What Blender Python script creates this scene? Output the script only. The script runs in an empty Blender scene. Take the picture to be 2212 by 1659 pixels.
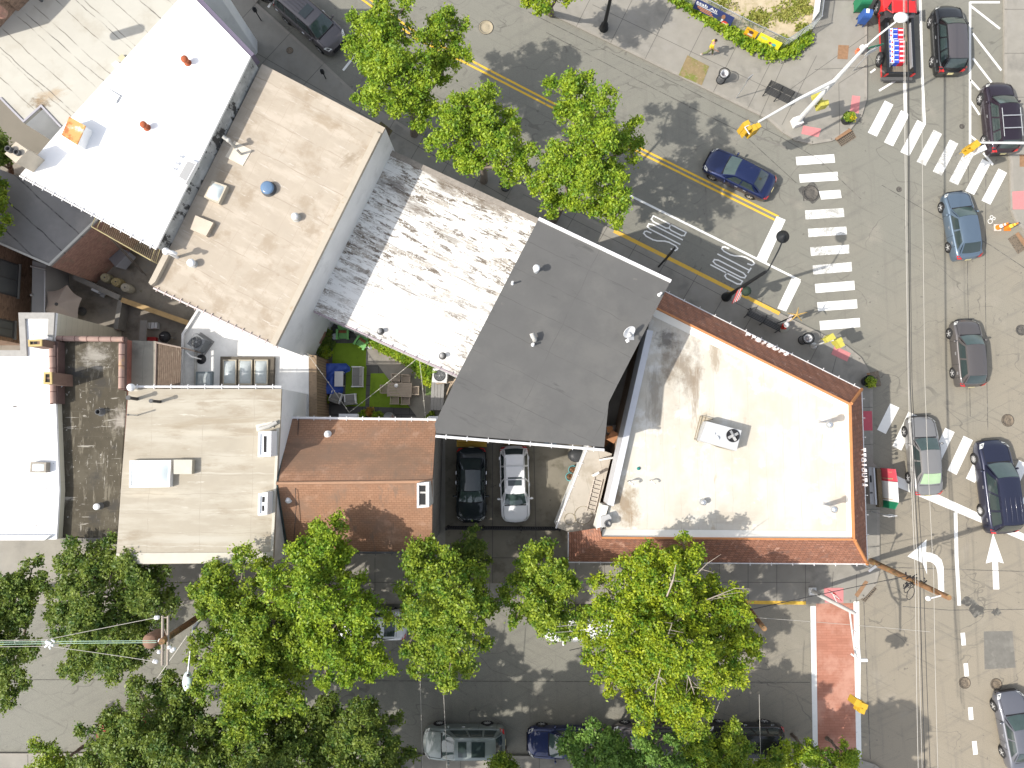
import bpy, math, random
import numpy as np
from mathutils import Vector, Matrix
random.seed(7); rng = np.random.default_rng(11)
C = bpy.context.scene.collection
R = math.radians
# ------------------------------------------------------------------ camera model (metres; 44 m above the street)
CAMH, FPX, PX, PY = 44.0, 1496.0, 1106.0, 829.5
TILT = math.atan((938-829.5)/FPX)
def at(x, y, z=0.0):
    """ground-plan position of a survey point (x, y read off the photo) that lies at height z"""
    u, v = (x-PX)/FPX, -(y-PY)/FPX
    dy = v*math.cos(TILT)+math.sin(TILT); dz = v*math.sin(TILT)-math.cos(TILT)
    t = (CAMH-z)/(-dz)
    return Vector((u*t, dy*t, z))
def ats(pts, z=0.0): return [at(x, y, z) for x, y in pts]
def ppm(z=0.0): return FPX/(CAMH-z)
# ------------------------------------------------------------------ materials
_m = {}
class NT:
    def __init__(s, name):
        s.m = bpy.data.materials.new(name); s.m.use_nodes = True
        s.t = s.m.node_tree; s.b = s.t.nodes['Principled BSDF']
    def n(s, typ, **kw):
        o = s.t.nodes.new(typ)
        for k, v in kw.items():
            if k.startswith('i_'):
                o.inputs[k[2:].replace('_', ' ')].default_value = v
            else: setattr(o, k, v)
        return o
    def l(s, a, b): s.t.links.new(a, b)
    def math(s, op, a, b=None, c=None):
        o = s.n('ShaderNodeMath', operation=op)
        for i, v in enumerate((a, b, c)):
            if v is None: continue
            if isinstance(v, (int, float)): o.inputs[i].default_value = v
            else: s.l(v, o.inputs[i])
        return o.outputs[0]
    def mix(s, f, a, b, mode='MIX'):
        o = s.n('ShaderNodeMix', data_type='RGBA', blend_type=mode)
        for i, v in ((0, f), (6, a), (7, b)):
            if isinstance(v, (int, float)): o.inputs[i].default_value = v
            elif isinstance(v, tuple): o.inputs[i].default_value = (*v[:3], 1)
            else: s.l(v, o.inputs[i])
        return o.outputs[2]
    def ramp(s, f, lo, hi):
        o = s.n('ShaderNodeMapRange', interpolation_type='SMOOTHSTEP')
        o.inputs[1].default_value = lo; o.inputs[2].default_value = hi
        s.l(f, o.inputs[0]); return o.outputs[0]
    def pos(s, rot=0, stretch=(1, 1, 1), wall=False, obj=False, off=(0, 0, 0)):
        if obj: v = s.n('ShaderNodeTexCoord').outputs['Object']
        else: v = s.n('ShaderNodeNewGeometry').outputs['Position']
        mp = s.n('ShaderNodeMapping'); mp.inputs['Rotation'].default_value = (0, 0, -R(rot)); mp.inputs['Location'].default_value = off
        s.l(v, mp.inputs[0]); v = mp.outputs[0]
        if wall:
            sx = s.n('ShaderNodeSeparateXYZ'); s.l(v, sx.inputs[0]); cx = s.n('ShaderNodeCombineXYZ')
            s.l(s.math('ADD', sx.outputs[0], sx.outputs[1]), cx.inputs[0]); s.l(sx.outputs[2], cx.inputs[1]); v = cx.outputs[0]
        if stretch != (1, 1, 1):
            vm = s.n('ShaderNodeVectorMath', operation='MULTIPLY'); vm.inputs[1].default_value = stretch; s.l(v, vm.inputs[0]); v = vm.outputs[0]
        return v
    def noise(s, vec, scale, detail=5, rough=.6, dist=0):
        o = s.n('ShaderNodeTexNoise', i_Scale=scale, i_Detail=detail, i_Roughness=rough, i_Distortion=dist); s.l(vec, o.inputs['Vector']); return o.outputs[0]
def M(name, c, r=.8, v=.12, s=2.0, patches=(), metal=0.0, bump=.0, bs=40., brick=None, coat=0, obj=False, rot=0, seam=None, spec=.3, emit=None, det=6, rgh=.65, spots=(), streak=None):
    """weathered surface: base colour, value noise, coloured patches (c, threshold, width, scale, stretch, rot), brick/shingle courses, seams"""
    if name in _m: return _m[name]
    t = NT(name); b = t.b
    p = t.pos(obj=obj)
    n1 = t.noise(p, s)
    k = t.math('MULTIPLY_ADD', n1, 2.6*v, 1-1.3*v)
    cc = t.n('ShaderNodeRGB'); cc.outputs[0].default_value = (*c, 1)
    vm = t.n('ShaderNodeVectorMath', operation='SCALE'); t.l(cc.outputs[0], vm.inputs[0]); t.l(k, vm.inputs['Scale']); col = vm.outputs[0]
    hgt = None
    if brick:
        br = dict(w=.22, h=.075, mortar=.012, c2=None, cm=None, wall=True, rot=0, off=.5); br.update(brick)
        o = t.n('ShaderNodeTexBrick', offset=br['off'], i_Scale=1.0, i_Mortar_Size=br['mortar'], i_Brick_Width=br['w'], i_Row_Height=br['h'], i_Mortar_Smooth=.1, i_Bias=-.1)
        t.l(t.pos(br['rot'], wall=br['wall']), o.inputs['Vector'])
        o.inputs['Color1'].default_value = (1, 1, 1, 1); q = br['c2'] or (.72, .72, .72); o.inputs['Color2'].default_value = (*q, 1)
        mm = br['cm'] or (.5, .5, .5); o.inputs['Mortar'].default_value = (*mm, 1)
        col = t.mix(1.0, col, o.outputs[0], 'MULTIPLY')
    for i, pt in enumerate(patches):
        pc, th, w, sc, st, ro = tuple(pt)+((1, 1, 1), 0)[len(pt)-4:]
        f = t.ramp(t.noise(t.pos(ro, st, obj=obj, off=(i*17.3, th*31, 0)), sc, det, rgh), th-w, th+w)
        col = t.mix(f, col, pc)
    for (x, y, z, rx, ry, ro, sc_, amt) in spots:   # one stain or painted-in shading, ragged-edged, round a plan point
        c0 = at(x, y, z); vv = t.n('ShaderNodeVectorMath', operation='SUBTRACT'); vv.inputs[1].default_value = (c0.x, c0.y, c0.z); t.l(t.n('ShaderNodeNewGeometry').outputs['Position'], vv.inputs[0])
        mp = t.n('ShaderNodeMapping'); mp.inputs['Rotation'].default_value = (0, 0, -R(ro)); t.l(vv.outputs[0], mp.inputs[0]); m2 = t.n('ShaderNodeVectorMath', operation='MULTIPLY'); m2.inputs[1].default_value = (1/rx, 1/ry, 0); t.l(mp.outputs[0], m2.inputs[0])
        ln = t.n('ShaderNodeVectorMath', operation='LENGTH'); t.l(m2.outputs[0], ln.inputs[0]); nn = t.noise(t.pos(ro, (1/rx*2, 1/ry*2, 1)), 1.2, 7, .7)
        f = t.ramp(t.math('ADD', t.math('SUBTRACT', 1.0, ln.outputs['Value']), t.math('MULTIPLY_ADD', nn, 2.4, -1.35)), -.05, .75)
        col = t.mix(t.math('MULTIPLY', f, amt), col, sc_)
    if seam:  # (spacing, width, colour, rot) thin lines every spacing metres
        for (sp, w, sc_, ro) in (seam if isinstance(seam, list) else [seam]):
            vv = t.pos(ro); sx = t.n('ShaderNodeSeparateXYZ'); t.l(vv, sx.inputs[0])
            wob = t.math('MULTIPLY', t.noise(t.pos(ro), .7, 2), .25)
            fr = t.math('PINGPONG', t.math('ADD', sx.outputs[0], wob), sp/2)
            f = t.math('MULTIPLY', t.math('LESS_THAN', fr, w/2), t.ramp(t.noise(t.pos(ro), 1.1, 3), .3, .62))
            col = t.mix(t.math('MULTIPLY', f, .8), col, sc_)
    t.l(col, b.inputs['Base Color'])
    b.inputs['Roughness'].default_value = r; b.inputs['Metallic'].default_value = metal; b.inputs['Specular IOR Level'].default_value = spec
    if coat: b.inputs['Coat Weight'].default_value = coat; b.inputs['Coat Roughness'].default_value = .06
    if bump:
        bp = t.n('ShaderNodeBump', i_Strength=bump, i_Distance=.02); t.l(t.noise(p, bs, 3), bp.inputs['Height']); t.l(bp.outputs[0], b.inputs['Normal'])
    if emit: b.inputs['Emission Color'].default_value = (*emit, 1); b.inputs['Emission Strength'].default_value = 1
    _m[name] = t.m
    return t.m
def flat(c, r=.6, metal=0, coat=0, v=.06):
    return M('surface_%02x%02x%02x_%d_%d_%d' % (*[int(max(0, min(1, q))*255) for q in c], r*100, metal*100, coat*100), c, r, v, 9., metal=metal, coat=coat, obj=True)
def leafmat(name, c1, c2, tr=.24):
    if name in _m: return _m[name]
    t = NT(name); b = t.b
    g = t.n('ShaderNodeNewGeometry').outputs['Random Per Island']
    n = t.noise(t.pos(), 1.5, 3)
    f = t.math('ADD', t.math('MULTIPLY', g, .6), t.math('MULTIPLY_ADD', n, 2.2, -.9))
    cl = t.n('ShaderNodeClamp'); t.l(f, cl.inputs[0]); col = t.mix(cl.outputs[0], c1, c2)
    t.l(col, b.inputs['Base Color']); b.inputs['Roughness'].default_value = .5; b.inputs['Specular IOR Level'].default_value = .35
    tb = t.n('ShaderNodeBsdfTranslucent'); t.l(t.mix(.6, col, (.30, .36, .03)), tb.inputs[0])
    mx = t.n('ShaderNodeMixShader'); mx.inputs[0].default_value = tr
    out = t.t.nodes['Material Output']; t.l(b.outputs[0], mx.inputs[1]); t.l(tb.outputs[0], mx.inputs[2]); t.l(mx.outputs[0], out.inputs[0])
    _m[name] = t.m; return t.m
# ------------------------------------------------------------------ mesh builder
class B:
    def __init__(s): s.v = []; s.f = []; s.mi = []; s.k = 0; s.sm = []
    def add(s, vs, fs, smooth=False):
        o = len(s.v); s.v += [tuple(p) for p in vs]
        for f in fs: s.f.append(tuple(i+o for i in f)); s.mi.append(s.k); s.sm.append(smooth)
        return s
    def slot(s, k): s.k = k; return s
    def box(s, c, d, rz=0, M4=None):
        x, y, z = d[0]/2, d[1]/2, d[2]/2
        vs = [Vector((a*x, b*y, e*z)) for e in (-1, 1) for b in (-1, 1) for a in (-1, 1)]
        q = M4 if M4 is not None else Matrix.Rotation(rz, 3, 'Z')
        vs = [q @ p + Vector(c) for p in vs]
        return s.add(vs, [(0, 2, 3, 1), (4, 5, 7, 6), (0, 1, 5, 4), (1, 3, 7, 5), (3, 2, 6, 7), (2, 0, 4, 6)])
    def prism(s, pts, z0, z1, top=True, bottom=False, sides=True):
        n = len(pts); P = [(p[0], p[1]) for p in pts]
        if sum(P[i][0]*P[(i+1) % n][1]-P[(i+1) % n][0]*P[i][1] for i in range(n)) < 0: P.reverse()
        vs = [(x, y, z0) for x, y in P]+[(x, y, z1) for x, y in P]
        fs = [(i, (i+1) % n, n+(i+1) % n, n+i) for i in range(n)] if sides else []
        if top: fs.append(tuple(range(n, 2*n)))
        if bottom: fs.append(tuple(reversed(range(n))))
        return s.add(vs, fs)
    def sheet(s, pts):
        n = len(pts)
        a = sum(pts[i][0]*pts[(i+1) % n][1]-pts[(i+1) % n][0]*pts[i][1] for i in range(n))
        return s.add(pts, [tuple(range(n)) if a > 0 else tuple(reversed(range(n)))])
    def tube(s, pts, r, n=8, caps=True):
        pts = [Vector(p) for p in pts]; m = len(pts)
        rs = r if isinstance(r, (list, tuple)) else [r]*m
        vs = []; fs = []
        for i, p in enumerate(pts):
            d = (pts[min(i+1, m-1)]-pts[max(i-1, 0)]); d = d.normalized() if d.length > 1e-9 else Vector((0, 0, 1))
            a = d.cross(Vector((0, 0, 1)));  a = a.normalized() if a.length > 1e-3 else Vector((1, 0, 0))
            b = d.cross(a).normalized()
            for j in range(n):
                t = 2*math.pi*j/n; vs.append(p+(a*math.cos(t)+b*math.sin(t))*rs[i])
        for i in range(m-1):
            for j in range(n):
                k = (j+1) % n; fs.append((i*n+j, i*n+k, (i+1)*n+k, (i+1)*n+j))
        s.add(vs, fs, True)
        if caps: s.add([vs[j] for j in range(n)], [tuple(range(n))]); s.add([vs[(m-1)*n+j] for j in range(n)], [tuple(reversed(range(n)))])
        return s
    def lathe(s, c, prof, n=20, cap=True, M4=None, smooth=True):
        vs = []; fs = []; m = len(prof); c = Vector(c)
        for r, z in prof:
            for j in range(n):
                t = 2*math.pi*j/n; p = Vector((r*math.cos(t), r*math.sin(t), z))
                if M4 is not None: p = M4 @ p
                vs.append(p+c)
        for i in range(m-1):
            for j in range(n):
                k = (j+1) % n; fs.append((i*n+j, i*n+k, (i+1)*n+k, (i+1)*n+j))
        s.add(vs, fs, smooth)
        if cap: s.add([vs[j] for j in range(n)], [tuple(reversed(range(n)))]); s.add([vs[(m-1)*n+j] for j in range(n)], [tuple(range(n))])
        return s
    def ball(s, c, r, n=12, sq=(1, 1, 1)):
        c = Vector(c); vs = []; fs = []; m = n//2
        for i in range(m+1):
            a = math.pi*i/m
            for j in range(n):
                t = 2*math.pi*j/n; vs.append(c+Vector((r*sq[0]*math.sin(a)*math.cos(t), r*sq[1]*math.sin(a)*math.sin(t), r*sq[2]*math.cos(a))))
        for i in range(m):
            for j in range(n):
                k = (j+1) % n; fs.append((i*n+j, (i+1)*n+j, (i+1)*n+k, i*n+k))
        return s.add(vs, fs, True)
    def grid(s, rows, smooth=True, flip=False):
        n = len(rows[0]); vs = [p for r in rows for p in r]; fs = []
        for i in range(len(rows)-1):
            for j in range(n-1):
                f = (i*n+j, i*n+j+1, (i+1)*n+j+1, (i+1)*n+j); fs.append(tuple(reversed(f)) if flip else f)
        return s.add(vs, fs, smooth)
    def line(s, a, b, w, z=None):
        a, b = Vector(a), Vector(b); d = (b-a); q = Vector((-d.y, d.x, 0)).normalized()*w/2
        return s.sheet([a+q, b+q, b-q, a-q])
WL = {}
def build(b, name, mats, parent=None, world=True):
    me = bpy.data.meshes.new(name)
    off = WL.get(parent.name, Vector()) if (parent and world) else Vector()
    me.from_pydata([(x-off.x, y-off.y, z-off.z) for x, y, z in b.v], [], b.f)
    for m in (mats if isinstance(mats, (list, tuple)) else [mats]): me.materials.append(m)
    me.polygons.foreach_set('material_index', b.mi); me.polygons.foreach_set('use_smooth', b.sm)
    me.update()
    o = bpy.data.objects.new(name, me); C.objects.link(o)
    if parent: o.parent = parent
    WL[o.name] = off
    return o
def tag(o, label=None, cat=None, group=None, kind=None):
    if label: o['label'] = label
    if cat: o['category'] = cat
    if group: o['group'] = group
    if kind: o['kind'] = kind
    return o
def thing(name, label, cat, loc=(0, 0, 0), rz=0, group=None):
    o = bpy.data.objects.new(name, None); C.objects.link(o); o.empty_display_size = .3
    o.location = loc; o.rotation_euler = (0, 0, rz); WL[o.name] = Vector(loc)
    return tag(o, label, cat, group)
def part(name, b, mats, parent, world=False): return build(b, name, mats, parent, world)
def struct(name, b, mats, parent=None): return tag(build(b, name, mats, parent), kind='structure')
def kids(o): return [c for c in bpy.data.objects if c.parent == o]
def dup(o, loc=None, rz=None, label=None, parent=None):
    c = o.copy(); C.objects.link(c)
    if loc is not None: c.location = loc; WL[c.name] = Vector(loc)
    if rz is not None: c.rotation_euler = (0, 0, rz)
    if label: c['label'] = label
    if parent is not None: c.parent = parent
    for ch in kids(o): dup(ch, parent=c)
    return c
def text_mesh(s, size=1.0, ext=.02, align='CENTER'):
    cu = bpy.data.curves.new('lettering', 'FONT'); cu.body = s; cu.size = size; cu.extrude = ext; cu.align_x = align; cu.align_y = 'CENTER'; cu.offset = .012*size; cu.resolution_u = 3
    o = bpy.data.objects.new('lettering', cu); C.objects.link(o)
    dg = bpy.context.evaluated_depsgraph_get(); me = o.evaluated_get(dg).to_mesh()
    v = [x.co.copy() for x in me.vertices]; f = [tuple(p.vertices) for p in me.polygons]
    bpy.data.objects.remove(o); bpy.data.curves.remove(cu)
    return v, f
def add_text(b, s, size, ext, M4, align='CENTER'):
    v, f = text_mesh(s, size, ext, align); b.add([M4 @ p for p in v], f); return b
def hdg(dx, dy): return math.atan2(-dy, dx)   # plan angle of a direction read off the photo
def along(p, q, n): return [Vector(p).lerp(Vector(q), i/(n-1)) for i in range(n)]
# ------------------------------------------------------------------ camera, sun, sky
sc = bpy.context.scene
cd = bpy.data.cameras.new('camera'); cam = bpy.data.objects.new('camera', cd); C.objects.link(cam)
cam.location = (0, 0, CAMH); cam.rotation_euler = (TILT, 0, 0); cd.angle = 2*math.atan(1106/FPX); cd.clip_end = 900
sc.camera = cam
SE, SA = R(46.0), math.atan2(-.295, -.955)      # sun elevation; direction towards the sun
sd = Vector((math.cos(SE)*math.cos(SA), math.cos(SE)*math.sin(SA), math.sin(SE)))
ld = bpy.data.lights.new('sun', 'SUN'); ld.energy = 3.05; ld.angle = R(.6); ld.color = (1.0, .94, .85)
lo = bpy.data.objects.new('sun', ld); C.objects.link(lo); lo.rotation_euler = sd.to_track_quat('Z', 'Y').to_euler()
w = bpy.data.worlds.new('World'); sc.world = w; w.use_nodes = True
sky = w.node_tree.nodes.new('ShaderNodeTexSky'); sky.sky_type = 'NISHITA'; sky.sun_disc = False
sky.sun_elevation = SE; sky.sun_rotation = math.pi/2-SA; sky.air_density = 1.0; sky.dust_density = 2.0; sky.ozone_density = .6
bg = w.node_tree.nodes['Background']; bg.inputs[1].default_value = .15
hs = w.node_tree.nodes.new('ShaderNodeHueSaturation'); hs.inputs['Saturation'].default_value = .45
w.node_tree.links.new(sky.outputs[0], hs.inputs['Color']); w.node_tree.links.new(hs.outputs[0], bg.inputs[0])
sc.view_settings.view_transform = 'Standard'; sc.view_settings.look = 'None'; sc.view_settings.exposure = .72; sc.view_settings.gamma = 1.0
sc.cycles.max_bounces = 6; sc.cycles.transparent_max_bounces = 6; sc.cycles.caustics_reflective = False; sc.cycles.caustics_refractive = False
# ------------------------------------------------------------------ ground and streets
def road_mat():
    t = NT('street_surface'); b = t.b
    g = t.n('ShaderNodeNewGeometry').outputs['Position']; sx = t.n('ShaderNodeSeparateXYZ'); t.l(g, sx.inputs[0])
    big = t.noise(t.pos(), .11, 3)
    f = t.ramp(t.math('ADD', t.math('MULTIPLY', t.math('SUBTRACT', sx.outputs[0], t.math('MULTIPLY', sx.outputs[1], .75)), .03), t.math('MULTIPLY', big, .9)), .65, 1.75)
    col = t.mix(f, (.207, .203, .173), (.275, .242, .188))
    col = t.mix(t.math('MULTIPLY', t.ramp(t.noise(t.pos(27, (.25, 2.2, 1)), 1.1, 6), .5, .72), .33), col, (.13, .125, .115))
    col = t.mix(t.math('MULTIPLY', t.ramp(t.noise(t.pos(2, (2.2, .16, 1)), 1.0, 5), .52, .7), .3), col, (.15, .14, .125))
    col = t.mix(t.math('MULTIPLY', t.ramp(t.noise(t.pos(), .5, 6), .55, .75), .3), col, (.34, .31, .26))
    col = t.mix(t.math('MULTIPLY', t.ramp(t.noise(t.pos(), 2.6, 3), .66, .76), .5), col, (.12, .115, .10))
    for (sc1, ro, wd) in ((.16, 62, .0022), (.2, 115, .0018)):
        n = t.noise(t.pos(ro, (1, .45, 1)), sc1, 4, .5)
        c = t.math('MULTIPLY', t.math('LESS_THAN', t.math('ABSOLUTE', t.math('SUBTRACT', n, .5)), wd), t.ramp(t.noise(t.pos(), .4, 2), .42, .6))
        col = t.mix(t.math('MULTIPLY', c, .5), col, (.10, .095, .085))
    col = t.mix(t.math('MULTIPLY', t.ramp(t.noise(t.pos(-27, (.12, 2.6, 1)), 1.6, 6, .7), .54, .74), .5), col, (.10, .095, .085))
    col = t.mix(t.math('MULTIPLY', t.ramp(t.noise(t.pos(), 1.5, 3), .68, .73), .6), col, (.09, .085, .078))
    col = t.mix(t.math('MULTIPLY', t.ramp(t.noise(t.pos(-27, (.7, 1.4, 1)), 5, 2), .715, .75), .7), col, (.08, .075, .07))
    gr = t.noise(t.pos(), 26, 4, .8)
    col = t.mix(1.0, col, t.math('MULTIPLY_ADD', gr, 1.3, .36), 'MULTIPLY')
    t.l(col, b.inputs['Base Color']); b.inputs['Roughness'].default_value = .88; b.inputs['Specular IOR Level'].default_value = .25
    return t.m
m_road = road_mat()
m_conc = M('pavement_concrete', (.27, .255, .222), .88, .16, 1.2, [((.20, .19, .168), .62, .1, .5), ((.285, .27, .24), .6, .12, 1.1), ((.16, .15, .135), .72, .03, 7)], bump=.2)
m_joint = flat((.11, .104, .093), .9); m_kerb = M('kerb_concrete', (.29, .27, .235), .88, .2, 2.5)
m_white = M('road_paint_white', (.80, .80, .77), .7, .06, 5, [((.42, .41, .38), .7, .06, 2.2, (1, 1, 1)), ((.24, .235, .21), .78, .03, 3.4)])
m_whitew = M('road_paint_white_worn', (.78, .78, .75), .7, .06, 5, [((.36, .35, .32), .56, .12, 1.3), ((.22, .215, .19), .535, .05, 16, (1, 1, 1)), ((.78, .78, .75), .56, .06, .9), ((.24, .23, .2), .64, .03, 9)], det=9, rgh=.75)
m_yel = M('road_paint_yellow', (.72, .46, .05), .7, .1, 5, [((.35, .27, .12), .63, .06, 3)])
m_yelk = M('kerb_paint_yellow', (.68, .43, .07), .75, .12, 6, [((.4, .36, .28), .64, .05, 4)])
b = B(); b.sheet([(-400, -400, -.03), (400, -400, -.03), (400, 400, -.03), (-400, 400, -.03)])
struct('ground', b, M('ground_earth', (.19, .175, .145), .95, .2, .3))
for nm, pts, z in (('avenue', [(1860, -2200), (2900, -2200), (2900, 3800), (1700, 3800), (1700, 500)], 0.0),
                   ('diagonal_street', [(420, -180), (620, -420), (1900, 60), (1980, 300), (1980, 900), (1700, 900), (1300, 720), (700, 420)], -.004),
                   ('cross_street', [(-1500, 1230), (1900, 1230), (1900, 1720), (-1500, 1720)], -.008)):
    b = B(); b.sheet(ats(pts, z)); struct(nm, b, m_road)
KH = .13
def slab(name, kerb, inner, joints=(), kw=.17):
    """raised pavement: kerb line (towards the road) then the inner edge"""
    b = B(); pts = ats(list(kerb)+list(inner), KH); b.prism(pts, -.02, KH)
    o = struct(name, b, m_conc)
    k = B(); P = ats(kerb, KH+.004)
    for p, q in zip(P[:-1], P[1:]):
        d = (q-p).normalized(); nrm = Vector((-d.y, d.x, 0)); c = sum((Vector(v) for v in pts), Vector())/len(pts)
        if (c-p).dot(nrm) < 0: nrm = -nrm
        e = nrm*-.012
        k.sheet([p+e, q+e, q+nrm*kw, p+nrm*kw]); k.sheet([p+e, q+e, q+e-Vector((0, 0, KH)), p+e-Vector((0, 0, KH))])
    tag(build(k, 'kerb', m_kerb, o))
    if joints:
        j = B()
        for a, c in joints: j.line(at(*a, KH+.004), at(*c, KH+.004), .03)
        build(j, 'joint', m_joint, o)
    return o
def ray_j(x0, y0, dx, dy, n, sx, sy): return [((x0+i*sx, y0+i*sy), (x0+i*sx+dx, y0+i*sy+dy)) for i in range(n)]
slab('sidewalk', [(430, -130), (553, 5), (700, 136), (785, 216), (900, 288), (1326, 497), (1686, 677), (1779, 723), (1828, 746), (1860, 772), (1877, 800), (1885, 832), (1886, 1000), (1900, 1012), (1900, 1232), (1893, 1262), (1868, 1290), (1838, 1302), (1740, 1304), (-400, 1304)],
     [(-400, 1000), (900, 900), (300, 100)],
     ray_j(700, 136, -120, 130, 3, -70, -68)+ray_j(790, 220, -70, 120, 14, 66, 32.5)+[((520, 95), (1100, 430)), ((1380, 545), (1700, 712)), ((1130, 420), (1390, 550))]+ray_j(1740, 1304, 0, -100, 22, -62, 0)+[((1750, 1258), (-100, 1258)), ((1885, 880), (1840, 880)), ((1886, 960), (1845, 960)), ((1900, 1100), (1850, 1100)), ((1900, 1180), (1850, 1180)), ((1779, 723), (1745, 790)), ((1745, 790), (1850, 842)), ((1815, 740), (1795, 815)), ((1850, 1240), (1850, 1304)), ((1800, 1235), (1795, 1304))])
slab('north_sidewalk', [(1000, -64), (1100, -15), (1148, 10), (1659, 257), (1690, 285), (1720, 303), (1755, 311), (1798, 304), (1836, 281), (1862, 250), (1873, 212), (1873, -300)],
     [(1873, -400), (1000, -400)],
     ray_j(1245, 57, 75, -150, 7, 74, 35.5)+[((1280, 10), (1500, 115)), ((1500, 115), (1690, 205)), ((1690, 205), (1873, 75)), ((1873, 145), (1760, 150)), ((1760, 0), (1873, 2)), ((1812, 180), (1814, 292)), ((1812, 180), (1873, 140)), ((1700, 120), (1640, 255))])
slab('south_sidewalk', [(-400, 1628), (285, 1628), (880, 1631), (1745, 1640), (1856, 1641), (1890, 1652), (1915, 1670), (1925, 1700)], [(1925, 2400), (-400, 2400)],
     ray_j(60, 1630, 0, 80, 20, 85, 0)+[((-60, 1660), (1800, 1668))])
slab('east_sidewalk', [(2170, -300), (2170, 300), (2183, 345), (2185, 452), (2198, 483), (2228, 510), (2300, 535), (2600, 560)], [(2600, -300)], ray_j(2170, 20, 80, 0, 4, 0, 95))
# ------------------------------------------------------------------ painted markings
def mark(name, polys, mat, z=.004, parent=None):
    b = B()
    for i, p in enumerate(polys): b.sheet(ats(p, z+.0006*(i % 5)))
    return struct(name, b, mat, parent)
def tq(c, r, *pts): return [(553*c+x/4, 414.75*r+y/4) for x, y in pts]
mark('crosswalk_west', [[(1719, 339), (1801.5, 333), (1804, 351), (1721, 357)], [(1726, 377), (1809, 371), (1811, 389.5), (1728, 394.5)],
     [(1769, 413), (1815, 410), (1818, 427.5), (1774, 431)], tq(3, 1, (405, 795), (745, 767), (750, 845), (412, 873)),
     tq(3, 1, (425, 953), (768, 928), (773, 1005), (432, 1030)), tq(3, 1, (445, 1115), (792, 1088), (797, 1167), (452, 1195))], m_white)
mark('crosswalk_west_worn', [tq(3, 1, (320, 160), (653, 138), (660, 215), (325, 237)), tq(3, 1, (345, 318), (678, 298), (682, 368), (350, 390)),
     tq(3, 1, (365, 478), (700, 455), (703, 530), (372, 552)), tq(3, 1, (385, 635), (722, 605), (727, 685), (392, 713))], m_whitew)
mark('crosswalk_north', [tq(3, 0, (1010+140.3*i, 868+84*i), (1083+140.3*i, 905+84*i), (940+140.3*i, 1180+84*i), (863+140.3*i, 1145+84*i)) for i in range(8) if i not in (3, 4, 5)], m_white)
mark('crosswalk_north_worn', [tq(3, 0, (1010+140.3*i, 868+84*i), (1083+140.3*i, 905+84*i), (940+140.3*i, 1180+84*i), (863+140.3*i, 1145+84*i)) for i in (3, 4, 5)], m_whitew)
mark('crosswalk_south', [tq(3, 2, (1055, 168), (1135, 205), (1018, 432), (943, 395))]+[tq(3, 2, (1055+159*i, 168+70*i), (1135+159*i, 206+70*i), (993+159*i, 505+70*i), (915+159*i, 466+70*i)) for i in range(1, 9)], m_white)
mark('stop_line', [[(1678, 467), (1697, 475), (1655, 568), (1634, 558)], [(1710, 601), (1730, 608), (1698, 673), (1679, 666)], tq(3, 2, (1060, 768), (2250, 1313), (2250, 1372), (1075, 872))], m_white)
def band(pts, w0, w1=None):
    w1 = w1 or w0; out = []
    for (p, q) in zip(pts[:-1], pts[1:]):
        d = Vector((q[0]-p[0], q[1]-p[1])); n = Vector((-d.y, d.x)).normalized()
        out.append([(p[0]+n.x*w0/2, p[1]+n.y*w0/2), (q[0]+n.x*w1/2, q[1]+n.y*w1/2), (q[0]-n.x*w1/2, q[1]-n.y*w1/2), (p[0]-n.x*w0/2, p[1]-n.y*w0/2)])
    return out
def dband(c, *a): return band(a, c)
mark('lane_line', dband(4.5, (1330, 407), (1729, 606))+dband(8, (2064, 1107), (2066, 1200), (2072, 1308))+dband(7, (1954, 165), (1956, 250))+dband(6, (1988, 0), (1992, 160), (1997, 268))
     + dband(5, (2095.5, 4), (2095.5, 322))+dband(4, (2095, 5), (2160, 5))+dband(4.5, (2096, 12), (2160, 62))+dband(4.5, (2101, 72), (2163, 152))+dband(4.5, (2102, 126), (2142, 178))
     + dband(4.5, (2096, 172), (2116, 194))+dband(4.5, (2096, 218), (2116, 248))+dband(4.5, (2097, 294), (2110, 304))+dband(5, (2124, 330), (2145, 356))+dband(4.5, (1899, 196), (1949, 165))+dband(4, (1880, 157), (1891, 149))
     + dband(5, (741, 152), (765, 122))+dband(5, (579, 16), (592, -4))+dband(9.5, (2079.5, 1367), (2082, 1394))+dband(9.5, (2086, 1433), (2088.5, 1461))+dband(10, (2096, 1528), (2098, 1555))+dband(10, (2104.5, 1601), (2107.5, 1630)), m_white, .0075)
mark('turn_arrow', [tq(3, 2, (1938, 1540), (1987, 1540), (1999, 1774), (1946, 1774)), tq(3, 2, (1945, 1288), (2037, 1550), (1987, 1535), (1938, 1535), (1882, 1550)),
     tq(3, 2, (1205, 1490), (1370, 1343), (1365, 1455), (1375, 1645), (1335, 1545))]+[[(1659+x/4, 829.5+y/4) for x, y in q] for q in ((((1364, 1455), (1410, 1458), (1400, 1535), (1340, 1530))), ((1410, 1458), (1460, 1480), (1432, 1552), (1400, 1535)), ((1460, 1480), (1500, 1520), (1455, 1585), (1432, 1552)), ((1500, 1520), (1517, 1580), (1466, 1640), (1455, 1585)), ((1517, 1580), (1522, 1795), (1472, 1795), (1466, 1640)))], m_white)
mark('centre_line', dband(4.3, (560, -205), (760, -30), (905, 75), (1002, 123), (1398, 327.5), (1682, 468))+dband(4.3, (555, -196), (755, -21), (900, 84), (998, 132), (1394, 336), (1676, 476)), m_yel, .0015)
mark('paint_loops', [q for c in ((2139, 478, 5), (2142, 469, 3.5), (2147, 472, 3)) for q in band([(c[0]+c[2]*math.cos(a*.7), c[1]+c[2]*math.sin(a*.7)) for a in range(10)], 1.2)], m_white)
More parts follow.
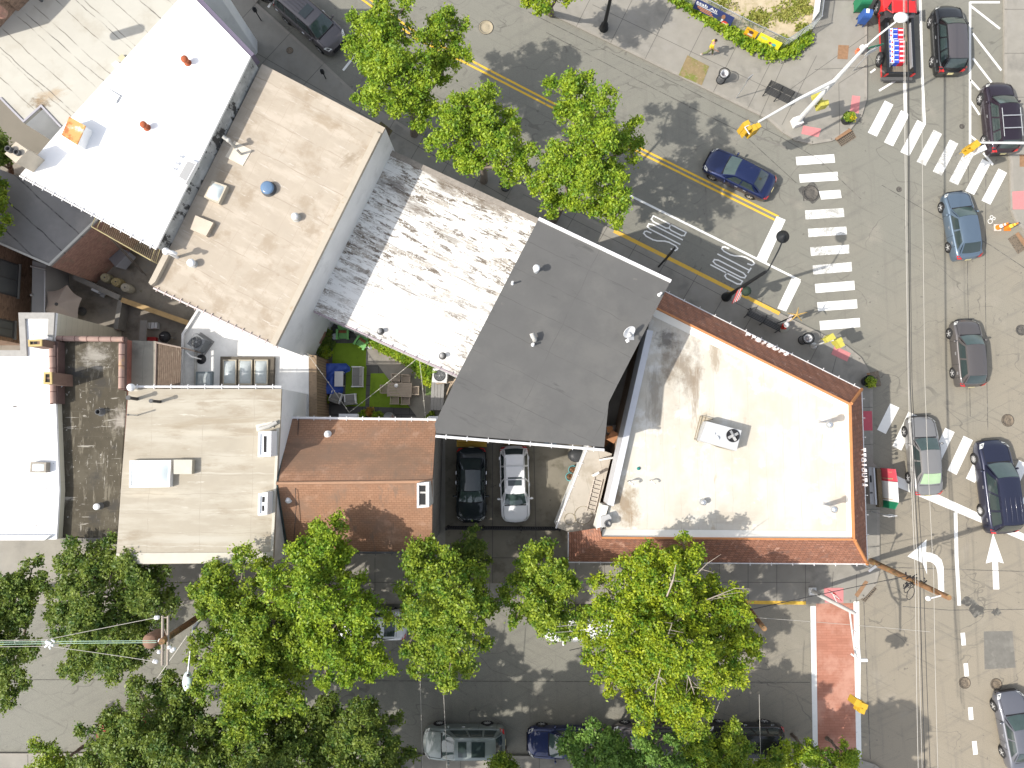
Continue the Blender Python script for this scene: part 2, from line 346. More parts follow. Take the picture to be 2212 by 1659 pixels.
m_patch = M('asphalt_patch', (.165, .158, .14), .9, .2, 2.5, [((.21, .2, .175), .58, .08, 1.5)]); m_tar = M('tar_patch', (.085, .082, .075), .9, .3, 3, [((.2, .19, .165), .56, .1, 2.2)])
mark('asphalt_patch', [[(2125, 1364), (2187, 1363), (2194, 1442), (2127, 1446)], [(1660, 212), (1720, 243), (1704, 262), (1650, 238)], [(1590, 275), (1700, 318), (1700, 322), (1588, 280)]], m_patch, .002)
def blob(x, y, rx, ry, k): return [(x+rx*math.cos(a*.35)*(1+.25*math.sin(a*k)), y+ry*math.sin(a*.35)*(1+.25*math.cos(a*k*1.3))) for a in range(18)]
mark('tar_patch', [blob(2090, 1299, 16, 9, 1.1), blob(2110, 1318, 14, 15, .8), blob(1751, 417, 23, 21, 1.4), blob(2152, 1322, 10, 8, 1.7)], m_tar, .0022)
mark('road_seam', [q for l in ([(1140, 25), (1300, 105), (1480, 190), (1690, 298), (1770, 345), (1860, 430)], [(1180, 70), (1420, 195), (1600, 285), (1720, 395)], [(2092, 330), (2090, 600), (2096, 900)], [(2131, 180), (2128, 620), (2134, 930)], [(1905, 1225), (2230, 1235)], [(-50, 1468), (600, 1470), (1750, 1474)], [(1950, 1310), (2050, 1318), (2215, 1316)], [(1866, 1300), (1880, 1640)], [(1905, 400), (2000, 455), (2140, 530), (2230, 590)]) for q in band(l, 1.3)], m_tar, .003)
# yellow kerb paint, brick crossing
mark('kerb_paint', dband(8, (1326, 498.5), (1684, 677.5))+dband(7.5, (1600, 1301), (1741, 1302.5)), m_yelk, KH+.008)
mark('brick_crossing', [[(1763, 1303), (1845, 1303), (1851, 1640), (1766, 1640)]], M('brick_crossing_surface', (.42, .19, .13), .85, .1, 1.5, [((.5, .27, .2), .55, .12, .6)], brick=dict(w=.62, h=.16, mortar=.012, wall=False, rot=0, c2=(.86, .84, .83), cm=(.8, .75, .72))), .004)
mark('crossing_edge_line', [[(1750.5, 1309), (1762, 1309), (1767, 1632), (1756, 1636)], [(1843.5, 1299), (1856, 1299), (1861, 1640), (1850, 1640)]], m_white, .008)
# lettering on the road, stroke built
GL = {'B': [[(0, 0), (0, 1)], [(0, 1), (.7, 1), (.95, .93), (.95, .62), (.75, .54), (0, .53)], [(.75, .54), (1, .46), (1, .08), (.75, 0), (0, 0)]],
      'U': [[(0, 1), (0, .1), (.2, 0), (.8, 0), (1, .1), (1, 1)]], 'S': [[(1, .86), (.9, .97), (.6, 1), (.3, 1), (.05, .92), (.02, .72), (.2, .6), (.8, .42), (1, .3), (.97, .1), (.7, 0), (.3, 0), (.08, .04), (0, .16)]],
      'T': [[(.5, 0), (.5, 1)], [(0, 1), (1, 1)]], 'O': [[(.25, 0), (.75, 0), (1, .1), (1, .9), (.75, 1), (.25, 1), (0, .9), (0, .1), (.25, 0)]], 'P': [[(0, 0), (0, 1)], [(0, 1), (.7, 1), (1, .92), (1, .58), (.7, .5), (0, .5)]]}
def road_word(word, bl, tl, br, gap=.58):
    BL, TL, BR = at(*bl, .004), at(*tl, .004), at(*br, .004); n = len(word); cw = 1/(n+(n-1)*gap)
    b = B(); b2 = [0]
    for i, ch in enumerate(word):
        for st in GL[ch]:
            P = [BL+(TL-BL)*y+(BR-BL)*((i*(1+gap)+x)*cw) for x, y in st]
            for p, q in zip(P[:-1], P[1:]):
                e = (q-p).normalized()*.045; b2[0] += 1; dz = Vector((0, 0, (b2[0] % 5)*.0006)); b.line(p-e+dz, q+e+dz, .088)
    return struct('road_lettering', b, m_white)
road_word('BUS', (1411, 466), (1482, 502), (1389, 507)); road_word('STOP', (1563, 531), (1631, 566), (1530, 581))
# manhole covers, drains, tactile pads
def disc(b, c, r, z, n=24): b.sheet([(c.x+r*math.cos(2*math.pi*i/n), c.y+r*math.sin(2*math.pi*i/n), z) for i in range(n)]); return b
m_iron = M('cast_iron', (.21, .17, .125), .7, .25, 8, [((.1, .085, .07), .56, .08, 12)], metal=.2); m_dark = flat((.03, .03, .03), .9)
m_irond = M('cast_iron_dark', (.13, .12, .105), .7, .25, 8, [((.07, .065, .06), .56, .08, 12)], metal=.2)
def manhole(x, y, r, label, mat=None, z=.004):
    t = thing('manhole_cover', label, 'manhole cover', at(x, y, z)); b = B()
    b.lathe((0, 0, 0), [(r, 0), (r, .008), (r*.9, .012), (r*.9, .006), (r*.45, .006), (r*.42, .012), (.001, .012)], 24, cap=False); part('cover', b, mat or m_iron, t)
    b = B(); b.lathe((0, 0, 0), [(r*1.06, 0), (r*1.06, .006), (r*1.01, .006)], 24, cap=False); part('rim', b, m_dark, t)
m_sandy = M('manhole_sandy', (.36, .31, .22), .9, .2, 9)
manhole(1050, 59, .47, 'sandy round manhole cover in the road near the big street tree', m_sandy)
manhole(1751, 417, .5, 'dark grey manhole cover cutting into the worn crosswalk stripes', m_irond)
manhole(2177, 908, .38, 'rusty manhole cover with bullseye rings in the avenue above the navy SUV')
manhole(2084, 1475, .34, 'brown manhole cover between the dashed lane marks')
manhole(2152, 1478, .34, 'brown manhole cover just ahead of the grey car at the bottom corner')
manhole(2206, 713, .33, 'grey manhole cover cut by the edge beside the brown hatchback', m_irond)
manhole(2078, 273, .16, 'tiny round valve cover beside the empty parking hatching', m_irond); manhole(1942, 409, .17, 'tiny valve cover in the middle of the junction', m_irond)
manhole(626, 109, .22, 'small brown utility lid in the shaded pavement beside the minivan', m_iron, KH+.004)
def drain(pts, label, back):
    c = sum(ats(pts), Vector())/4; t = thing('storm_drain', label, 'storm drain', (c.x, c.y, .0)); P = ats(pts, .012)
    b = B(); b.sheet([p-Vector((0, 0, .006)) for p in P]); part('pit', b, m_dark, t, True)
    b = B()
    for i in range(11): b.line(P[0].lerp(P[1], i/10), P[3].lerp(P[2], i/10), .05)
    for i in range(5): b.line(P[0].lerp(P[3], i/4)+Vector((0, 0, .003)), P[1].lerp(P[2], i/4)+Vector((0, 0, .003)), .05)
    part('grate', b, m_iron, t, True)
    b = B(); Q = ats(back, KH+.012); b.prism(Q, KH-.03, KH+.012); part('kerb_head', b, M('rusty_iron', (.27, .16, .09), .8, .3, 6), t, True)
drain(tq(3, 0, (595, 1215), (730, 1130), (760, 1185), (635, 1265)), 'rusty storm drain at the rounded kerb by the flower tub', tq(3, 0, (578, 1195), (705, 1108), (728, 1128), (592, 1213)))
drain([(1880, 805), (1897, 802), (1903, 833), (1889, 836)], 'dark storm drain beside the planter at the restaurant corner', [(1872, 806), (1879, 805), (1888, 836), (1882, 838)])
drain([(1856, 1292), (1878, 1258), (1894, 1272), (1869, 1300)], 'storm drain with woven grate beside the rusty utility pole', [(1846, 1285), (1869, 1254), (1876, 1257), (1853, 1291)])
drain([(2178, 516), (2192, 507), (2214, 538), (2199, 548)], 'brown storm drain beyond the traffic cones at the edge', [(2194, 505), (2200, 501), (2224, 532), (2216, 537)])
m_pink = M('tactile_pink', (.62, .25, .25), .85, .1, 4, brick=dict(w=.06, h=.06, mortar=.012, wall=False, off=0, c2=(.95, .95, .95), cm=(.85, .8, .8))); m_pink_shaded = M('tactile_pink_shaded', (.5, .10, .13), .8, .12, 4)  # second pad colour: the pink with building shade painted in
for pts, lab, mm in (([(1841, 206), (1858, 208), (1855, 245), (1836, 243)], 'pink tactile pad at the corner beside the street sign pole', m_pink),
                 ([(1735, 271), (1774, 278), (1768, 296), (1731, 289)], 'pink tactile pad behind the tall signal pole', m_pink),
                 ([(1803, 747), (1838, 763), (1830, 781), (1796, 765)], 'pink tactile pad at the rounded corner beside the yellow signals', m_pink),
                 ([(1864.5, 888), (1883.5, 888), (1885, 930), (1865.5, 930)], 'pink tactile pad with shade put into its colour beside the shingled eave', m_pink_shaded),
                 ([(1780, 1270), (1822, 1270), (1822, 1302), (1782, 1302)], 'pale pink tactile pad at the head of the brick crossing', m_pink),
                 ([(2187, 414), (2212, 412), (2214, 452), (2188, 452)], 'pink tactile pad by the traffic cones', m_pink)):
    b = B(); b.prism(ats(pts, KH+.012), KH+.001, KH+.012); tag(build(b, 'tactile_pad', mm), lab, 'tactile pad')
for pts, lab in (([(1811, 97), (1834, 98), (1831, 128), (1809, 127)], 'rusty rectangular utility lid in the corner pavement'), ([(2203, 334), (2220, 334), (2220, 360), (2203, 360)], 'rusty utility lid at the far kerb beside the plum SUV')):
    b = B(); b.prism(ats(pts, KH+.012), KH+.001, KH+.012); tag(build(b, 'utility_cover', M('rusty_iron', (.27, .16, .09), .8, .3, 6)), lab, 'utility lid')
# ------------------------------------------------------------------ buildings
def cen(pts): return sum((Vector(p) for p in pts), Vector())/len(pts)
def strip(b, pts, w, z0, z1, closed=False, flip=False):
    """upstand of width w along a plan polyline, mitred, to the left of travel"""
    P = [Vector((p[0], p[1])) for p in pts]; n = len(P); sg = -1 if flip else 1
    def nr(a, c): d = (c-a).normalized(); return Vector((-d.y, d.x))*sg
    Q = []
    for i in range(n):
        if closed or 0 < i < n-1:
            n1, n2 = nr(P[i-1], P[i]), nr(P[i], P[(i+1) % n]); m = (n1+n2).normalized(); Q.append(P[i]+m*(w/max(.35, m.dot(n1))))
        else: Q.append(P[i]+(nr(P[0], P[1]) if i == 0 else nr(P[-2], P[-1]))*w)
    for i in range(n if closed else n-1):
        j = (i+1) % n; a, c, d, e = P[i], P[j], Q[j], Q[i]
        vs = [(p.x, p.y, z) for z in (z0, z1) for p in (a, c, d, e)]
        fs = [(4, 5, 6, 7), (0, 1, 5, 4), (2, 3, 7, 6)]
        if not closed and i == 0: fs.append((3, 0, 4, 7))
        if not closed and i == n-2: fs.append((1, 2, 6, 5))
        b.add(vs, fs)
    return b
def bldg(name, label, top, z, mw, mr, cat='building', z0=-.05, th=.14, pts=None):
    P = pts or ats(top, z); c = cen(P); t = thing(name, label, cat, (c.x, c.y, 0))
    b = B(); b.prism(P, z0, z-th, top=False); part('wall', b, mw, t, True)
    b = B(); b.prism(P, z-th, z, bottom=True); part('roof', b, mr, t, True)
    t['z'] = z; t['_P'] = 0; del t['_P']; del t['z']
    return t, P
stuc = M('wall_stucco_pale', (.78, .79, .79), .85, .1, .8, [((.66, .67, .67), .6, .1, .6)]); m_alu = flat((.72, .72, .72), .45, .3); m_wht = flat((.8, .8, .8), .5); m_gut = M('gutter_white', (.75, .74, .74), .5, .1, 6)
m_blk = flat((.025, .025, .028), .5); m_gry = flat((.35, .35, .35), .6); m_dgy = flat((.1, .1, .1), .6); m_steel = flat((.55, .56, .57), .4, .6); m_stack = M('vent_weathered', (.45, .44, .41), .7, .2, 8)
brick_r = M('brick_red', (.44, .25, .19), .9, .22, 3, [((.3, .2, .15), .6, .08, 2)], brick=dict(w=.21, h=.07, mortar=.012, c2=(.6, .6, .62), cm=(.75, .78, .8)))
brick_b = M('brick_brown', (.36, .24, .17), .9, .22, 3, [((.16, .11, .08), .6, .08, 2)], brick=dict(w=.21, h=.07, mortar=.012, c2=(.55, .55, .55), cm=(.8, .8, .8)))
def roof_edge(t, P, name, mat, w, h, z, flip=False, closed=False):
    b = B(); strip(b, P, w, z, z+h, closed, flip); return part(name, b, mat, t, True)
# --- dark grey flat-roofed house in the middle of the row
zG = 9.3
GP = [(1165, 470), (1450, 605), (1335, 829), (1315, 869), (1305, 966), (942, 936), (939, 916), (990, 808)]
tG, P = bldg('row_building', 'tall building with a plain dark grey roof between the streaked roof and the restaurant', GP, zG, M('wall_grey_siding', (.30, .30, .29), .85, .1, 1, brick=dict(w=3, h=.14, mortar=.012, cm=(.5, .5, .5), c2=(.95, .95, .95))),
     M('roof_dark_membrane', (.108, .107, .104), .85, .12, .7, [((.128, .126, .12), .55, .12, .35), ((.15, .142, .13), .7, .05, 1.5), ((.085, .085, .082), .66, .05, .9, (.4, 2, 1), -25)], seam=[(1.55, .035, (.085, .083, .08), 64), (3.9, .03, (.09, .088, .085), -26)]))
roof_edge(tG, ats([(1450, 605), (1165, 470)], zG), 'front_coping', m_gut, .16, .1, zG)
def gutter(t, p, q, mat=None, n=8, r=.075):
    b = B(); b.tube([p, q], r, 8)
    d = (q-p).normalized(); s = Vector((-d.y, d.x, 0))
    for i in range(n): c = p.lerp(q, (i+.5)/n); b.box(c+Vector((0, 0, .05)), (.03, .26, .05), math.atan2(d.y, d.x))
    return part('gutter', b, mat or m_gut, t, True)
gutter(tG, at(941, 938, zG-.05)+Vector((0, -.09, 0)), at(1305, 968, zG-.05)+Vector((0, -.09, 0)))
# --- streaked white roof
zS = 4.6
SP = [(845, 325), (1175, 479), (1190, 520), (1150, 640), (1045, 860), (990, 809), (676, 671), (803, 416)]
SP = [(845, 325), (1176, 479), (1040, 835), (990, 811), (676, 671), (803, 416)]
m_streak = M('roof_peeling_white', (.78, .78, .76), .75, .06, 2, [((.40, .365, .32), .53, .07, .8, (.4, 2.2, 1), -26), ((.155, .128, .10), .545, .03, 1.1, (.6, 2.4, 1), -26), ((.78, .78, .76), .58, .03, 2.6, (.3, 3.4, 1), -26), ((.20, .165, .13), .59, .03, 2.4, (.5, 3, 1), -26), ((.15, .125, .1), .64, .02, 5, (.7, 1.6, 1), -26), ((.78, .78, .76), .57, .02, 9)], det=9, rgh=.74, seam=[(.98, .045, (.2, .175, .15), 64)], spots=[(800, 660, 4.6, 4.5, 2.6, -26, (.78, .78, .76), .8), (930, 730, 4.6, 4.0, 2.6, -26, (.78, .78, .76), .8), (1020, 640, 4.6, 2.5, 2.0, -26, (.78, .78, .76), .6), (960, 390, 4.6, 2.6, .9, -26, (.17, .14, .11), .75), (1060, 440, 4.6, 2.2, .5, -26, (.17, .14, .11), .75), (900, 450, 4.6, 2.0, .6, -26, (.19, .16, .13), .7), (850, 400, 4.6, 1.6, .8, -26, (.15, .13, .12), .7), (980, 520, 4.6, 1.6, .4, -26, (.2, .17, .13), .7)])
tS, P = bldg('row_building', 'low building whose white roof coating is peeling in black streaks', SP, zS, stuc, m_streak)
b = B(); strip(b, ats([(1176, 479), (845, 325)], zS), .3, zS, zS+.12); part('front_parapet', b, M('weathered_cornice', (.30, .27, .24), .9, .3, 5), tS, True)
gutter(tS, at(678, 673, zS), at(990, 813, zS), flat((.4, .33, .36), .6), 12, .05)
# --- tan roof
zT = 7.4
TP = [(566, 138), (832, 276), (824, 291), (597, 747), (332, 619), (326, 612), (361, 546)]
m_tan = M('roof_tan_membrane', (.41, .355, .285), .85, .08, 1.2, [((.47, .41, .335), .55, .08, .8, (.5, 1.7, 1), -28), ((.345, .285, .215), .58, .08, .55), ((.30, .235, .165), .69, .05, 1.2, (.6, 1.5, 1), -28), ((.50, .45, .385), .64, .03, 2.6, (.35, 2.4, 1), -28)], spots=[(756, 345, 7.4, .9, .45, 30, (.22, .17, .11), .6), (700, 262, 7.4, 1.5, .5, -28, (.29, .225, .15), .6), (640, 200, 7.4, 1.2, .5, -28, (.30, .24, .17), .5), (400, 655, 7.4, 2.2, .4, -26, (.30, .24, .17), .5), (560, 600, 7.4, 1.6, .8, 20, (.32, .26, .19), .45), (590, 330, 7.4, 1.6, .6, -28, (.47, .42, .35), .6)], seam=[(1.8, .05, (.33, .275, .215), 62), (.95, .02, (.36, .30, .24), -28)])
tT, P = bldg('row_building', 'building with a tan weathered roof and a pale blank side wall', TP, zT, stuc, m_tan)
b = B(); strip(b, ats([(597, 747), (824, 291)], zT), .32, zT, zT+.13); strip(b, ats([(361, 546), (327, 613), (332, 619)], zT), .3, zT, zT+.3); part('parapet', b, M('roof_tan_upstand', (.44, .39, .315), .85, .1, 2, [((.38, .29, .2), .66, .06, 1.5)]), tT, True)
gutter(tT, at(332, 622, zT), at(600, 750, zT), flat((.62, .53, .5), .6), 16, .06)
# --- white roof with terracotta caps
zW = 8.5
WP = [(404, -21), (541, 122), (338, 535), (44, 377), (132, 277)]
m_wroof = M('roof_bright_white', (.90, .90, .90), .7, .03, 1.0, [((.78, .79, .8), .72, .05, 1.2)])
m_soot = M('wall_soot_streaked', (.36, .37, .37), .9, .18, 1.0, [((.5, .51, .51), .55, .1, 1.3), ((.06, .06, .06), .56, .035, 1.5, (1, 1, .5)), ((.04, .04, .04), .62, .03, 3.0, (1, 1, .35))])
tW, P = bldg('row_building', 'building with a blinding white roof and a soot-streaked side wall', WP, zW, m_soot, m_wroof)
gutter(tW, at(43, 380, zW), at(338, 538, zW), m_gut, 14, .05)
b = B(); strip(b, ats([(541, 122), (404, -21)], zW), .25, zW-.9, zW-.05, flip=True); part('cornice', b, flat((.14, .12, .17), .7), tW, True)
# --- cream roof beyond, with the taller brick house shading it
zC = 8.1
CP = [(440, -60), (404, -20), (132, 277), (90, 232), (52, 266), (0, 213), (-90, 120), (-90, -90), (440, -90)]
tC, P = bldg('row_building', 'building with a cream rolled roof crossed by dark seams', CP, zC, stuc, M('roof_cream_rolls', (.47, .455, .40), .85, .06, 1.5, [((.42, .395, .335), .6, .1, .6)], spots=[(88, 222, 8.1, .8, .6, 0, (.15, .1, .05), .9), (110, 205, 8.1, 1.2, .6, 20, (.38, .29, .19), .7)], seam=[(1.02, .05, (.16, .145, .12), 48), (2.3, .05, (.1, .09, .08), 49)]))
b = B(); strip(b, ats([(0, 213), (52, 266), (90, 232), (132, 277)], zC), .1, zC, zC+.07); part('roof_edging', b, flat((.38, .37, .4), .5), tC, True)
b = B(); b.prism(ats([(53, 264), (90, 233), (131, 278), (107, 300)], 5.2), -.05, 5.2); tag(build(b, 'rear_annex', M('roof_tan_annex', (.34, .29, .2), .9, .15, 2)), 'brown flat rear annex in the notch of the cream roof', 'annex')
b = B(); b.prism([at(75, -14, zC), at(64, 0, zC), at(40, 24, zC), at(34, 22, zC), at(0, 60, zC), at(-30, 90, zC), at(-140, -20, zC), at(-30, -160, zC), at(160, -100, zC)], 0, zC+3.6)
t0 = thing('brick_building', 'taller brown brick building poking into the very corner of the photo', 'building', at(-30, -30, 0)); part('wall', b, brick_b, t0, True)
b = B(); b.tube([at(6, 30, zC+3.6), at(6, 30, zC+3.6)+Vector((0, 0, 1.5))], .26, 12); part('chimney', b, brick_r, t0, True)
# --- corner restaurant
zE, zM, zF = 4.0, 5.7, 5.3
EV = [(1395, 609), (1861, 841), (1873.5, 1218), (1228, 1214), (1228, 1150)]
TPm = [(1408, 659), (1838, 872), (1846, 1167), (1300, 1163), (1296, 1140)]
m_shin = M('roof_mansard_shingles', (.36, .175, .115), .88, .14, 1.5, [((.22, .12, .09), .58, .06, 3.2), ((.46, .27, .2), .64, .06, 2.2)], brick=dict(w=.26, h=.13, mortar=.014, c2=(.72, .68, .66), cm=(.42, .38, .38), wall=True))
m_ridge = M('ridge_tile_orange', (.52, .225, .09), .8, .1, 3)
t0 = thing('corner_restaurant', 'low corner restaurant with a cream roof and red shingled mansard edge', 'building', at(1600, 950, 0)); tCB = t0
m_cream = M('roof_cream_coating', (.585, .56, .495), .8, .05, .8, [((.52, .475, .395), .55, .12, .35), ((.54, .5, .42), .56, .1, .5, (2.2, .3, 1), 0), ((.66, .645, .6), .58, .06, .7), ((.47, .41, .32), .69, .05, 1.4, (2, .5, 1), 0)], seam=[(.95, .03, (.46, .42, .35), 0)], spots=[(1470, 790, 5.3, 1.6, 2.4, 0, (.20, .155, .11), .75), (1500, 850, 5.3, .5, 2.6, 0, (.25, .19, .13), .7), (1545, 760, 5.3, .5, 1.6, 0, (.27, .21, .14), .65), (1440, 735, 5.3, .9, .8, 0, (.14, .125, .11), .8), (1415, 860, 5.3, .7, 3, 0, (.27, .24, .2), .7), (1345, 1085, 5.3, 1.0, 1.6, 10, (.25, .18, .11), .8), (1360, 1120, 5.3, .8, .8, 0, (.3, .22, .14), .6), (1520, 905, 5.3, .6, .6, 0, (.42, .33, .2), .6), (1580, 1120, 5.3, 2.2, .5, 0, (.42, .37, .3), .5)])
flatP = ats([(1408, 662), (1836, 874), (1844, 1165), (1300, 1161), (1316, 1090), (1400, 712)], zF)
b = B(); b.prism(ats([(1400, 622), (1846, 848), (1858, 1203), (1242, 1200), (1243, 1160), (1293, 1150), (1312, 1090), (1396, 712)], zE), -.05, zE-.1, top=False); part('wall', b, M('wall_brick_corner', (.4, .3, .22), .9, .15, 2, brick=dict(cm=(.8, .8, .8))), t0, True)
b = B(); b.prism(flatP, zE-.1, zF, bottom=True); rf = part('roof', b, m_cream, t0, True)
b = B()
E3, T3 = ats(EV, zE), ats(TPm, zM)
for i in range(4):
    if i == 3: vs = [E3[3], E3[4], T3[4], T3[3]]
    else: vs = [E3[i], E3[i+1], T3[i+1], T3[i]]
    b.add(vs, [(3, 2, 1, 0)] if i != 3 else [(3, 2, 1, 0)])
b.add([E3[4], T3[4], E3[4]+Vector((1.2, 0, -.02))], [(0, 1, 2)])
part('mansard', b, m_shin, t0, True)
b = B(); strip(b, T3[:4], .09, zM-.12, zM+.07, flip=True)
for i in (1, 2): b.tube([E3[i]+Vector((0, 0, .02)), T3[i]+Vector((0, 0, .03))], .1, 6)
part('ridge_tile', b, m_ridge, t0, True)
b = B(); strip(b, T3[:4], .62, zF, zM, flip=True)   # inner lining of the parapet
bb = B(); P4 = T3[:4]; I4 = ats([(1412, 684), (1824, 884), (1829, 1147), (1302, 1143)], zF+.012)
for i in range(3): bb.add([P4[i]+Vector((0, 0, -.02)), P4[i+1]+Vector((0, 0, -.02)), I4[i+1], I4[i]], [(3, 2, 1, 0)])
part('parapet_lining', bb, M('roof_lining_white', (.78, .76, .70), .8, .06, 1), t0, True)
b = B(); W3 = ats([(1398, 712), (1312, 1090)], zM); strip(b, W3, .34, zE, zM+.05, flip=False); part('metal_coping', b, M('coping_metal', (.66, .67, .70), .5, .08, 2, metal=.2), t0, True)
b = B(); b.prism(ats([(1301, 1090), (1313, 1092), (1298, 1146), (1287, 1142)], zF), zE, zF+.25); part('parapet_stub', b, M('roof_lining_white', (.78, .76, .70)), t0, True)
for i in range(3): gutter(t0, E3[i]+Vector((0, 0, -.02)), E3[i+1]+Vector((0, 0, -.02)), m_gut, (14, 9, 14)[i], .05)
b = B(); b.tube([E3[3]+Vector((0, 0, -.02)), E3[4]+Vector((0, 0, -.02))], .04, 6); part('gutter', b, m_gut, t0, True)
# sign lettering standing along the eaves
def eave_sign(p0, p1, label):
    p0, p1 = at(*p0, 4.28), at(*p1, 4.28); X = (p1-p0).normalized(); L = (p1-p0).length; Z = Vector((0, 0, 1)); N = X.cross(Z)
    t = thing('roof_sign', label, 'sign', (p0+p1)/2); txt = 'STUDIO7T'; cw = L/len(txt)
    b = B(); b.tube([p0-Z*.02, p1-Z*.02], .02, 5); b.tube([p0-Z*.02-N*.12, p1-Z*.02-N*.12], .02, 5)
    for i in range(4): q = p0.lerp(p1, .06+.29*i); b.tube([q, q-N*.62+Z*.42], .018, 5)
    part('bracket', b, m_gut, t, True)
    for i, ch in enumerate(txt):
        o = p0+X*(cw*(i+.5))+Z*.27
        M4 = Matrix(((X.x, Z.x, N.x, o.x), (X.y, Z.y, N.y, o.y), (X.z, Z.z, N.z, o.z), (0, 0, 0, 1)))
        b = B(); add_text(b, ch, .74, .055, M4 @ Matrix.Diagonal((cw/.60 if ch != 'I' else 1, 1, 1, 1)), 'CENTER'); part('letter', b, flat((.85, .8, .8), .5), t, True)
eave_sign((1700, 769), (1604, 721.5), 'raised white sign letters along the shingled eave on the bus stop side')
eave_sign((1861.5, 1052), (1857.5, 966), 'raised white sign letters along the shingled eave above the avenue crossing')
# --- red shingled house
zh, zr = 5.4, 7.6
m_hs = M('roof_house_shingles', (.335, .19, .118), .9, .14, 1.2, [((.25, .155, .105), .56, .1, .7), ((.38, .235, .16), .62, .08, .9), ((.21, .14, .10), .63, .06, .9, (2.4, .4, 1), 0), ((.5, .42, .34), .765, .015, 7)], spots=[(700, 985, 6.5, 5.5, 1.2, 0, (.175, .115, .08), .75), (860, 1000, 6.5, 3, 1.6, 0, (.19, .125, .085), .7)], brick=dict(w=.26, h=.12, mortar=.011, c2=(.86, .84, .83), cm=(.62, .58, .56), wall=False))  # spots: staining that also paints the back slope's weaker sunlight darker
t0 = thing('house', 'gabled house with a rust-red shingle roof between the driveway and the tan roof', 'house', at(780, 1045, 0)); tH = t0
n0, n1 = at(626, 905, zh), at(942, 909, zh); r0, r1 = at(598, 1044, zr), at(934, 1040, zr); s0, s1 = at(622, 1192, zh), at(933, 1191, zh)
i0, i1 = Vector((.12, 0, 0)), Vector((-.12, 0, 0)); dn, ds = Vector((0, -.25, -.2)), Vector((0, .25, -.2))
b = B()
for a, c, d, e in ((n0+i0+dn, n1+i1+dn, s1+i1+ds, s0+i0+ds),):
    F = lambda p, z: Vector((p.x, p.y, z))
    b.add([F(a, 0), F(c, 0), F(d, 0), F(e, 0), a, c, d, e, r0+i0+Vector((0, 0, -.2)), r1+i1+Vector((0, 0, -.2))], [(1, 0, 4, 5), (3, 2, 6, 7), (0, 3, 7, 8, 4), (2, 1, 5, 9, 6)])
part('wall', b, M('wall_dark_clapboard', (.25, .24, .22), .85, .15, 1, brick=dict(w=4, h=.13, mortar=.014, c2=(.92, .92, .92), cm=(.35, .35, .35))), t0, True)
b = B(); b.add([n0, n1, r1, r0, s1, s0], [(0, 3, 2, 1), (3, 5, 4, 2)]); dz = Vector((0, 0, -.14)); b.add([p+dz for p in (n0, n1, r1, r0, s1, s0)], [(0, 1, 2, 3), (3, 2, 4, 5)])
for q in ((n0, n1), (n1, r1), (r1, s1), (s1, s0), (s0, r0), (r0, n0)): b.add([q[0], q[1], q[1]+dz, q[0]+dz], [(0, 1, 2, 3)])
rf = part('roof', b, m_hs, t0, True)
b = B(); b.tube([r0+Vector((0, 0, .0)), r1], .09, 6); part('ridge_cap', b, M('ridge_cap', (.37, .22, .14), .9), t0, True)
gutter(t0, n0+Vector((0, .07, .0)), n1+Vector((0, .07, 0)), m_gut, 9, .07); gutter(t0, s0+Vector((0, -.07, 0)), s1+Vector((0, -.07, 0)), m_dgy, 9, .06)
b = B()
for a, c in ((n0, r0), (r0, s0)): b.tube([a, c], .05, 5)
part('barge_board', b, flat((.05, .07, .07), .6), t0, True)
def chimney(parent, pts, z0, z1, mat, holes, capm, name='chimney'):
    P = ats(pts, z1); b = B(); b.prism(P, z0, z1); ch = part(name, b, mat, parent, True)
    b = B(); strip(b, P if sum(P[i].x*P[(i+1) % 4].y-P[(i+1) % 4].x*P[i].y for i in range(4)) > 0 else P[::-1], .1, z1+.001, z1+.07, True); part('chimney_cap', b, capm, ch, True)
    b = B()
    for h in holes: b.prism(ats(h, z1+.012), z1+.001, z1+.012)
    part('flue', b, m_dark, ch, True); return ch
chimney(t0, [(901, 1044), (927, 1041), (927, 1095), (901, 1097)], 6.6, 8.5, M('chimney_block', (.5, .48, .45), .9, .15, 5), [[(906, 1049), (919, 1049), (919, 1062), (906, 1062)], [(906, 1066), (919, 1066), (919, 1090), (906, 1090)]], m_gut)
b = B(); b.tube(along(at(634, 1180, 6.1), at(640, 1090, 7.1), 4)+along(at(638, 1060, 7.5), at(645, 905, 5.5), 4), .018, 5); tag(build(b, 'cable', m_blk), 'thin black cable lying across the rust-red shingle roof', 'cable')
# --- tan roof by the cross street, white chimneys
zL = 7.4
LP = [(278, 840), (608, 840), (605, 921), (590, 1216), (250, 1219), (263, 1030)]
m_tan2 = M('roof_tan_grey_membrane', (.37, .332, .265), .85, .08, 1.0, [((.43, .395, .325), .55, .1, .7, (.35, 1.8, 1), 0), ((.31, .265, .2), .59, .08, .6, (.5, 1.6, 1), 0), ((.5, .47, .4), .66, .025, 2.2, (.3, 3, 1), 0)], seam=[(1.9, .05, (.47, .44, .37), 90), (1.0, .03, (.31, .275, .22), 90), (2.7, .03, (.32, .285, .23), 0)], spots=[(470, 910, 7.4, 5, .35, 4, (.28, .23, .16), .6), (430, 935, 7.4, 3.5, .3, -3, (.47, .43, .35), .6), (450, 1165, 7.4, 4.5, .3, 0, (.45, .43, .37), .5), (330, 1068, 7.4, 2.6, .3, 0, (.5, .45, .36), .6)])
tL, P = bldg('row_building', 'building with a wrinkled beige roof, big dome skylight and two white chimneys', LP, zL, stuc, m_tan2)
gutter(tL, at(279, 838, zL)+Vector((0, .07, 0)), at(608, 838, zL)+Vector((0, .07, 0)), m_gut, 9, .06)
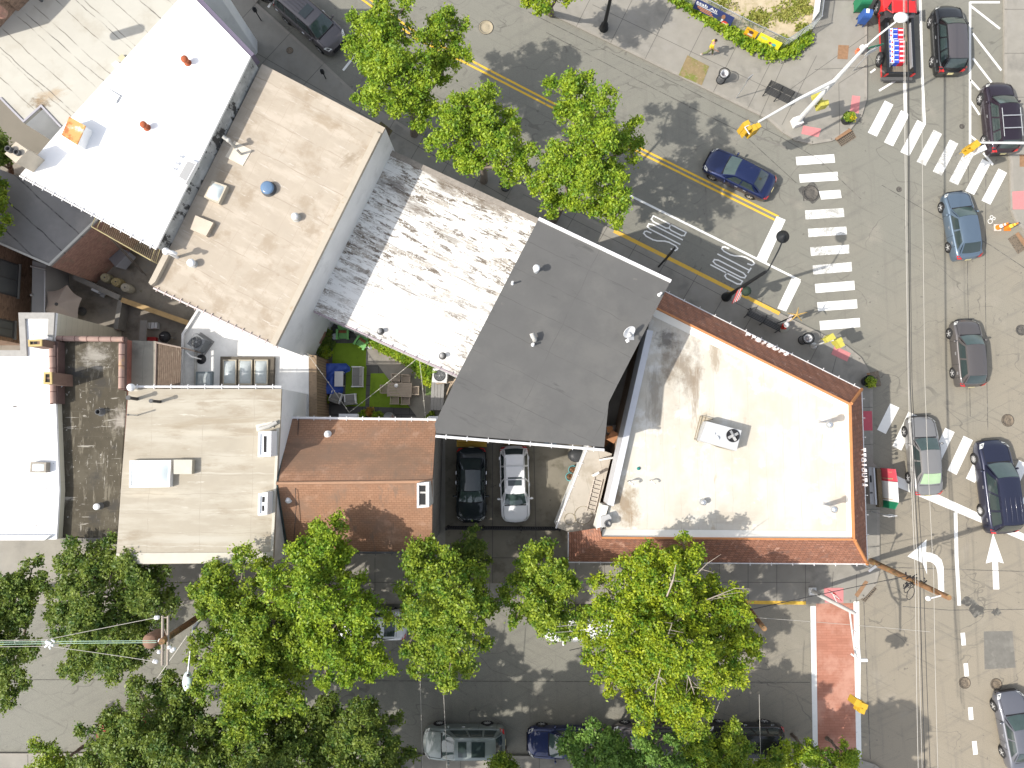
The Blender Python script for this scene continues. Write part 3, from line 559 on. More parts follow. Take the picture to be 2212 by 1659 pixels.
b = B(); b.prism(ats([(251, 1195), (591, 1193), (590, 1215), (250.5, 1218)], zL+.02), zL+.001, zL+.03); strip(b, ats([(590, 1216), (604, 925)], zL), .14, zL, zL+.08, flip=False); part('roof_edging', b, M('roof_edge_pale', (.52, .49, .42), .85), tL, True)
chimney(tL, [(559, 933), (587, 931), (586, 986), (558, 987)], 0, 8.3, M('chimney_whitewash', (.82, .83, .84), .8), [[(569.5, 942), (576, 942), (575.5, 977), (569.5, 977)]], m_wht)
chimney(tL, [(559, 1066), (579, 1063), (578, 1112), (558, 1113)], 0, 8.2, M('chimney_whitewash', (.82, .83, .84), .8), [[(566.5, 1073), (572, 1073), (571.5, 1085), (566, 1085)], [(566, 1092), (571, 1092), (571, 1104), (566, 1104)]], m_wht)
# --- dark roof with terracotta coping, white roofs further along
zD = 5.9
DPp = [(120, 732), (268, 732), (266, 843), (272, 845), (253, 1163), (128, 1160), (127, 960)]
m_dbr = M('roof_dark_scuffed', (.07, .06, .042), .9, .25, 1.5, [((.10, .088, .064), .55, .08, .6), ((.15, .133, .10), .595, .05, 1.5, (2.4, .5, 1), 0), ((.30, .28, .24), .645, .025, 2.0, (3.4, .45, 1), 0), ((.40, .38, .34), .665, .02, 4.5), ((.30, .28, .24), .64, .02, 1.6, (.4, 3, 1), 0), ((.055, .05, .042), .62, .08, .7)], spots=[(205, 770, 5.9, 1.2, 1.0, 0, (.36, .34, .3), .7), (260, 905, 5.9, .8, 1.0, 0, (.34, .31, .27), .7), (165, 805, 5.9, .9, .6, 0, (.05, .05, .05), .8)], seam=[(1.35, .04, (.09, .08, .06), 90)])
tD, P = bldg('row_building', 'building with a scuffed dark brown roof and terracotta coping tiles', DPp, zD, M('brick_dark_red', (.3, .13, .1), .9, .25, 3, brick=dict(cm=(.8, .8, .8))), m_dbr)
m_terra = M('terracotta_coping', (.36, .245, .205), .75, .2, 1.8, [((.45, .29, .17), .62, .05, 1.2)]); 
def coping_tiles(t, p, q, n, w, z):
    p, q = Vector(p), Vector(q); d = (q-p)/n; ang = math.atan2(d.y, d.x)
    b = B()
    for i in range(n): c = p+d*(i+.5); b.lathe(c, [(w*.5, -d.length*.485), (w*.5, d.length*.485)], 10, M4=Matrix.Rotation(ang, 3, 'Z') @ Matrix.Rotation(R(90), 3, 'Y'))
    b.slot(1)
    for i in range(n+1): c = p+d*i; b.lathe(c, [(w*.53, -.02), (w*.53, .02)], 10, cap=False, M4=Matrix.Rotation(ang, 3, 'Z') @ Matrix.Rotation(R(90), 3, 'Y'))
    part('coping_tile', b, [m_terra, flat((.12, .06, .05), .8)], t, True)
b = B(); b.prism(ats([(108, 726), (270, 728), (269, 738), (108, 736)], zD+.25), zD-.02, zD+.25); b.prism(ats([(258, 739), (269, 739), (268, 842), (257, 842)], zD+.25), zD-.02, zD+.25); b.prism(ats([(110, 737), (125, 737), (125, 872), (112, 872)], zD+.6), 0, zD+.6); part('parapet', b, M('brick_sooty', (.13, .085, .075), .9, .25, 4), tD, True)
coping_tiles(tD, at(112, 731, zD+.27), at(268, 733, zD+.27), 6, .3, zD); coping_tiles(tD, at(263, 742, zD+.27), at(262, 840, zD+.27), 4, .3, zD); coping_tiles(tD, at(113, 745, zD+.63), at(115, 872, zD+.63), 5, .32, zD)
chimney(tD, [(96, 804), (113, 804), (114, 830), (95, 830)], zD, 7.6, M('chimney_brown', (.2, .13, .1), .9, .2, 4), [[(98, 807), (107, 807), (107, 815), (98, 815)], [(98, 819), (107, 819), (107, 827), (98, 827)]], M('chimney_pot_yellow', (.5, .38, .17), .9))
b = B(); b.tube([at(126, 744, zD+.3), at(127, 806, zD+.3)], .04, 6); b.tube([at(135, 812, zD+.3), at(134, 834, zD+.3), at(128, 840, zD+.3), at(126, 870, zD+.3)], .04, 6); part('downpipe', b, m_steel, tD, True)
b = B(); b.prism(ats([(128, 1163), (253, 1163), (252, 1176), (128, 1174)], zD+.2), zD-.6, zD+.12); part('cornice', b, M('cornice_grey', (.2, .19, .17), .9, .3, 3), tD, True)
zX = 6.4
m_lw = M('roof_white_speckled', (.86, .86, .86), .75, .05, 1.0, [((.12, .11, .1), .66, .03, 2.2, (.7, 1.6, 1), 0), ((.45, .44, .43), .67, .05, .5), ((.3, .28, .26), .71, .02, 5, (.6, 1.5, 1), 0)])
LWP = [(-90, 757), (47, 757), (43, 676), (122, 676), (116, 745), (118, 800), (124, 960), (128, 1060), (122, 1165), (-90, 1168)]
siding = M('wall_cream_siding', (.58, .55, .44), .8, .08, 1, brick=dict(w=6, h=.5, mortar=.012, c2=(.97, .97, .97), cm=(.75, .75, .72)))
tX, P = bldg('row_building', 'building with a speckled white roof and cream sided rear wing', LWP, zX, siding, m_lw)
b = B(); strip(b, ats([(-90, 757), (47, 757), (43, 676), (121, 676), (117, 745)], zX), .33, zX, zX+.12, flip=True); part('parapet', b, M('parapet_grey', (.36, .35, .33), .9, .2, 3), tX, True)
b = B(); b.prism(ats([(-90, 1155), (112, 1156), (100, 1166), (-90, 1166)], zX+.1), zX+.001, zX+.25); part('front_parapet', b, m_wht, tX, True)
chimney(tX, [(62, 734), (92, 733), (92, 748), (63, 749)], zX, 7.5, M('chimney_brown', (.2, .13, .1), .9, .2, 4), [[(65, 736), (71, 736), (71, 743), (65, 743)], [(73, 736), (80, 736), (80, 743), (73, 743)]], M('chimney_pot_yellow', (.5, .38, .17), .9))
b = B(); b.prism(ats([(82, 725), (104, 727), (103, 734), (76, 732)], zX+.5), zX, zX+.5); part('roof_hatch', b, m_wht, tX, True)
# --- dark grey roof and brick house on the far edge
zB = 4.5
BP = [(-90, 330), (46, 384), (213, 474), (108, 575), (0, 528), (-90, 488)]
tB_, P = bldg('row_building', 'low brick building with a shaded grey roof and white edge trim', BP, zB, brick_r, M('roof_grey_rolls', (.24, .235, .23), .9, .15, .9, [((.29, .28, .27), .58, .1, .6)], seam=[(1.35, .07, (.03, .03, .03), 48)]))
b = B(); strip(b, ats([(213, 474), (108, 575), (0, 528), (-90, 488)], zB), .12, zB, zB+.08, flip=True); part('roof_edging', b, M('edging_pale', (.55, .54, .5), .7), tB_, True)
b = B(); x = at(68, 640, 0).x; ya_, yb_ = at(0, 440, 0).y, at(0, 746, 0).y; b.prism([(x, ya_), (x, yb_), (x-9, yb_), (x-9, ya_)], 0, 12)
t0 = thing('brick_building', 'brown brick building with two windows above the backyard', 'building', (x-4, at(0, 650, 0).y, 0)); part('wall', b, brick_b, t0, True)
for (ya, yb, za, zb, split) in ((568, 637, 1.4, 3.0, 'h'), (693, 727, 1.5, 2.8, 'v')):
    y0, y1 = at(10, ya, 2).y, at(10, yb, 2).y; m = (y0+y1)/2; b = B(); h = (zb-za)
    for z in (za, zb): b.box((x+.03, m, z), (.08, abs(y0-y1)+.1, .08))
    for y in (y0, y1): b.box((x+.03, y, (za+zb)/2), (.08, .08, h))
    b.box((x+.025, m, (za+zb)/2), (.05, .06, h)); wf = part('window', b, m_dgy, t0, True)
    b = B(); b.box((x+.012, m, (za+zb)/2), (.02, abs(y0-y1)-.06, h-.06)); part('pane', b, M('window_glass_dim', (.16, .17, .17), .15, .1, 2, spec=.5), wf, True)
    b = B(); b.box((x+.08, m, za-.1), (.18, abs(y0-y1)+.2, .08)); part('sill', b, flat((.25, .24, .22), .8), wf, True)
# ------------------------------------------------------------------ things on the roofs
m_rust = M('vent_rust', (.36, .10, .045), .85, .25, 8)
def vent(x, y, z, label, prof, mat, n=16, name='roof_vent', top=None, rot=None):
    t = thing(name, label, 'vent', at(x, y, z)); b = B(); b.lathe((0, 0, 0), prof, n, M4=rot); part('pipe', b, mat, t)
    if top: b = B(); b.lathe((0, 0, 0), top[0], n, M4=rot); part('cap', b, top[1], t)
    return t
cap0 = lambda r, h: [(r, h), (r*1.25, h+.02), (r*1.25, h+.14), (r*.5, h+.2), (.005, h+.2)]
pipe0 = lambda r, h: [(r*1.6, 0), (r*1.6, .03), (r, .05), (r, h)]
vent(406, 136, zW, 'rusty round vent near the upper tip of the bright white roof', pipe0(.12, .3), m_rust, top=(cap0(.15, .3), m_rust)); vent(318, 276, zW, 'rusty round vent in the middle of the bright white roof', pipe0(.12, .3), m_rust, top=(cap0(.14, .3), m_rust))
for x, y in ((391, 340), (383, 355), (377, 366)): vent(x, y, zW, 'one of three tiny white vents beside the open roof box on the white roof', [(.09, 0), (.09, .16), (.02, .2)], m_wht, 10)['group'] = 'tiny white vents on the white roof'
def roofbox(name, label, cat, top, z0, z1, mat, lid=None, lidz=.05, inset=0, extra=None):
    P = ats(top, z1); c = cen(P); t = thing(name, label, cat, (c.x, c.y, z0)); b = B(); b.prism(P, z0, z1-lidz, bottom=False); part('box', b, mat, t, True)
    if lid: b = B(); Q = [c+(p-c)*(1-inset) for p in P]; b.prism(Q, z1-lidz, z1); part('lid', b, lid, t, True)
    return t, P
m_rustlid = M('rust_stained_lid', (.72, .68, .58), .75, .1, 3, [((.62, .33, .12), .44, .06, 1.2), ((.42, .15, .05), .52, .05, 1.1)])
roofbox('roof_hatch', 'rust-stained square hatch standing on the edge of the white roof', 'hatch', [(150, 253), (183, 272), (165, 311), (134, 291)], zW, zW+.75, m_wht, m_rustlid, .08, -.05)
t0, P = roofbox('roof_box', 'open grey roof box beside the soot-streaked wall', 'roof box', [(405, 342), (425, 350), (400, 396), (381, 384)], zW, zW+.35, m_wht)
b = B(); c = cen(P); b.prism([c+(p-c)*.8 for p in P], zW+.31, zW+.315); part('opening', b, m_gry, t0, True)
P = ats([(34, 306), (10, 332), (34, 352), (60, 324)], 9.8); t0 = thing('chimney', 'beige chimney stack climbing the outer wall beside the white roof', 'chimney', (cen(P).x, cen(P).y, 0)); b = B(); b.prism(P, -.05, 9.8); part('stack', b, M('chimney_beige', (.52, .46, .37), .9, .15, 2), t0, True)
b = B(); b.lathe(at(24, 325, 9.8), [(.16, 0), (.16, .25), (.12, .25), (.12, .02)], 10, cap=False); b.lathe(at(40, 331, 9.8), [(.16, 0), (.16, .18), (.12, .18), (.12, .02)], 10, cap=False); part('chimney_pot', b, m_dgy, t0, True)
b = B(); b.tube([at(235, 193, zW+.05), at(260, 207, zW+.05), at(251, 222, zW+.05)], .035, 6); tag(build(b, 'conduit', m_steel), 'bent metal conduit lying on the bright white roof', 'conduit')
roofbox('roof_box', 'small white box on the edge of the cream roof', 'roof box', [(240, 137), (249, 130), (259, 137), (250, 148)], zC, zC+.25, m_wht)
roofbox('roof_box', 'small tan box on the edge of the cream roof', 'roof box', [(253, 124), (262, 115), (272, 124), (263, 134)], zC, zC+.2, flat((.5, .44, .3), .8))
vent(90, 2, zC, 'small dark vent on the cream roof under the brick wall', [(.08, 0), (.08, .2), (.01, .22)], m_dgy, 10)
# domed skylights
def dome(name, label, top, z, h, fr, gl, n=8, fw=.1, dh=.22, parent=None):
    P = ats(top, z+h); c = cen(P)
    t = parent or thing(name, label, 'skylight', (c.x, c.y, z))
    b = B(); b.prism(P, z, z+h); strip(b, P[::-1] if sum(P[i].x*P[(i+1) % 4].y-P[(i+1) % 4].x*P[i].y for i in range(4)) < 0 else P, fw, z+h+.001, z+h+.05, True); f = part('frame', b, fr, t, True)
    Q = [c+(p-c)*.9 for p in P]; rows = []
    for i in range(n+1):
        r = []
        for j in range(n+1):
            u, v = i/n, j/n; p = (Q[0]*(1-u)+Q[1]*u)*(1-v)+(Q[3]*(1-u)+Q[2]*u)*v
            r.append(Vector((p.x, p.y, z+h+.01+dh*(max(0, math.sin(math.pi*u))*max(0, math.sin(math.pi*v)))**.55)))
        rows.append(r)
    b = B(); b.grid(rows, flip=True); part('dome', b, gl, t, True); return t
m_dome = M('skylight_acrylic', (.40, .44, .45), .18, .08, 1.5, spec=.6, coat=.5); m_domew = M('skylight_acrylic_white', (.62, .68, .68), .22, .06, 1, spec=.5, coat=.4); m_bronze = flat((.24, .20, .14), .5)
dome('skylight', 'large white-framed dome skylight on the wrinkled beige roof', [(281, 995), (370, 994), (367, 1052), (280, 1053)], zL, .3, m_wht, m_domew, 10)
roofbox('roof_hatch', 'flat beige hatch beside the large dome skylight', 'hatch', [(375, 993), (415, 993), (414, 1024), (375, 1024)], zL, zL+.35, flat((.42, .38, .3), .8), M('hatch_lid_beige', (.5, .48, .41), .85), .06)
dome('skylight', 'square dome skylight with beige frame on the tan roof', [(459, 391), (491, 402), (473, 440), (441, 426)], zT, .3, flat((.5, .45, .36), .7), m_domew)
roofbox('roof_hatch', 'flat square hatch on the tan roof', 'hatch', [(422, 465), (461, 481), (445, 510), (411, 495)], zT, zT+.3, m_tan, M('hatch_lid_tan', (.54, .47, .38), .85), .05)
dome('skylight', 'small square skylight on the speckled white roof', [(67, 998), (101, 999), (100, 1021), (66, 1021)], zX, .3, flat((.28, .25, .21), .6), m_domew, dh=.08)
vent(581, 409, zT, 'round black vent with a blue glass top on the tan roof', [(.42, 0), (.42, .04), (.3, .06), (.3, .22)], m_dgy, 20, top=([(.36, .22), (.36, .3), (.26, .34), (.005, .36)], M('glass_blue', (.12, .2, .32), .15, .1, 3, spec=.6)))
vent(641, 471, zT, 'white turbine vent in the middle of the tan roof', [(.24, 0), (.24, .05), (.15, .08), (.15, .22), (.22, .24), (.22, .3)], m_stack, top=([(.18, .3), (.18, .36), (.08, .44), (.01, .44)], m_wht))
vent(419, 571, zT, 'white mushroom vent near the rear corner of the tan roof', pipe0(.13, .25), m_stack, top=(cap0(.17, .25), m_wht))
t0 = thing('flue', 'white bent flue pipe on the rear parapet of the tan roof', 'vent', at(383, 556, zT)); b = B(); b.tube([(0, 0, 0), (0, 0, .9), (-.05, .05, 1.15), (.18, -.02, 1.3), (.4, -.06, 1.25), (.45, -.07, 1.05)], .09, 8); b.ball((-.02, .02, 1.16), .2, 10); part('pipe', b, m_wht, t0)
t0 = thing('flue', 'cluster of weathered white flue pipes on a pale pad of the tan roof', 'vent', at(512, 322, zT)); b = B(); b.box((.1, -.25, .02), (1.1, 1.0, .03), R(-28)); part('pad', b, flat((.66, .6, .5), .85), t0)
b = B(); b.tube([(-.1, .1, .02), (-.1, .1, .9), (-.35, .25, 1.05)], .1, 8); b.tube([(.25, -.3, .02), (.25, -.3, .7)], .07, 8); b.ball((-.1, .1, .9), .13); part('pipe', b, m_stack, t0)
for x, y, lab in ((822, 716, 'dark goose-necked vent on the peeling white roof above the green chairs'), (956, 769, 'dark vent at the low corner of the peeling white roof')):
    vent(x, y, zS, lab, [(.22, 0), (.2, .05), (.12, .09), (.1, .3)], m_dgy, 12, top=([(.14, .3), (.13, .36), (.02, .4)], m_gry))
vent(1158, 585, zG, 'white capped vent pipe near the front of the dark grey roof', pipe0(.09, .5), m_steel, top=(cap0(.14, .5), m_wht)); vent(1107, 613, zG, 'thin vent pipe by the peeling roof side of the dark grey roof', pipe0(.05, .45), m_wht, 8)
vent(1424, 637, zG, 'thin vent pipe near the street corner of the dark grey roof', pipe0(.06, .45), m_wht, 8); vent(1151, 745, zG, 'short white vent pipe beside the cowled vent on the dark grey roof', pipe0(.06, .4), m_wht, 8)
t0 = thing('roof_vent', 'white cowled vent in the middle of the dark grey roof', 'vent', at(1155, 735, zG)); b = B(); b.tube([(0, 0, 0), (0, 0, .3), (-.1, .12, .45), (-.16, .28, .46)], .12, 10); part('pipe', b, m_stack, t0)
t0 = thing('satellite_dish', 'white satellite dish on the dark grey roof edge', 'satellite dish', at(1362, 727, zG)); q = Matrix.Rotation(R(35), 3, 'Z') @ Matrix.Rotation(R(52), 3, 'X')
b = B(); b.lathe((-.2, .2, .55), [(.005, 0), (.2, .03), (.34, .1), (.345, .1), (.34, .08)], 18, cap=False, M4=q); part('dish', b, m_wht, t0)
b = B(); b.tube([(0, 0, 0), (0, 0, .4), (-.16, .16, .52)], .03, 6); b.box((0, 0, .01), (.35, .35, .02)); b.tube([(.25, .2, 0), (-.1, .12, .5)], .015, 5); part('mast', b, m_steel, t0)
b = B(); b.tube([(-.1, .1, .5), (-.3, -.3, .85)], .02, 5); b.box((-.31, -.33, .87), (.14, .16, .08), R(30)); part('receiver', b, m_wht, t0)
# restaurant roof
t0 = thing('rooftop_unit', 'grey rooftop air conditioner with round fan on the cream restaurant roof', 'air conditioner', at(1556, 941, zF)); P = ats([(1527, 910), (1602, 930), (1591, 974), (1511, 951)], zF+.95)
b = B(); b.prism(P, zF+.12, zF+.95); b.prism([cen(P)+(p-cen(P))*.9 for p in P], zF, zF+.12); part('casing', b, M('casing_grey', (.50, .51, .52), .55, .1, 1.5), t0, True)
fc = at(1583, 941, zF+.95); b = B(); b.lathe(fc, [(.36, .0), (.36, .05), (.32, .06), (.32, -.0)], 24, cap=False); disc(b, fc, .32, zF+.958); fo = part('fan_guard', b, m_blk, t0, True)
b = B()
for i in range(4): a = i*math.pi/2+.5; q = Matrix.Rotation(a, 3, 'Z') @ Matrix.Rotation(R(18), 3, 'X'); b.box(fc+q @ Vector((.18, 0, .04))+Vector((0, 0, .02)), (.24, .15, .01), M4=q)
b.lathe(fc, [(.09, .02), (.09, .09), (.005, .1)], 10); part('fan_blade', b, m_gry, fo, True)
b = B(); zz = zF+.12
b.tube([at(1508, 952, zz+.1), at(1500, 949, zz+.1), at(1513, 899, zz+.1), at(1540, 906, zz+.1)], .025, 6); b.tube([at(1508, 954, zz+.25), at(1504, 951, zz+.25), at(1517, 898, zz+.25)], .02, 6); b.tube([at(1500, 949, zF), at(1500, 949, zz+.1)], .02, 5); b.tube([at(1513, 899, zF), at(1513, 899, zz+.1)], .02, 5)
b.tube([at(1530, 956, zz+.3), at(1550, 965, zz+.2), at(1585, 973, zz+.2)], .03, 6); part('pipe', b, m_bronze, t0, True)
b = B(); b.lathe(at(1549, 946, zF+.95), [(.11, 0), (.11, .08), (.01, .1)], 10); b.lathe(at(1543, 937, zF+.95), [(.07, 0), (.07, .03), (.01, .04)], 10); part('port', b, m_wht, t0, True)
m_galv = M('galvanised', (.6, .62, .64), .3, .15, 6, metal=.7)
for x, y, lab in ((1767, 918, 'shiny round exhaust stack near the upper end of the restaurant roof'), (1776, 1094, 'shiny round exhaust stack near the lower end of the restaurant roof')): vent(x, y, zF, lab, [(.3, 0), (.2, .08), (.13, .12), (.13, 1.35)], M('stack_pale', (.66, .64, .6), .6, .1, 4), top=([(.19, 1.35), (.19, 1.48), (.1, 1.58), (.005, 1.6)], m_galv))
vent(1517, 1084, zF, 'short galvanised vent on the restaurant roof near the tree shadow', pipe0(.11, .22), m_galv, top=(cap0(.13, .22), m_galv))
vent(1379, 1012, zF, 'small green drain vent on the cream restaurant roof', [(.09, 0), (.09, .08), (.04, .12), (.01, .12)], flat((.02, .2, .18), .5), 10)
for x, y, lab in ((1357, 1040, 'white hooked vent pipe on the restaurant roof nearer the ladder'), (1405, 1038, 'small white hooked vent pipe further from the ladder')):
    s_ = 1 if x < 1400 else .65
    t0 = thing('roof_vent', lab, 'vent', at(x, y, zF)); b = B(); b.tube([(0, 0, 0), (0, 0, .5*s_), (.02, -.02, .62*s_), (.1, -.08, .66*s_), (.18, -.14, .6*s_), (.19, -.15, .5*s_)], .055*s_+.01, 8); part('pipe', b, flat((.74, .71, .64), .6), t0)
t0, P = roofbox('exhaust_fan', 'grey box exhaust fan at the low corner of the restaurant roof', 'exhaust fan', [(1299, 1116), (1316, 1111), (1321, 1118), (1319, 1136), (1300, 1140)], zF, zF+.55, flat((.42, .42, .42), .6)); b = B(); b.lathe(at(1313, 1131, zF+.55), [(.2, 0), (.2, .12), (.13, .12), (.13, .01)], 14, cap=False); part('outlet', b, m_dgy, t0, True)
# beige roof row items
def pole(x0, y0, z0, x1, y1, z1, r, label, mat, name='vent_pipe', top=None):
    p, q = at(x0, y0, z0), at(x1, y1, z1); t = thing(name, label, 'vent', p); b = B(); b.tube([p, q], r, 10); part('pipe', b, mat, t, True); b = B(); b.tube([q-(q-p).normalized()*.06, q+(q-p).normalized()*.03], r*1.35, 10); part('cap', b, top or m_dgy, t, True)
pole(296, 862, zL, 277, 859, zL+.95, .09, 'black vent pipe at the very corner of the beige roof', m_blk); pole(346, 868, zL, 326, 866, zL+.9, .08, 'black capped vent pipe on a pale patch of the beige roof', m_blk); pole(297, 897, zL, 276, 896, zL+.95, .035, 'thin pale vent pipe on the beige roof edge', m_steel)
t0 = thing('globe_vent', 'white globe on the gutter corner of the beige roof', 'vent', at(291, 838, zL)); b = B(); b.tube([(0, 0, -.1), (0, 0, .25)], .06, 8); part('stem', b, m_wht, t0); b = B(); b.ball((0, 0, .35), .21, 16); part('globe', b, m_wht, t0)
t0 = thing('exhaust_duct', 'grey corrugated exhaust duct beside the taller white chimney', 'duct', at(585, 918, zL)); b = B(); b.tube([at(560, 926, zL+.15), at(578, 922, zL+.18), at(598, 912, zL+.1)], .11, 10); part('duct', b, m_stack, t0, True); b = B(); b.box(at(572, 921, zL+.04), (.9, .35, .06), R(12)); part('pad', b, flat((.6, .57, .5), .8), t0, True)
vent(219, 890, zD, 'dark round vent on the scuffed roof near the beige roof pipes', [(.24, 0), (.2, .04), (.16, .06), (.16, .35), (.12, .35), (.12, .1)], m_dgy, 14); vent(217, 1093, zD, 'white-topped round vent on the scuffed roof near the cross street', [(.2, 0), (.16, .06), (.15, .32)], m_dgy, 14, top=([(.17, .32), (.17, .4), (.01, .42)], m_wht))
for x, y, z, lab in ((708, 938, 6.0, 'small white vent on the shaded back slope of the red shingle roof'), (624, 1079, 7.0, 'small white vent on the front slope of the red shingle roof')):
    vent(x, y, z, lab, [(.2, -.15), (.2, .06), (.14, .09), (.12, .16), (.06, .2), (.005, .2)], m_wht, 14)
# ------------------------------------------------------------------ low shed with ladder beside the restaurant
t0 = thing('lean_to_shed', 'low flat shed roof squeezed between driveway and restaurant', 'shed', at(1260, 1060, 0)); SPh = ats([(1271, 963), (1322, 980), (1296, 1085), (1286, 1120), (1290, 1142), (1231, 1150), (1203, 1140)], 2.9)
b = B(); b.prism(SPh, -.05, 2.78, top=False); part('wall', b, stuc, t0, True); b = B(); b.prism(SPh, 2.78, 2.9, bottom=True); part('roof', b, M('roof_shed_beige', (.47, .43, .37), .85, .1, 1, [((.38, .34, .28), .6, .1, 1)], seam=[(1.0, .04, (.33, .3, .25), 10)]), t0, True)
gutter(t0, at(1201, 1141, 2.88), at(1271, 962, 2.88), m_gut, 7, .06)
t0 = thing('ladder', 'wooden ladder lying on the flat shed roof', 'ladder', at(1287, 1070, 2.93)); L0, L1 = at(1276, 1105, 2.97), at(1293, 1034, 2.97); d = (L1-L0); nrm = Vector((-d.y, d.x, 0)).normalized()*.24
b = B(); b.tube([L0+nrm, L1+nrm], .035, 5); b.tube([L0-nrm, L1-nrm], .035, 5); part('rail', b, flat((.52, .46, .4), .7), t0, True); b = B()
for i in range(8): c = L0.lerp(L1, (i+.4)/8); b.tube([c+nrm, c-nrm], .028, 5)
part('rung', b, flat((.56, .5, .44), .7), t0, True)
t0 = thing('roof_vent', 'white elbow vent pipe beside the ladder on the shed roof', 'vent', at(1281, 1026, 2.9)); b = B(); b.tube([(0, 0, 0), (0, 0, .45), (.1, .08, .6), (.28, .18, .6)], .09, 8); b.tube([(.4, .9, 0), (.4, .9, .5), (.6, .95, .62), (1.2, 1.05, .6)], .06, 8); part('pipe', b, flat((.72, .7, .66), .6), t0)
for i, (x, y, r, lab) in enumerate(((1260, 1113, .52, 'large loop of thin wire lying on the shed roof'), (1231, 1121, .33, 'small loop of thin wire at the shed roof edge'))):
    b = B(); c = at(x, y, 2.93); b.tube([(c.x+r*math.cos(a*.31), c.y+r*math.sin(a*.31), 2.93+.03*math.sin(a)) for a in range(21)], .012, 4); tag(build(b, 'wire_loop', flat((.33, .28, .17), .6)), lab, 'wire')
# ------------------------------------------------------------------ white terrace behind the beige roof
zR = 2.8
TRp = [(395, 722), (430, 664), (520, 700), (640, 757), (667, 770), (667, 930), (393, 930)]
m_terr = M('terrace_membrane', (.62, .62, .61), .8, .06, 1.2, [((.42, .42, .42), .62, .08, .8), ((.25, .25, .25), .70, .02, 3.5), ((.74, .74, .73), .56, .1, .5)])
t0, P = bldg('rear_extension', 'single-storey rear extension with a white terrace roof carrying skylights', TRp, zR, stuc, m_terr, 'building')
b = B(); strip(b, ats([(430, 666), (395, 722), (392, 860)], zR), .14, zR, zR+.18); part('edge_curb', b, M('terrace_edge', (.6, .6, .6), .7, .1, 3), t0, True)
b = B(); b.prism(ats([(419, 742), (424, 742), (424, 850), (419, 850)], zR+.12), zR+.001, zR+.12); part('pipe_run', b, m_stack, t0, True)
t0 = thing('skylight', 'bronze-framed skylight with three clear domes on the white terrace', 'skylight', at(535, 803, zR))
b = B(); FPs = ats([(476, 770), (592, 771), (590, 838), (474, 838)], zR+.28); b.prism(FPs, zR, zR+.28); part('frame', b, M('frame_bronze_dark', (.10, .085, .065), .6, .2, 4), t0, True)
for x in (496, 530, 564): dome('', '', [(x-14, 777), (x+15, 777), (x+14, 831), (x-14, 831)], zR+.28, .08, flat((.42, .38, .3), .5), m_dome, parent=t0, fw=.05, dh=.26)
dome('skylight', 'small dark-framed skylight at the foot of the white terrace', [(424, 803), (459, 803), (458, 838), (423, 838)], zR, .2, flat((.2, .24, .26), .5), m_dome, dh=.12)
def ac_unit(x, y, z, rz, label, sz=(.78, .78, .8), mat=None, pad=True, slats=True):
    t = thing('ac_condenser', label, 'air conditioner', at(x, y, z), rz); h = sz[2]; mat = mat or flat((.17, .18, .19), .5)
    b = B(); b.box((0, 0, h/2+.05), (sz[0], sz[1], h)); 
    for i in range(6): b.box((0, 0, .12+h*.8*(i+.5)/6), (sz[0]+.016, sz[1]+.016, .025))
    part('casing', b, mat, t); r = min(sz[0], sz[1])*.42
    b = B(); b.lathe((0, 0, h+.05), [(r, 0), (r, .03), (r*.9, .04), (r*.9, .006), (.01, .006)], 22, cap=False); g = part('fan_guard', b, flat((.075, .08, .085), .4), t)
    b = B(); [b.lathe((0, 0, h+.05), [(r*k, .02), (r*k, .032), (r*k-.012, .032)], 22, cap=False) for k in (.35, .55, .75)]; b.lathe((0, 0, h+.05), [(r*.16, .01), (r*.16, .045), (.01, .05)], 10)
    for i in range(6): b.box((r*.5*math.cos(i*1.047), r*.5*math.sin(i*1.047), h+.075), (r*.9, .012, .012), i*1.047)
    part('fan_grille', b, flat((.3, .31, .32), .4), g)
    if pad: b = B(); b.box((0, 0, .02), (sz[0]+.24, sz[1]+.24, .05)); part('base_pad', b, flat((.24, .24, .24), .8), t)
    return t
ac_unit(438, 743, zR, R(-34), 'dark grey air conditioner on a pad on the white terrace')
t0 = thing('vent_pipe', 'white goose-neck pipe rising from a black collar on the terrace', 'vent', at(435, 776, zR)); b = B(); b.tube([(0, 0, 0), (0, 0, 1.3), (-.08, .1, 1.5), (-.25, .3, 1.5)], .045, 8); part('pipe', b, m_wht, t0); b = B(); b.lathe((0, 0, 0), [(.3, .004), (.3, .02), (.09, .05), (.07, .08)], 14); part('collar', b, m_blk, t0)
# ------------------------------------------------------------------ yards behind the row
m_yard = M('yard_concrete', (.24, .215, .18), .92, .22, .9, [((.15, .13, .105), .58, .1, .6), ((.21, .2, .18), .62, .08, 1.2), ((.11, .11, .055), .68, .06, .7)])
b = B(); b.prism(ats([(-60, 330), (330, 330), (700, 700), (1010, 760), (1010, 930), (600, 1000), (-60, 1000)], .02), -.1, .02); struct('yard', b, m_yard)
def wall_line(name, label, pts, w, h, mat, cat='wall', z=0, cap=None):
    P = ats(pts, z); c = cen(P); t = thing(name, label, cat, (c.x, c.y, z)); b = B(); strip(b, P, w, z-.05, z+h); part('wall_body', b, mat, t, True)
    if cap: b = B(); strip(b, P, w*1.25, z+h+.001, z+h+.06); part('coping', b, cap, t, True)
    return t
m_bl = M('block_wall', (.23, .22, .20), .9, .2, 2)
def up(pts, z): return [(PX+(x-PX)*1+0, y) for x, y in pts]
wall_line('garden_wall', 'grey concrete yard wall running behind the three barrels', [(175, 609), (272, 654)], .32, .9, m_bl)
wall_line('garden_wall', 'short grey yard wall dividing the two backyards', [(272, 654), (262, 715)], .28, .9, m_bl)
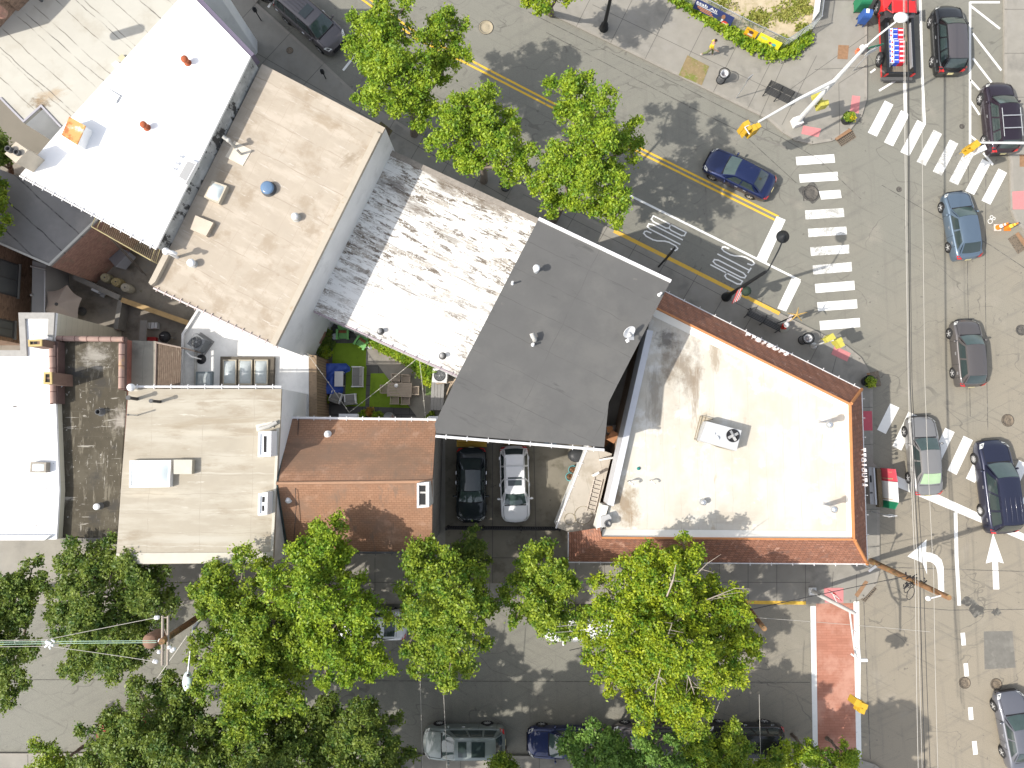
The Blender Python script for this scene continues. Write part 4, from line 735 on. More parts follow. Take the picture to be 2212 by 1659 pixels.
t0 = wall_line('garden_wall', 'yard wall topped with a tan plank between the barrels and the terrace', [(280, 659), (420, 708)], .25, 1.0, m_bl, cap=M('plank_tan', (.42, .29, .14), .8, .2, 3))
b = B(); P = [at(95, 614, .06), at(112, 614, .06), at(112, 640, .06), at(100, 646, .06)]; b.prism(P, .02, .2); tag(build(b, 'brick_planter', brick_r), 'red brick planting bed beside the patio umbrella', 'planter')
# lean-to and siding annex roofs
b = B(); P = ats([(70, 563), (100, 572), (98, 700), (68, 700)], 2.2); b.prism(P, 0, 2.2); t0 = thing('lean_to', 'narrow pale grey lean-to roof beside the patio umbrella', 'lean-to', (cen(P).x, cen(P).y, 0)); part('wall', b, M('lean_to_pale', (.30, .30, .295), .8, .08, 1), t0, True); b = B(); b.tube([at(66, 575, 2.3), at(98, 582, 2.3)], .05, 6); b.tube([at(66, 637, 2.3), at(70, 637, 2.3)], .07, 6); b.tube([at(97, 585, 2.26), at(96, 695, 2.26)], .05, 6); part('pipe', b, m_steel, t0, True)
P = ats([(276, 735), (337, 737), (335, 845), (272, 845)], 5.1); t0, _ = bldg('shed', 'flat grey shed roof behind the terracotta coping', None, 5.1, stuc, M('roof_shed_grey', (.30, .285, .24), .9, .12, 1.2, [((.22, .21, .18), .6, .1, 1)], seam=[(.9, .03, (.2, .19, .16), 0)]), 'shed', pts=P)
P = ats([(338, 740), (392, 751), (389, 845), (336, 845)], 5.2); c = cen(P); t0 = thing('timber_canopy', 'dark slatted timber canopy between the grey shed and the terrace', 'canopy', (c.x, c.y, 0))
b = B()
for i in range(13): p, q = P[0].lerp(P[1], (i+.5)/13), P[3].lerp(P[2], (i+.5)/13); b.box((p+q)/2+Vector((0, 0, -.02)), ((P[1]-P[0]).length/13*.86, (p-q).length, .035))
part('slat', b, M('timber_dark', (.13, .095, .07), .9, .3, 5, [((.2, .16, .12), .6, .08, 4, (5, .6, 1), 0)]), t0, True); b = B()
for k in (0, 3): b.tube([P[k]+Vector((0, 0, -5.2)), P[k]+Vector((0, 0, .04))], .06, 6)
for k in (1, 2): b.tube([P[k]+Vector((0, 0, -2.4)), P[k]+Vector((0, 0, -.06))], .05, 6)
for s_ in ((0, 3), (0, 1)): b.tube([P[s_[0]]+Vector((0, 0, .03)), P[s_[1]]+Vector((0, 0, .03))], .05, 6)
part('frame', b, flat((.30, .24, .2), .7), t0, True)
# umbrella
t0 = thing('patio_umbrella', 'big beige patio umbrella shading the backyard', 'umbrella', at(128, 662, 0)); ctr = at(122, 657, 2.55); rim = ats([(145, 615), (177, 644), (168, 687), (128, 700), (92, 674), (101, 630)], 2.1)
b = B(); n = 6; rows = []
for k in range(5):
    f = k/4; r = []
    for i in range(n*4+1):
        j, u = (i//4) % n, (i % 4)/4; p = rim[j].lerp(rim[(j+1) % n], u); sag = 1-.11*math.sin(math.pi*u)*f
        r.append(Vector((ctr.x+(p.x-ctr.x)*f*sag, ctr.y+(p.y-ctr.y)*f*sag, ctr.z+(2.1-ctr.z)*f+.06*math.sin(math.pi*f)-.05*math.sin(math.pi*u)*f)))
    rows.append(r)
b.grid(rows, flip=False); part('canopy', b, M('umbrella_beige', (.40, .335, .28), .9, .08, 1.5), t0, True)
b = B(); b.tube([(ctr.x, ctr.y, .02), (ctr.x, ctr.y, 2.5)], .025, 8); part('pole', b, m_dgy, t0, True); b = B(); b.lathe((ctr.x, ctr.y, 2.54), [(.1, 0), (.1, .05), (.01, .12)], 10); part('finial', b, m_dgy, t0, True); b = B(); b.lathe((ctr.x, ctr.y, .02), [(.28, 0), (.28, .08), (.05, .12)], 14); part('base', b, m_dgy, t0, True)
for x, y, lab, c_ in ((239, 604, 'tan barrel by the tent-shaped cellar cover, first of three', (.33, .30, .2)), (262, 613, 'mustard barrel between the other two in the yard', (.33, .27, .14)), (282, 625, 'pale barrel with a dark bung beside the yard bush', (.38, .35, .28))):
    t0 = thing('barrel', lab, 'barrel', at(x+2, y+1, .02)); b = B(); b.lathe((0, 0, 0), [(.24, 0), (.29, .2), (.3, .4), (.29, .62), (.25, .8), (.23, .8), (.22, .77), (.004, .77)], 18, cap=False); part('body', b, M('barrel_%d' % x, c_, .85, .2, 5), t0); b = B(); b.lathe((0, 0, .77), [(.05, .0), (.05, .015), (.004, .02)], 8); part('bung', b, m_dgy, t0)
t0 = thing('cellar_cover', 'grey tent-shaped cellar cover against the brick wall', 'cellar cover', at(262, 560, 0)); rA, rB = at(279, 545, 1.3), at(254, 578, 1.3); e = [at(255, 537, .7), at(232, 556, .7), at(289, 552, .7), at(276, 582, .7)]
b = B(); b.add([at(260, 535, .9), at(231, 555, .9), at(249, 576, 1.35), at(281, 545, 1.35), at(294, 556, .8), at(272, 583, .8)], [(0, 1, 2, 3), (3, 2, 5, 4)]); b.add([at(260, 535, .9), at(231, 555, .9), at(249, 576, 1.35), at(281, 545, 1.35), at(294, 556, .8), at(272, 583, .8), at(260, 537, .02), at(233, 556, .02), at(292, 557, .02), at(271, 583, .02)], [(1, 7, 9, 5, 2), (6, 0, 3, 4, 8), (0, 6, 7, 1), (4, 5, 9, 8)]); part('cover', b, M('cover_grey', (.21, .21, .225), .8, .1, 1.5), t0, True)
t0 = thing('barbecue', 'small white-lidded barbecue beside the patio umbrella', 'barbecue', at(221, 630, .02), R(-25)); b = B(); b.box((0, 0, .45), (.62, .4, .12)); b.box((.4, -.1, .42), (.3, .36, .05))
for a in (-1, 1):
    for c_ in (-1, 1): b.tube([(a*.26, c_*.15, 0), (a*.26, c_*.15, .42)], .02, 5)
part('body', b, m_gry, t0); b = B(); b.box((-.05, .02, .58), (.5, .36, .14)); part('lid', b, m_wht, t0)
t0 = thing('yard_table', 'long grey table in the cluttered small backyard', 'table', at(310, 712, .02)); b = B(); b.prism(ats([(303, 692), (318, 692), (315, 736), (300, 735)], .75), .70, .75, bottom=True); part('tabletop', b, M('table_grey', (.24, .23, .215), .8, .15, 3), t0, True); b = B()
for x, y in ((305, 695), (316, 695), (302, 732), (313, 733)): b.tube([at(x, y, .02), at(x, y, .70)], .03, 5)
part('leg', b, m_dgy, t0, True)
for i, x in enumerate((325, 333, 340)): b = B(); b.box(at(x, 704, .2), (.2-.03*i, .38, .4)); tag(build(b, 'storage_box', flat((.6, .6, .6), .6)), ('widest white storage box beside the long grey table', 'middle white storage box in the cluttered backyard', 'narrowest white storage box nearest the terrace')[i], 'box')
t0 = thing('kettle_grill', 'black covered kettle grill in the cluttered backyard', 'grill', at(368, 731, .02)); b = B(); b.lathe((0, 0, 0), [(.28, .5), (.36, .65), (.36, .75), (.28, .92), (.1, 1.0), (.005, 1.0)], 18, cap=False); part('kettle', b, m_blk, t0); b = B()
for a in (0, 2.1, 4.2): b.tube([(.22*math.cos(a), .22*math.sin(a), .56), (.34*math.cos(a), .34*math.sin(a), 0)], .018, 5)
part('leg', b, m_steel, t0); b = B(); b.tube([(-.1, .05, 1.02), (.1, .05, 1.04)], .015, 5); part('handle', b, m_steel, t0)
b = B(); b.prism(ats([(318, 728), (336, 728), (337, 738), (318, 738)], .3), .02, .32); tag(build(b, 'crate', flat((.35, .03, .03), .7)), 'red crate tucked under the grey shed eave', 'crate')
# fire escape below the white roof
t0 = thing('fire_escape', 'rusty metal fire escape balcony hanging below the white roof', 'fire escape', at(285, 525, 4.6)); A, Bq, Cq, Dq = at(232, 470, 4.6), at(357, 534, 4.6), at(345, 572, 4.6), at(219, 500, 4.6)
b = B()
for i in range(34): p, q = A.lerp(Bq, i/33), Dq.lerp(Cq, i/33); b.tube([p, q], .022, 4)
part('floor_grate', b, flat((.22, .17, .11), .8), t0, True); b = B()
for dz in (.45, .95): b.tube([A+Vector((0, 0, dz)), Dq+Vector((0, 0, dz)), Cq+Vector((0, 0, dz)), Bq+Vector((0, 0, dz))], .028, 5)
for p in (A, Dq, Cq, Bq, Dq.lerp(Cq, .33), Dq.lerp(Cq, .66)): b.tube([p, p+Vector((0, 0, .95))], .025, 5)
part('railing', b, flat((.42, .36, .2), .7), t0, True); b = B(); b.tube([Dq.lerp(Cq, .1), Dq.lerp(Cq, .1)+Vector((-.3, -1.2, -4.5))], .03, 5); b.tube([Dq.lerp(Cq, .17), Dq.lerp(Cq, .17)+Vector((-.3, -1.2, -4.5))], .03, 5); part('ladder', b, flat((.14, .12, .1), .7), t0, True)
# ------------------------------------------------------------------ foliage helper
def leaf_mesh(name, cs, size, mat, parent=None, up=.55, off=Vector()):
    n = len(cs); cs = np.asarray(cs, float)-np.array(off)
    nr = rng.normal(size=(n, 3)); nr[:, 2] = np.abs(nr[:, 2])+up*1.1; nr /= np.linalg.norm(nr, axis=1)[:, None]
    a = np.cross(nr, rng.normal(size=(n, 3))); a /= np.linalg.norm(a, axis=1)[:, None]; b_ = np.cross(nr, a)
    sz = (size*rng.uniform(.6, 1.35, n))[:, None]; fold = nr*sz*.22
    v = np.stack([cs+a*sz*.75, cs+b_*sz*.42-fold, cs-a*sz*.75, cs-b_*sz*.42-fold], 1).reshape(-1, 3)
    me = bpy.data.meshes.new(name); me.vertices.add(4*n); me.vertices.foreach_set('co', v.ravel())
    me.loops.add(4*n); me.loops.foreach_set('vertex_index', np.arange(4*n, dtype=np.int32)); me.polygons.add(n); me.polygons.foreach_set('loop_start', np.arange(0, 4*n, 4, dtype=np.int32)); me.polygons.foreach_set('loop_total', np.full(n, 4, np.int32))
    me.materials.append(mat); me.update(calc_edges=True); o = bpy.data.objects.new(name, me); C.objects.link(o)
    if parent: o.parent = parent
    return o
def clumps(c, r, ncl, per, spread, flatten=1.0, shell=.5):
    d = rng.normal(size=(ncl, 3)); d /= np.linalg.norm(d, axis=1)[:, None]; d[:, 2] = np.where(d[:, 2] < -.3, -d[:, 2], d[:, 2])
    rad = rng.uniform(shell, 1, (ncl, 1))**.6; p = d*rad*np.array([r, r, r*flatten])+np.array(c)
    q = np.repeat(p, per, 0)+rng.normal(size=(ncl*per, 3))*spread*np.array([1, 1, .6]); return q
m_leafA = leafmat('leaf_bright', (.085, .20, .014), (.36, .46, .03)); m_leafY = leafmat('leaf_yellow_green', (.075, .19, .014), (.42, .48, .024)); m_leafD = leafmat('leaf_deep', (.045, .11, .02), (.23, .29, .045)); m_leafM = leafmat('leaf_mid', (.06, .155, .016), (.34, .42, .035)); m_leafB = leafmat('leaf_blue_green', (.06, .16, .03), (.25, .40, .075)); m_leafL = leafmat('leaf_lime', (.25, .4, .02), (.45, .5, .03))
m_bark = M('bark', (.20, .165, .13), .9, .25, 5)
def shrub(name, label, x, y, z, r, mat, n=350, size=.1, cat='shrub', stem=True, fl=.8, group=None):
    t = thing(name, label, cat, at(x, y, z), 0, group); leaf_mesh('foliage', clumps((0, 0, r*fl), r, max(8, n//14), 14, r*.16, fl, .35), size, mat, t)
    if stem: b = B(); b.tube([(0, 0, 0), (.02, 0, r*.4), (.1*r, .1*r, r*fl)], r*.08+.01, 5); b.tube([(0, 0, r*.3), (-.3*r, .2*r, r*fl)], r*.05+.005, 5); part('stem', b, m_bark, t)
    return t
# ------------------------------------------------------------------ garden court behind the peeling roof
GZ = .06
def gd(*pts): return [(662.4+x/6.4, 691.2+y/6.4) for x, y in pts]
def g1(x, y): return (662.4+x/6.4, 691.2+y/6.4)
b = B(); b.prism(ats([(670, 650), (1010, 780), (1000, 935), (660, 935)], GZ), -.02, GZ); struct('garden_paving', b, M('paving_dark', (.11, .108, .105), .9, .18, 1.5, brick=dict(w=1.0, h=.62, mortar=.02, wall=False, off=.5, c2=(.9, .9, .9), cm=(.6, .6, .6))))
b = B(); b.prism(ats(gd((815, 395), (1330, 395), (1560, 540), (1560, 625), (815, 625)), GZ+.02), GZ-.01, GZ+.02); struct('paving_slabs', b, M('paving_grey', (.26, .245, .225), .9, .12, 2, brick=dict(w=1.1, h=.9, mortar=.02, wall=False, c2=(.92, .92, .92), cm=(.6, .6, .6))))
m_turf = M('turf', (.19, .30, .025), .9, .16, 3, [((.13, .22, .02), .6, .1, 2)], bump=.5, bs=60)
for i, (q, lab) in enumerate(((gd((360, 320), (825, 320), (820, 640), (355, 650)), 'artificial turf patch in front of the green chairs'), (gd((545, 655), (830, 640), (810, 1195), (530, 1195)), 'artificial turf strip under the grey loveseat'), (gd((885, 738), (1740, 738), (1735, 1225), (865, 1200)), 'artificial turf rug under the slatted dining table'))):
    b = B(); b.prism(ats(q, GZ+.025), GZ+.001, GZ+.025+.002*i); tag(build(b, 'turf_rug', m_turf), lab, 'turf')
P = ats([(684.5, 908), (683.5, 768), (667.5, 766), (667.5, 908)], 2.8); c = cen(P); t0 = thing('timber_fence', 'brown timber fence between the white terrace and the garden', 'fence', (c.x, c.y, 0)); m_tf = M('timber_brown', (.30, .22, .145), .85, .2, 3, brick=dict(w=.16, h=9, mortar=.012, wall=True, off=0, c2=(.8, .8, .8), cm=(.4, .4, .4)))
b = B(); b.prism(P, 0, 2.72, top=False); part('boards', b, m_tf, t0, True); b = B(); b.prism(P, 2.72, 2.8, bottom=True); part('top_board', b, M('timber_top', (.30, .22, .145), .85, .25, 3, [((.2, .15, .1), .6, .1, 3, (1, 3, 1), 0)]), t0, True)
m_green = M('chair_green', (.19, .46, .15), .5, .06, 4); m_wood = M('teak_grey', (.36, .30, .24), .8, .15, 6); m_oak = M('wood_brown', (.24, .10, .045), .7, .2, 8)
def adirondack(x, y, rz, label):
    t = thing('garden_chair', label, 'chair', at(x, y, GZ), rz, 'green slatted garden chairs')
    b = B()
    for i in range(7): b.box((-.24+.08*i, -.02, .36), (.065, .5, .025), M4=Matrix.Rotation(R(6), 3, 'X'))
    b.box((0, .0, .33), (.56, .06, .04)); part('seat', b, m_green, t)
    b = B()
    for i in range(7):
        h = .62-.035*abs(i-3)**1.5; q = Matrix.Rotation(R(-28), 3, 'X'); b.box(Vector((-.24+.08*i, .28, .36))+q @ Vector((0, 0, h/2)), (.07, .022, h), M4=q)
    part('backrest', b, m_green, t)
    for s in (-1, 1):
        b = B(); b.box((s*.34, -.02, .55), (.13, .66, .03)); part('armrest', b, m_green, t)
        b = B(); b.box((s*.30, -.26, .28), (.05, .09, .56)); part('leg', b, m_green, t); b = B(); b.box((s*.30, .2, .26), (.05, .09, .52)); part('leg', b, m_green, t)
    b = B(); b.box((0, .16, .41), (.56, .16, .05)); part('cushion', b, m_oak, t)
    return t
adirondack(744, 724, 0, 'green garden chair standing square in the shade by the wall shrubs'); adirondack(784, 742, R(-33), 'green garden chair turned at an angle, half in the sun')
for x, y, lab in ((727, 729, 'small round grey side table beside the shaded green chair'), (803, 749, 'small round grey side table beside the sunlit green chair')):
    t0 = thing('side_table', lab, 'table', at(x, y, GZ)); b = B(); b.lathe((0, 0, 0), [(.19, .42), (.2, .44), (.19, .46), (.005, .46)], 18); part('tabletop', b, M('zinc', (.42, .45, .47), .45, .15, 6), t0); b = B(); b.lathe((0, 0, 0), [(.13, 0), (.1, .03), (.03, .06), (.03, .42)], 10); part('pedestal', b, m_gry, t0)
# shrubs along the wall and planters
for i, (x, y, r, mt, lab) in enumerate(((700, 712, .5, m_leafD, 'dark shrub in the shaded corner, topmost by the pale wall'), (712, 728, .42, m_leafD, 'dark shrub behind the shaded green chair'), (697, 740, .45, m_leafD, 'dark shrub beside the brick wall box'), (686, 757, .5, m_leafD, 'round dark bush lowest against the pale wall'), (704, 763, .45, m_leafM, 'dark leafy bush above the blue tarp'), (711, 764, .26, m_leafL, 'small lime bush above the blue tarp'), (716, 745, .3, m_leafD, 'brownish bush beside the turf patch'))): shrub('shrub', lab, x, y, GZ, r, mt, 420, .09)
t0 = thing('wall_planter', 'red brick planter box against the pale blank wall', 'planter', at(690, 727, GZ)); b = B(); b.prism(ats([(683, 737), (695, 712), (702, 716), (690, 742)], 1.0), GZ, 1.0); part('box', b, brick_r, t0, True)
hp = [(806, 733), (824, 744), (842, 754), (860, 762), (877, 771), (893, 779)]
t0 = thing('hedge', 'leafy hedge in brick planters below the peeling white roof', 'hedge', at(850, 760, GZ)); cs = np.concatenate([clumps(tuple(at(x, y+1.5, .75)), .42, 26, 12, .08, .8, .2) for x, y in [(h0[0]+(h1[0]-h0[0])*k/3, h0[1]+(h1[1]-h0[1])*k/3) for h0, h1 in zip(hp[:-1], hp[1:]) for k in range(3)]]); leaf_mesh('foliage', cs, .1, m_leafA, t0, off=WL[t0.name])
b = B(); strip(b, ats([(803, 731), (897, 781)], GZ), .5, GZ, .55, flip=True); part('planter', b, brick_r, t0, True)
shrub('shrub', 'tall green bush beside the white fan air conditioner', 921, 797, GZ, .72, m_leafA, 900, .11); shrub('shrub', 'lime feathery bush in front of the tall green bush', 925, 822, GZ, .42, m_leafL, 500, .1)
shrub('potted_plant', 'potted blue-green plant at the timber fence', 690, 861, GZ, .4, m_leafB, 350, .1, 'plant'); shrub('potted_plant', 'potted lime plant beside the two armchairs', 703, 865, GZ, .34, m_leafL, 350, .1, 'plant')
for x, y, lab, mt in ((785, 898, 'leafy bed plant beside the white wall box of the red house', m_leafA), (801, 891, 'small orange-flowered plant in the bed by the red house', leafmat('flower_orange', (.5, .2, .05), (.3, .25, .05))), (818, 897, 'leafy bed plant nearer the metal drum by the red house', m_leafA), (933, 900, 'small leafy plant at the corner under the dark grey roof', m_leafM)): shrub('plant', lab, x, y, GZ, .34, mt, 260, .1, 'plant')
for x, y, lab in ((692, 882, 'grey metal drum standing at the timber fence'), (693, 900, 'rusty metal drum half hidden by the red shingle roof'), (844, 902, 'metal drum beside the bed plants of the red house')):
    t0 = thing('metal_drum', lab, 'drum', at(x, y, GZ)); b = B(); b.lathe((0, 0, 0), [(.3, 0), (.3, .25), (.315, .27), (.3, .29), (.3, .56), (.315, .58), (.3, .6), (.31, .84), (.3, .85), (.29, .82), (.004, .82)], 22, cap=False); part('body', b, M('drum_zinc', (.36, .37, .37), .5, .2, 4, [((.33, .13, .08), .62, .06, 2.5)], metal=.3), t0)
# lounge set
def cushion_seat(name, label, cat, x, y, rz, w, d, n, fr, cu, arms=True):
    t = thing(name, label, cat, at(x, y, GZ), rz)
    b = B(); b.box((0, 0, .25), (w, d, .06))
    for s in (-1, 1):
        for q in (-1, 1): b.box((s*(w/2-.04), q*(d/2-.04), .12), (.05, .05, .24))
    part('frame', b, fr, t)
    if arms:
        for s in (-1, 1): b = B(); b.box((s*(w/2-.03), -.02, .55), (.06, d*.92, .03)); b.box((s*(w/2-.03), -d/2+.06, .4), (.05, .05, .3)); b.box((s*(w/2-.03), d/2-.1, .4), (.05, .05, .3)); part('armrest', b, fr, t)
    for i in range(n):
        cw = (w-.12)/n; b = B(); b.box((-w/2+.06+cw*(i+.5), -.05, .35), (cw*.97, d-.2, .13)); part('seat_cushion', b, cu, t)
        b = B(); b.box((-w/2+.06+cw*(i+.5), d/2-.12, .58), (cw*.97, .16, .42), M4=Matrix.Rotation(R(-12), 3, 'X')); part('back_cushion', b, cu, t)
    return t
m_cg = M('cushion_grey', (.27, .265, .25), .95, .08, 3); m_cw = M('cushion_white', (.6, .6, .57), .95, .06, 3)
cushion_seat('loveseat', 'two-seat grey cushioned loveseat on the turf strip', 'sofa', 775, 815, R(-90), 1.3, .72, 2, m_wht, m_cg)
cushion_seat('armchair', 'grey cushioned armchair nearer the blue tarp', 'armchair', 729, 859, R(160), .72, .68, 1, m_wht, m_cg); cushion_seat('armchair', 'grey cushioned armchair nearer the paved path', 'armchair', 760, 863, R(185), .72, .68, 1, m_wht, m_cg)
cushion_seat('sofa', 'white cushioned sofa along the timber fence, mostly under a tarp', 'sofa', 697, 815, R(90), 1.85, .8, 3, m_oak, m_cw)
rows = []
for i in range(15):
    r = []
    for j in range(17):
        u, v = i/14, j/16; x = 694+u*(46+6*math.sin(v*9)+(8 if v < .3 else 0))+4*math.sin(v*5)-10*(1-abs(2*v-1))*(1-u)*.3; y = 785+v*66; z = .62+.1*math.sin(u*9+v*4)*math.sin(v*13)+.05*math.sin(u*21+v*17)-.50*max(0, u-.5)/.5
        r.append(at(x, y, max(GZ+.06, z)))
    rows.append(r)
b = B(); b.grid(rows, flip=True); tag(build(b, 'tarp', M('tarp_blue', (.045, .10, .42), .4, .15, 2)), 'crumpled blue tarp thrown over the white sofa', 'tarp')
t0 = thing('coffee_table', 'white rectangular coffee table beside the blue tarp', 'table', at(737, 820, GZ)); b = B(); b.box((0, 0, .58), (.54, .95, .05)); part('tabletop', b, m_wht, t0); b = B()
for s in (-1, 1):
    for q in (-1, 1): b.box((s*.22, q*.42, .29), (.05, .05, .55))
part('leg', b, m_wht, t0)
# dining set
def slat_top(b, w, d, z, n, th=.03, ax='y'):
    for i in range(n):
        if ax == 'y': b.box((0, -d/2+d*(i+.5)/n, z), (w, d/n*.8, th))
        else: b.box((-w/2+w*(i+.5)/n, 0, z), (w/n*.8, d, th))
t0 = thing('dining_table', 'slatted teak dining table in the garden court', 'table', at(867, 843.5, GZ), R(-2)); b = B(); slat_top(b, 1.5, .88, .74, 9); 
for s in (-1, 1): b.box((s*.73, 0, .741), (.06, .9, .034))
part('tabletop', b, m_wood, t0)
for s in (-1, 1):
    for q in (-1, 1): b = B(); b.box((s*.66, q*.36, .36), (.07, .07, .72)); part('leg', b, m_wood, t0)
def dchair(x, y, rz, label):
    t = thing('dining_chair', label, 'chair', at(x, y, GZ), rz, 'slatted teak chairs round the dining table'); b = B(); slat_top(b, .46, .44, .44, 7, .025, 'x'); part('seat', b, m_wood, t)
    b = B()
    for i in range(6): b.box((-.19+.076*i, .23, .68), (.045, .025, .42))
    b.box((0, .23, .9), (.52, .04, .06)); part('backrest', b, m_wood, t)
    for s in (-1, 1):
        b = B(); b.box((s*.25, .0, .64), (.05, .5, .03)); part('armrest', b, m_wood, t)
        for q in (-1, 1): b = B(); b.box((s*.24, q*.21, .31), (.045, .045, .62)); part('leg', b, m_wood, t)
for x, y, rz, lab in ((858, 818, 0, 'teak chair on the hedge side of the table, beside the string light crossing'), (880, 820, 0, 'teak chair on the hedge side of the table, nearer the air conditioner'), (856, 866, 180, 'teak chair on the house side of the table, nearer the armchairs'), (879, 867, 180, 'teak chair on the house side of the table, nearer the storage box'), (835, 842, 90, 'teak chair at the table end facing the storage box'), (900, 845, -90, 'teak chair at the table end next to the storage box')): dchair(x, y, R(rz), lab)
t0 = thing('table_lamp', 'small white lamp standing on the slatted dining table', 'lamp', at(857, 833, GZ+.757)); b = B(); b.lathe((0, 0, 0), [(.08, 0), (.08, .02), (.015, .04), (.015, .2)], 12); part('stand', b, m_wht, t0); b = B(); b.lathe((0, 0, .17), [(.13, 0), (.11, .08), (.05, .12), (.005, .13)], 14); part('shade', b, m_wht, t0)
ac_unit(953, 814, GZ, R(-4), 'white air conditioner with a round fan beside the garden bush', (.92, .86, .85), flat((.6, .6, .6), .5), False)
t0 = thing('storage_box', 'long grey storage box along the wall under the dark grey roof', 'storage box', at(947, 857, GZ), R(-2)); b = B(); b.box((0, 0, .28), (.82, 1.68, .56)); part('bin', b, M('box_grey', (.2, .2, .195), .7, .1, 2), t0); b = B(); [b.box((-.3+.2*i, 0, .6), (.185, 1.74, .05)) for i in range(4)]; part('lid', b, M('box_lid', (.27, .265, .255), .7, .1, 2), t0)
t0 = thing('slatted_rack', 'small green slatted rack lying on the turf beside the storage box', 'rack', at(927, 842, GZ+.03)); b = B(); slat_top(b, .42, .7, .05, 6, .03, 'x'); b.box((0, .3, .03), (.42, .05, .02)); b.box((0, -.3, .03), (.42, .05, .02)); part('slats', b, flat((.13, .2, .06), .7), t0)
t0 = thing('timber_offcuts', 'pale timber boards leaning under the dark grey roof edge', 'boards', at(972, 836, GZ)); b = B(); b.tube([at(942, 829, .95), at(985, 824, .7)], .05, 4); b.tube([at(965, 846, .3), at(985, 818, 1.0)], .05, 4); b.tube([at(962, 860, .3), at(974, 828, 1.0)], .04, 4); part('board', b, flat((.45, .36, .27), .8), t0, True)
for q, lab, z in ((((732, 894), (772, 894), (773, 908), (731, 907)), 'white box awning on the back wall of the red house near the armchairs', 3.6), (((926, 899), (946, 899), (946, 912), (925, 912)), 'white box awning on the back wall of the red house under the grey roof', 3.6)):
    P = ats(q, z); b = B(); b.prism(P, z-.35, z, bottom=True); tag(build(b, 'box_awning', m_wht), lab, 'awning')
def wire(name, label, pts, r=.012, mat=None, sag=.0, cat='wire', group=None, bulbs=None):
    P = []
    for a, c in zip(pts[:-1], pts[1:]):
        for i in range(10):
            f = i/10; p = a.lerp(c, f); P.append(p-Vector((0, 0, sag*4*f*(1-f))))
    P.append(pts[-1])
    if bulbs is None:
        b = B(); b.tube(P, r, 5); return tag(build(b, name, mat or m_blk), label, cat, group)
    t = thing(name, label, cat, P[0], 0, group); b = B(); b.tube(P, r, 5); part('cord', b, mat or m_blk, t, True); b = B()
    L = sum((q-p).length for p, q in zip(P[:-1], P[1:])); k = max(2, int(L/bulbs))
    for i in range(k):
        f = (i+.5)/k*(len(P)-1); j = int(f); c = P[j].lerp(P[j+1], f-j); b.ball(c-Vector((0, 0, .05)), .045, 6)
    part('bulb', b, flat((.75, .72, .6), .4), t, True); return t
wc = flat((.5, .48, .42), .6)
for p, q, lab in (((662, 761), (754, 891), 'string of bulbs from the terrace fence to the red house wall'), ((754, 891), (898, 777), 'string of bulbs crossing over the dining table'), ((906, 776), (919, 904), 'string of bulbs from the streaked roof gutter past the storage box')): wire('string_light', lab, [at(*p, 3.0), at(*q, 3.2)], .014, wc, .12, 'string light', 'garden string lights', bulbs=.6)
# ------------------------------------------------------------------ driveway
b = B(); b.prism(ats([(962, 930), (1300, 930), (1290, 1100), (1225, 1165), (1225, 1260), (962, 1260)], .14), -.02, .14); dv = struct('driveway', b, M('driveway_concrete', (.20, .182, .145), .92, .2, 1.0, [((.13, .118, .09), .58, .1, .7), ((.075, .07, .055), .68, .06, 1.6), ((.22, .2, .165), .62, .08, 1)]))
b = B(); [b.line(at(*p, .145), at(*q, .145), .05) for p, q in (((1153, 950), (1160, 1260)), ((1064, 950), (1064, 1260)), ((975, 1205), (1225, 1205)))]; build(b, 'joint', m_joint, dv)
t0 = thing('driveway_gate', 'long black sliding gate across the driveway in front of the parked cars', 'gate', at(1086, 1138, .14)); b = B(); gp = [at(968, 1137, .2), at(1206, 1139, .2)]
for z in (.2, .75, 1.3): b.tube([gp[0]+Vector((0, 0, z-.1)), gp[1]+Vector((0, 0, z-.1))], .05, 4)
part('rail', b, m_blk, t0, True); b = B()
for i in range(48): p = gp[0].lerp(gp[1], i/47); b.box(p+Vector((0, 0, .6)), (.03, .03, 1.2))
part('picket', b, m_blk, t0, True); b = B()
for i in (0, .32, .66, 1): p = gp[0].lerp(gp[1], i); b.box((p.x, p.y, .8), (.12, .14, 1.35))
part('post', b, m_blk, t0, True)
for a, c, lab in (((988, 952), (1049, 953), 'yellow wheel stop behind the black car'), ((1090, 956), (1151, 959), 'yellow wheel stop behind the silver estate car')):
    b = B(); p, q = at(*a, .14), at(*c, .14); m_ = (p+q)/2; L = (q-p).length; M2 = Matrix.Rotation(math.atan2((q-p).y, (q-p).x), 3, 'Z'); vs = [M2 @ Vector(v)+m_ for s in (-1, 1) for v in ((s*L/2, -.11, 0), (s*L/2, -.07, .13), (s*L/2, .07, .13), (s*L/2, .11, 0))]
    b.add(vs, [(0, 1, 5, 4), (1, 2, 6, 5), (2, 3, 7, 6), (3, 2, 1, 0), (4, 5, 6, 7)]); tag(build(b, 'wheel_stop', m_yelk), lab, 'wheel stop')
b = B(); b.box(at(1019, 957, .142), (1.9, .5, .004)); tag(build(b, 'floor_paint', m_yelk, dv))
t0 = thing('covered_grill', 'black covered barbecue standing beside the low shed', 'barbecue', at(1243, 983, .14)); b = B(); b.lathe((0, 0, 0), [(.5, 0), (.52, .5), (.5, .85), (.38, 1.0), (.15, 1.05), (.005, 1.05)], 14, M4=Matrix.Diagonal((1, .85, 1))); part('cover', b, M('cover_black', (.04, .042, .045), .45, .2, 3), t0)
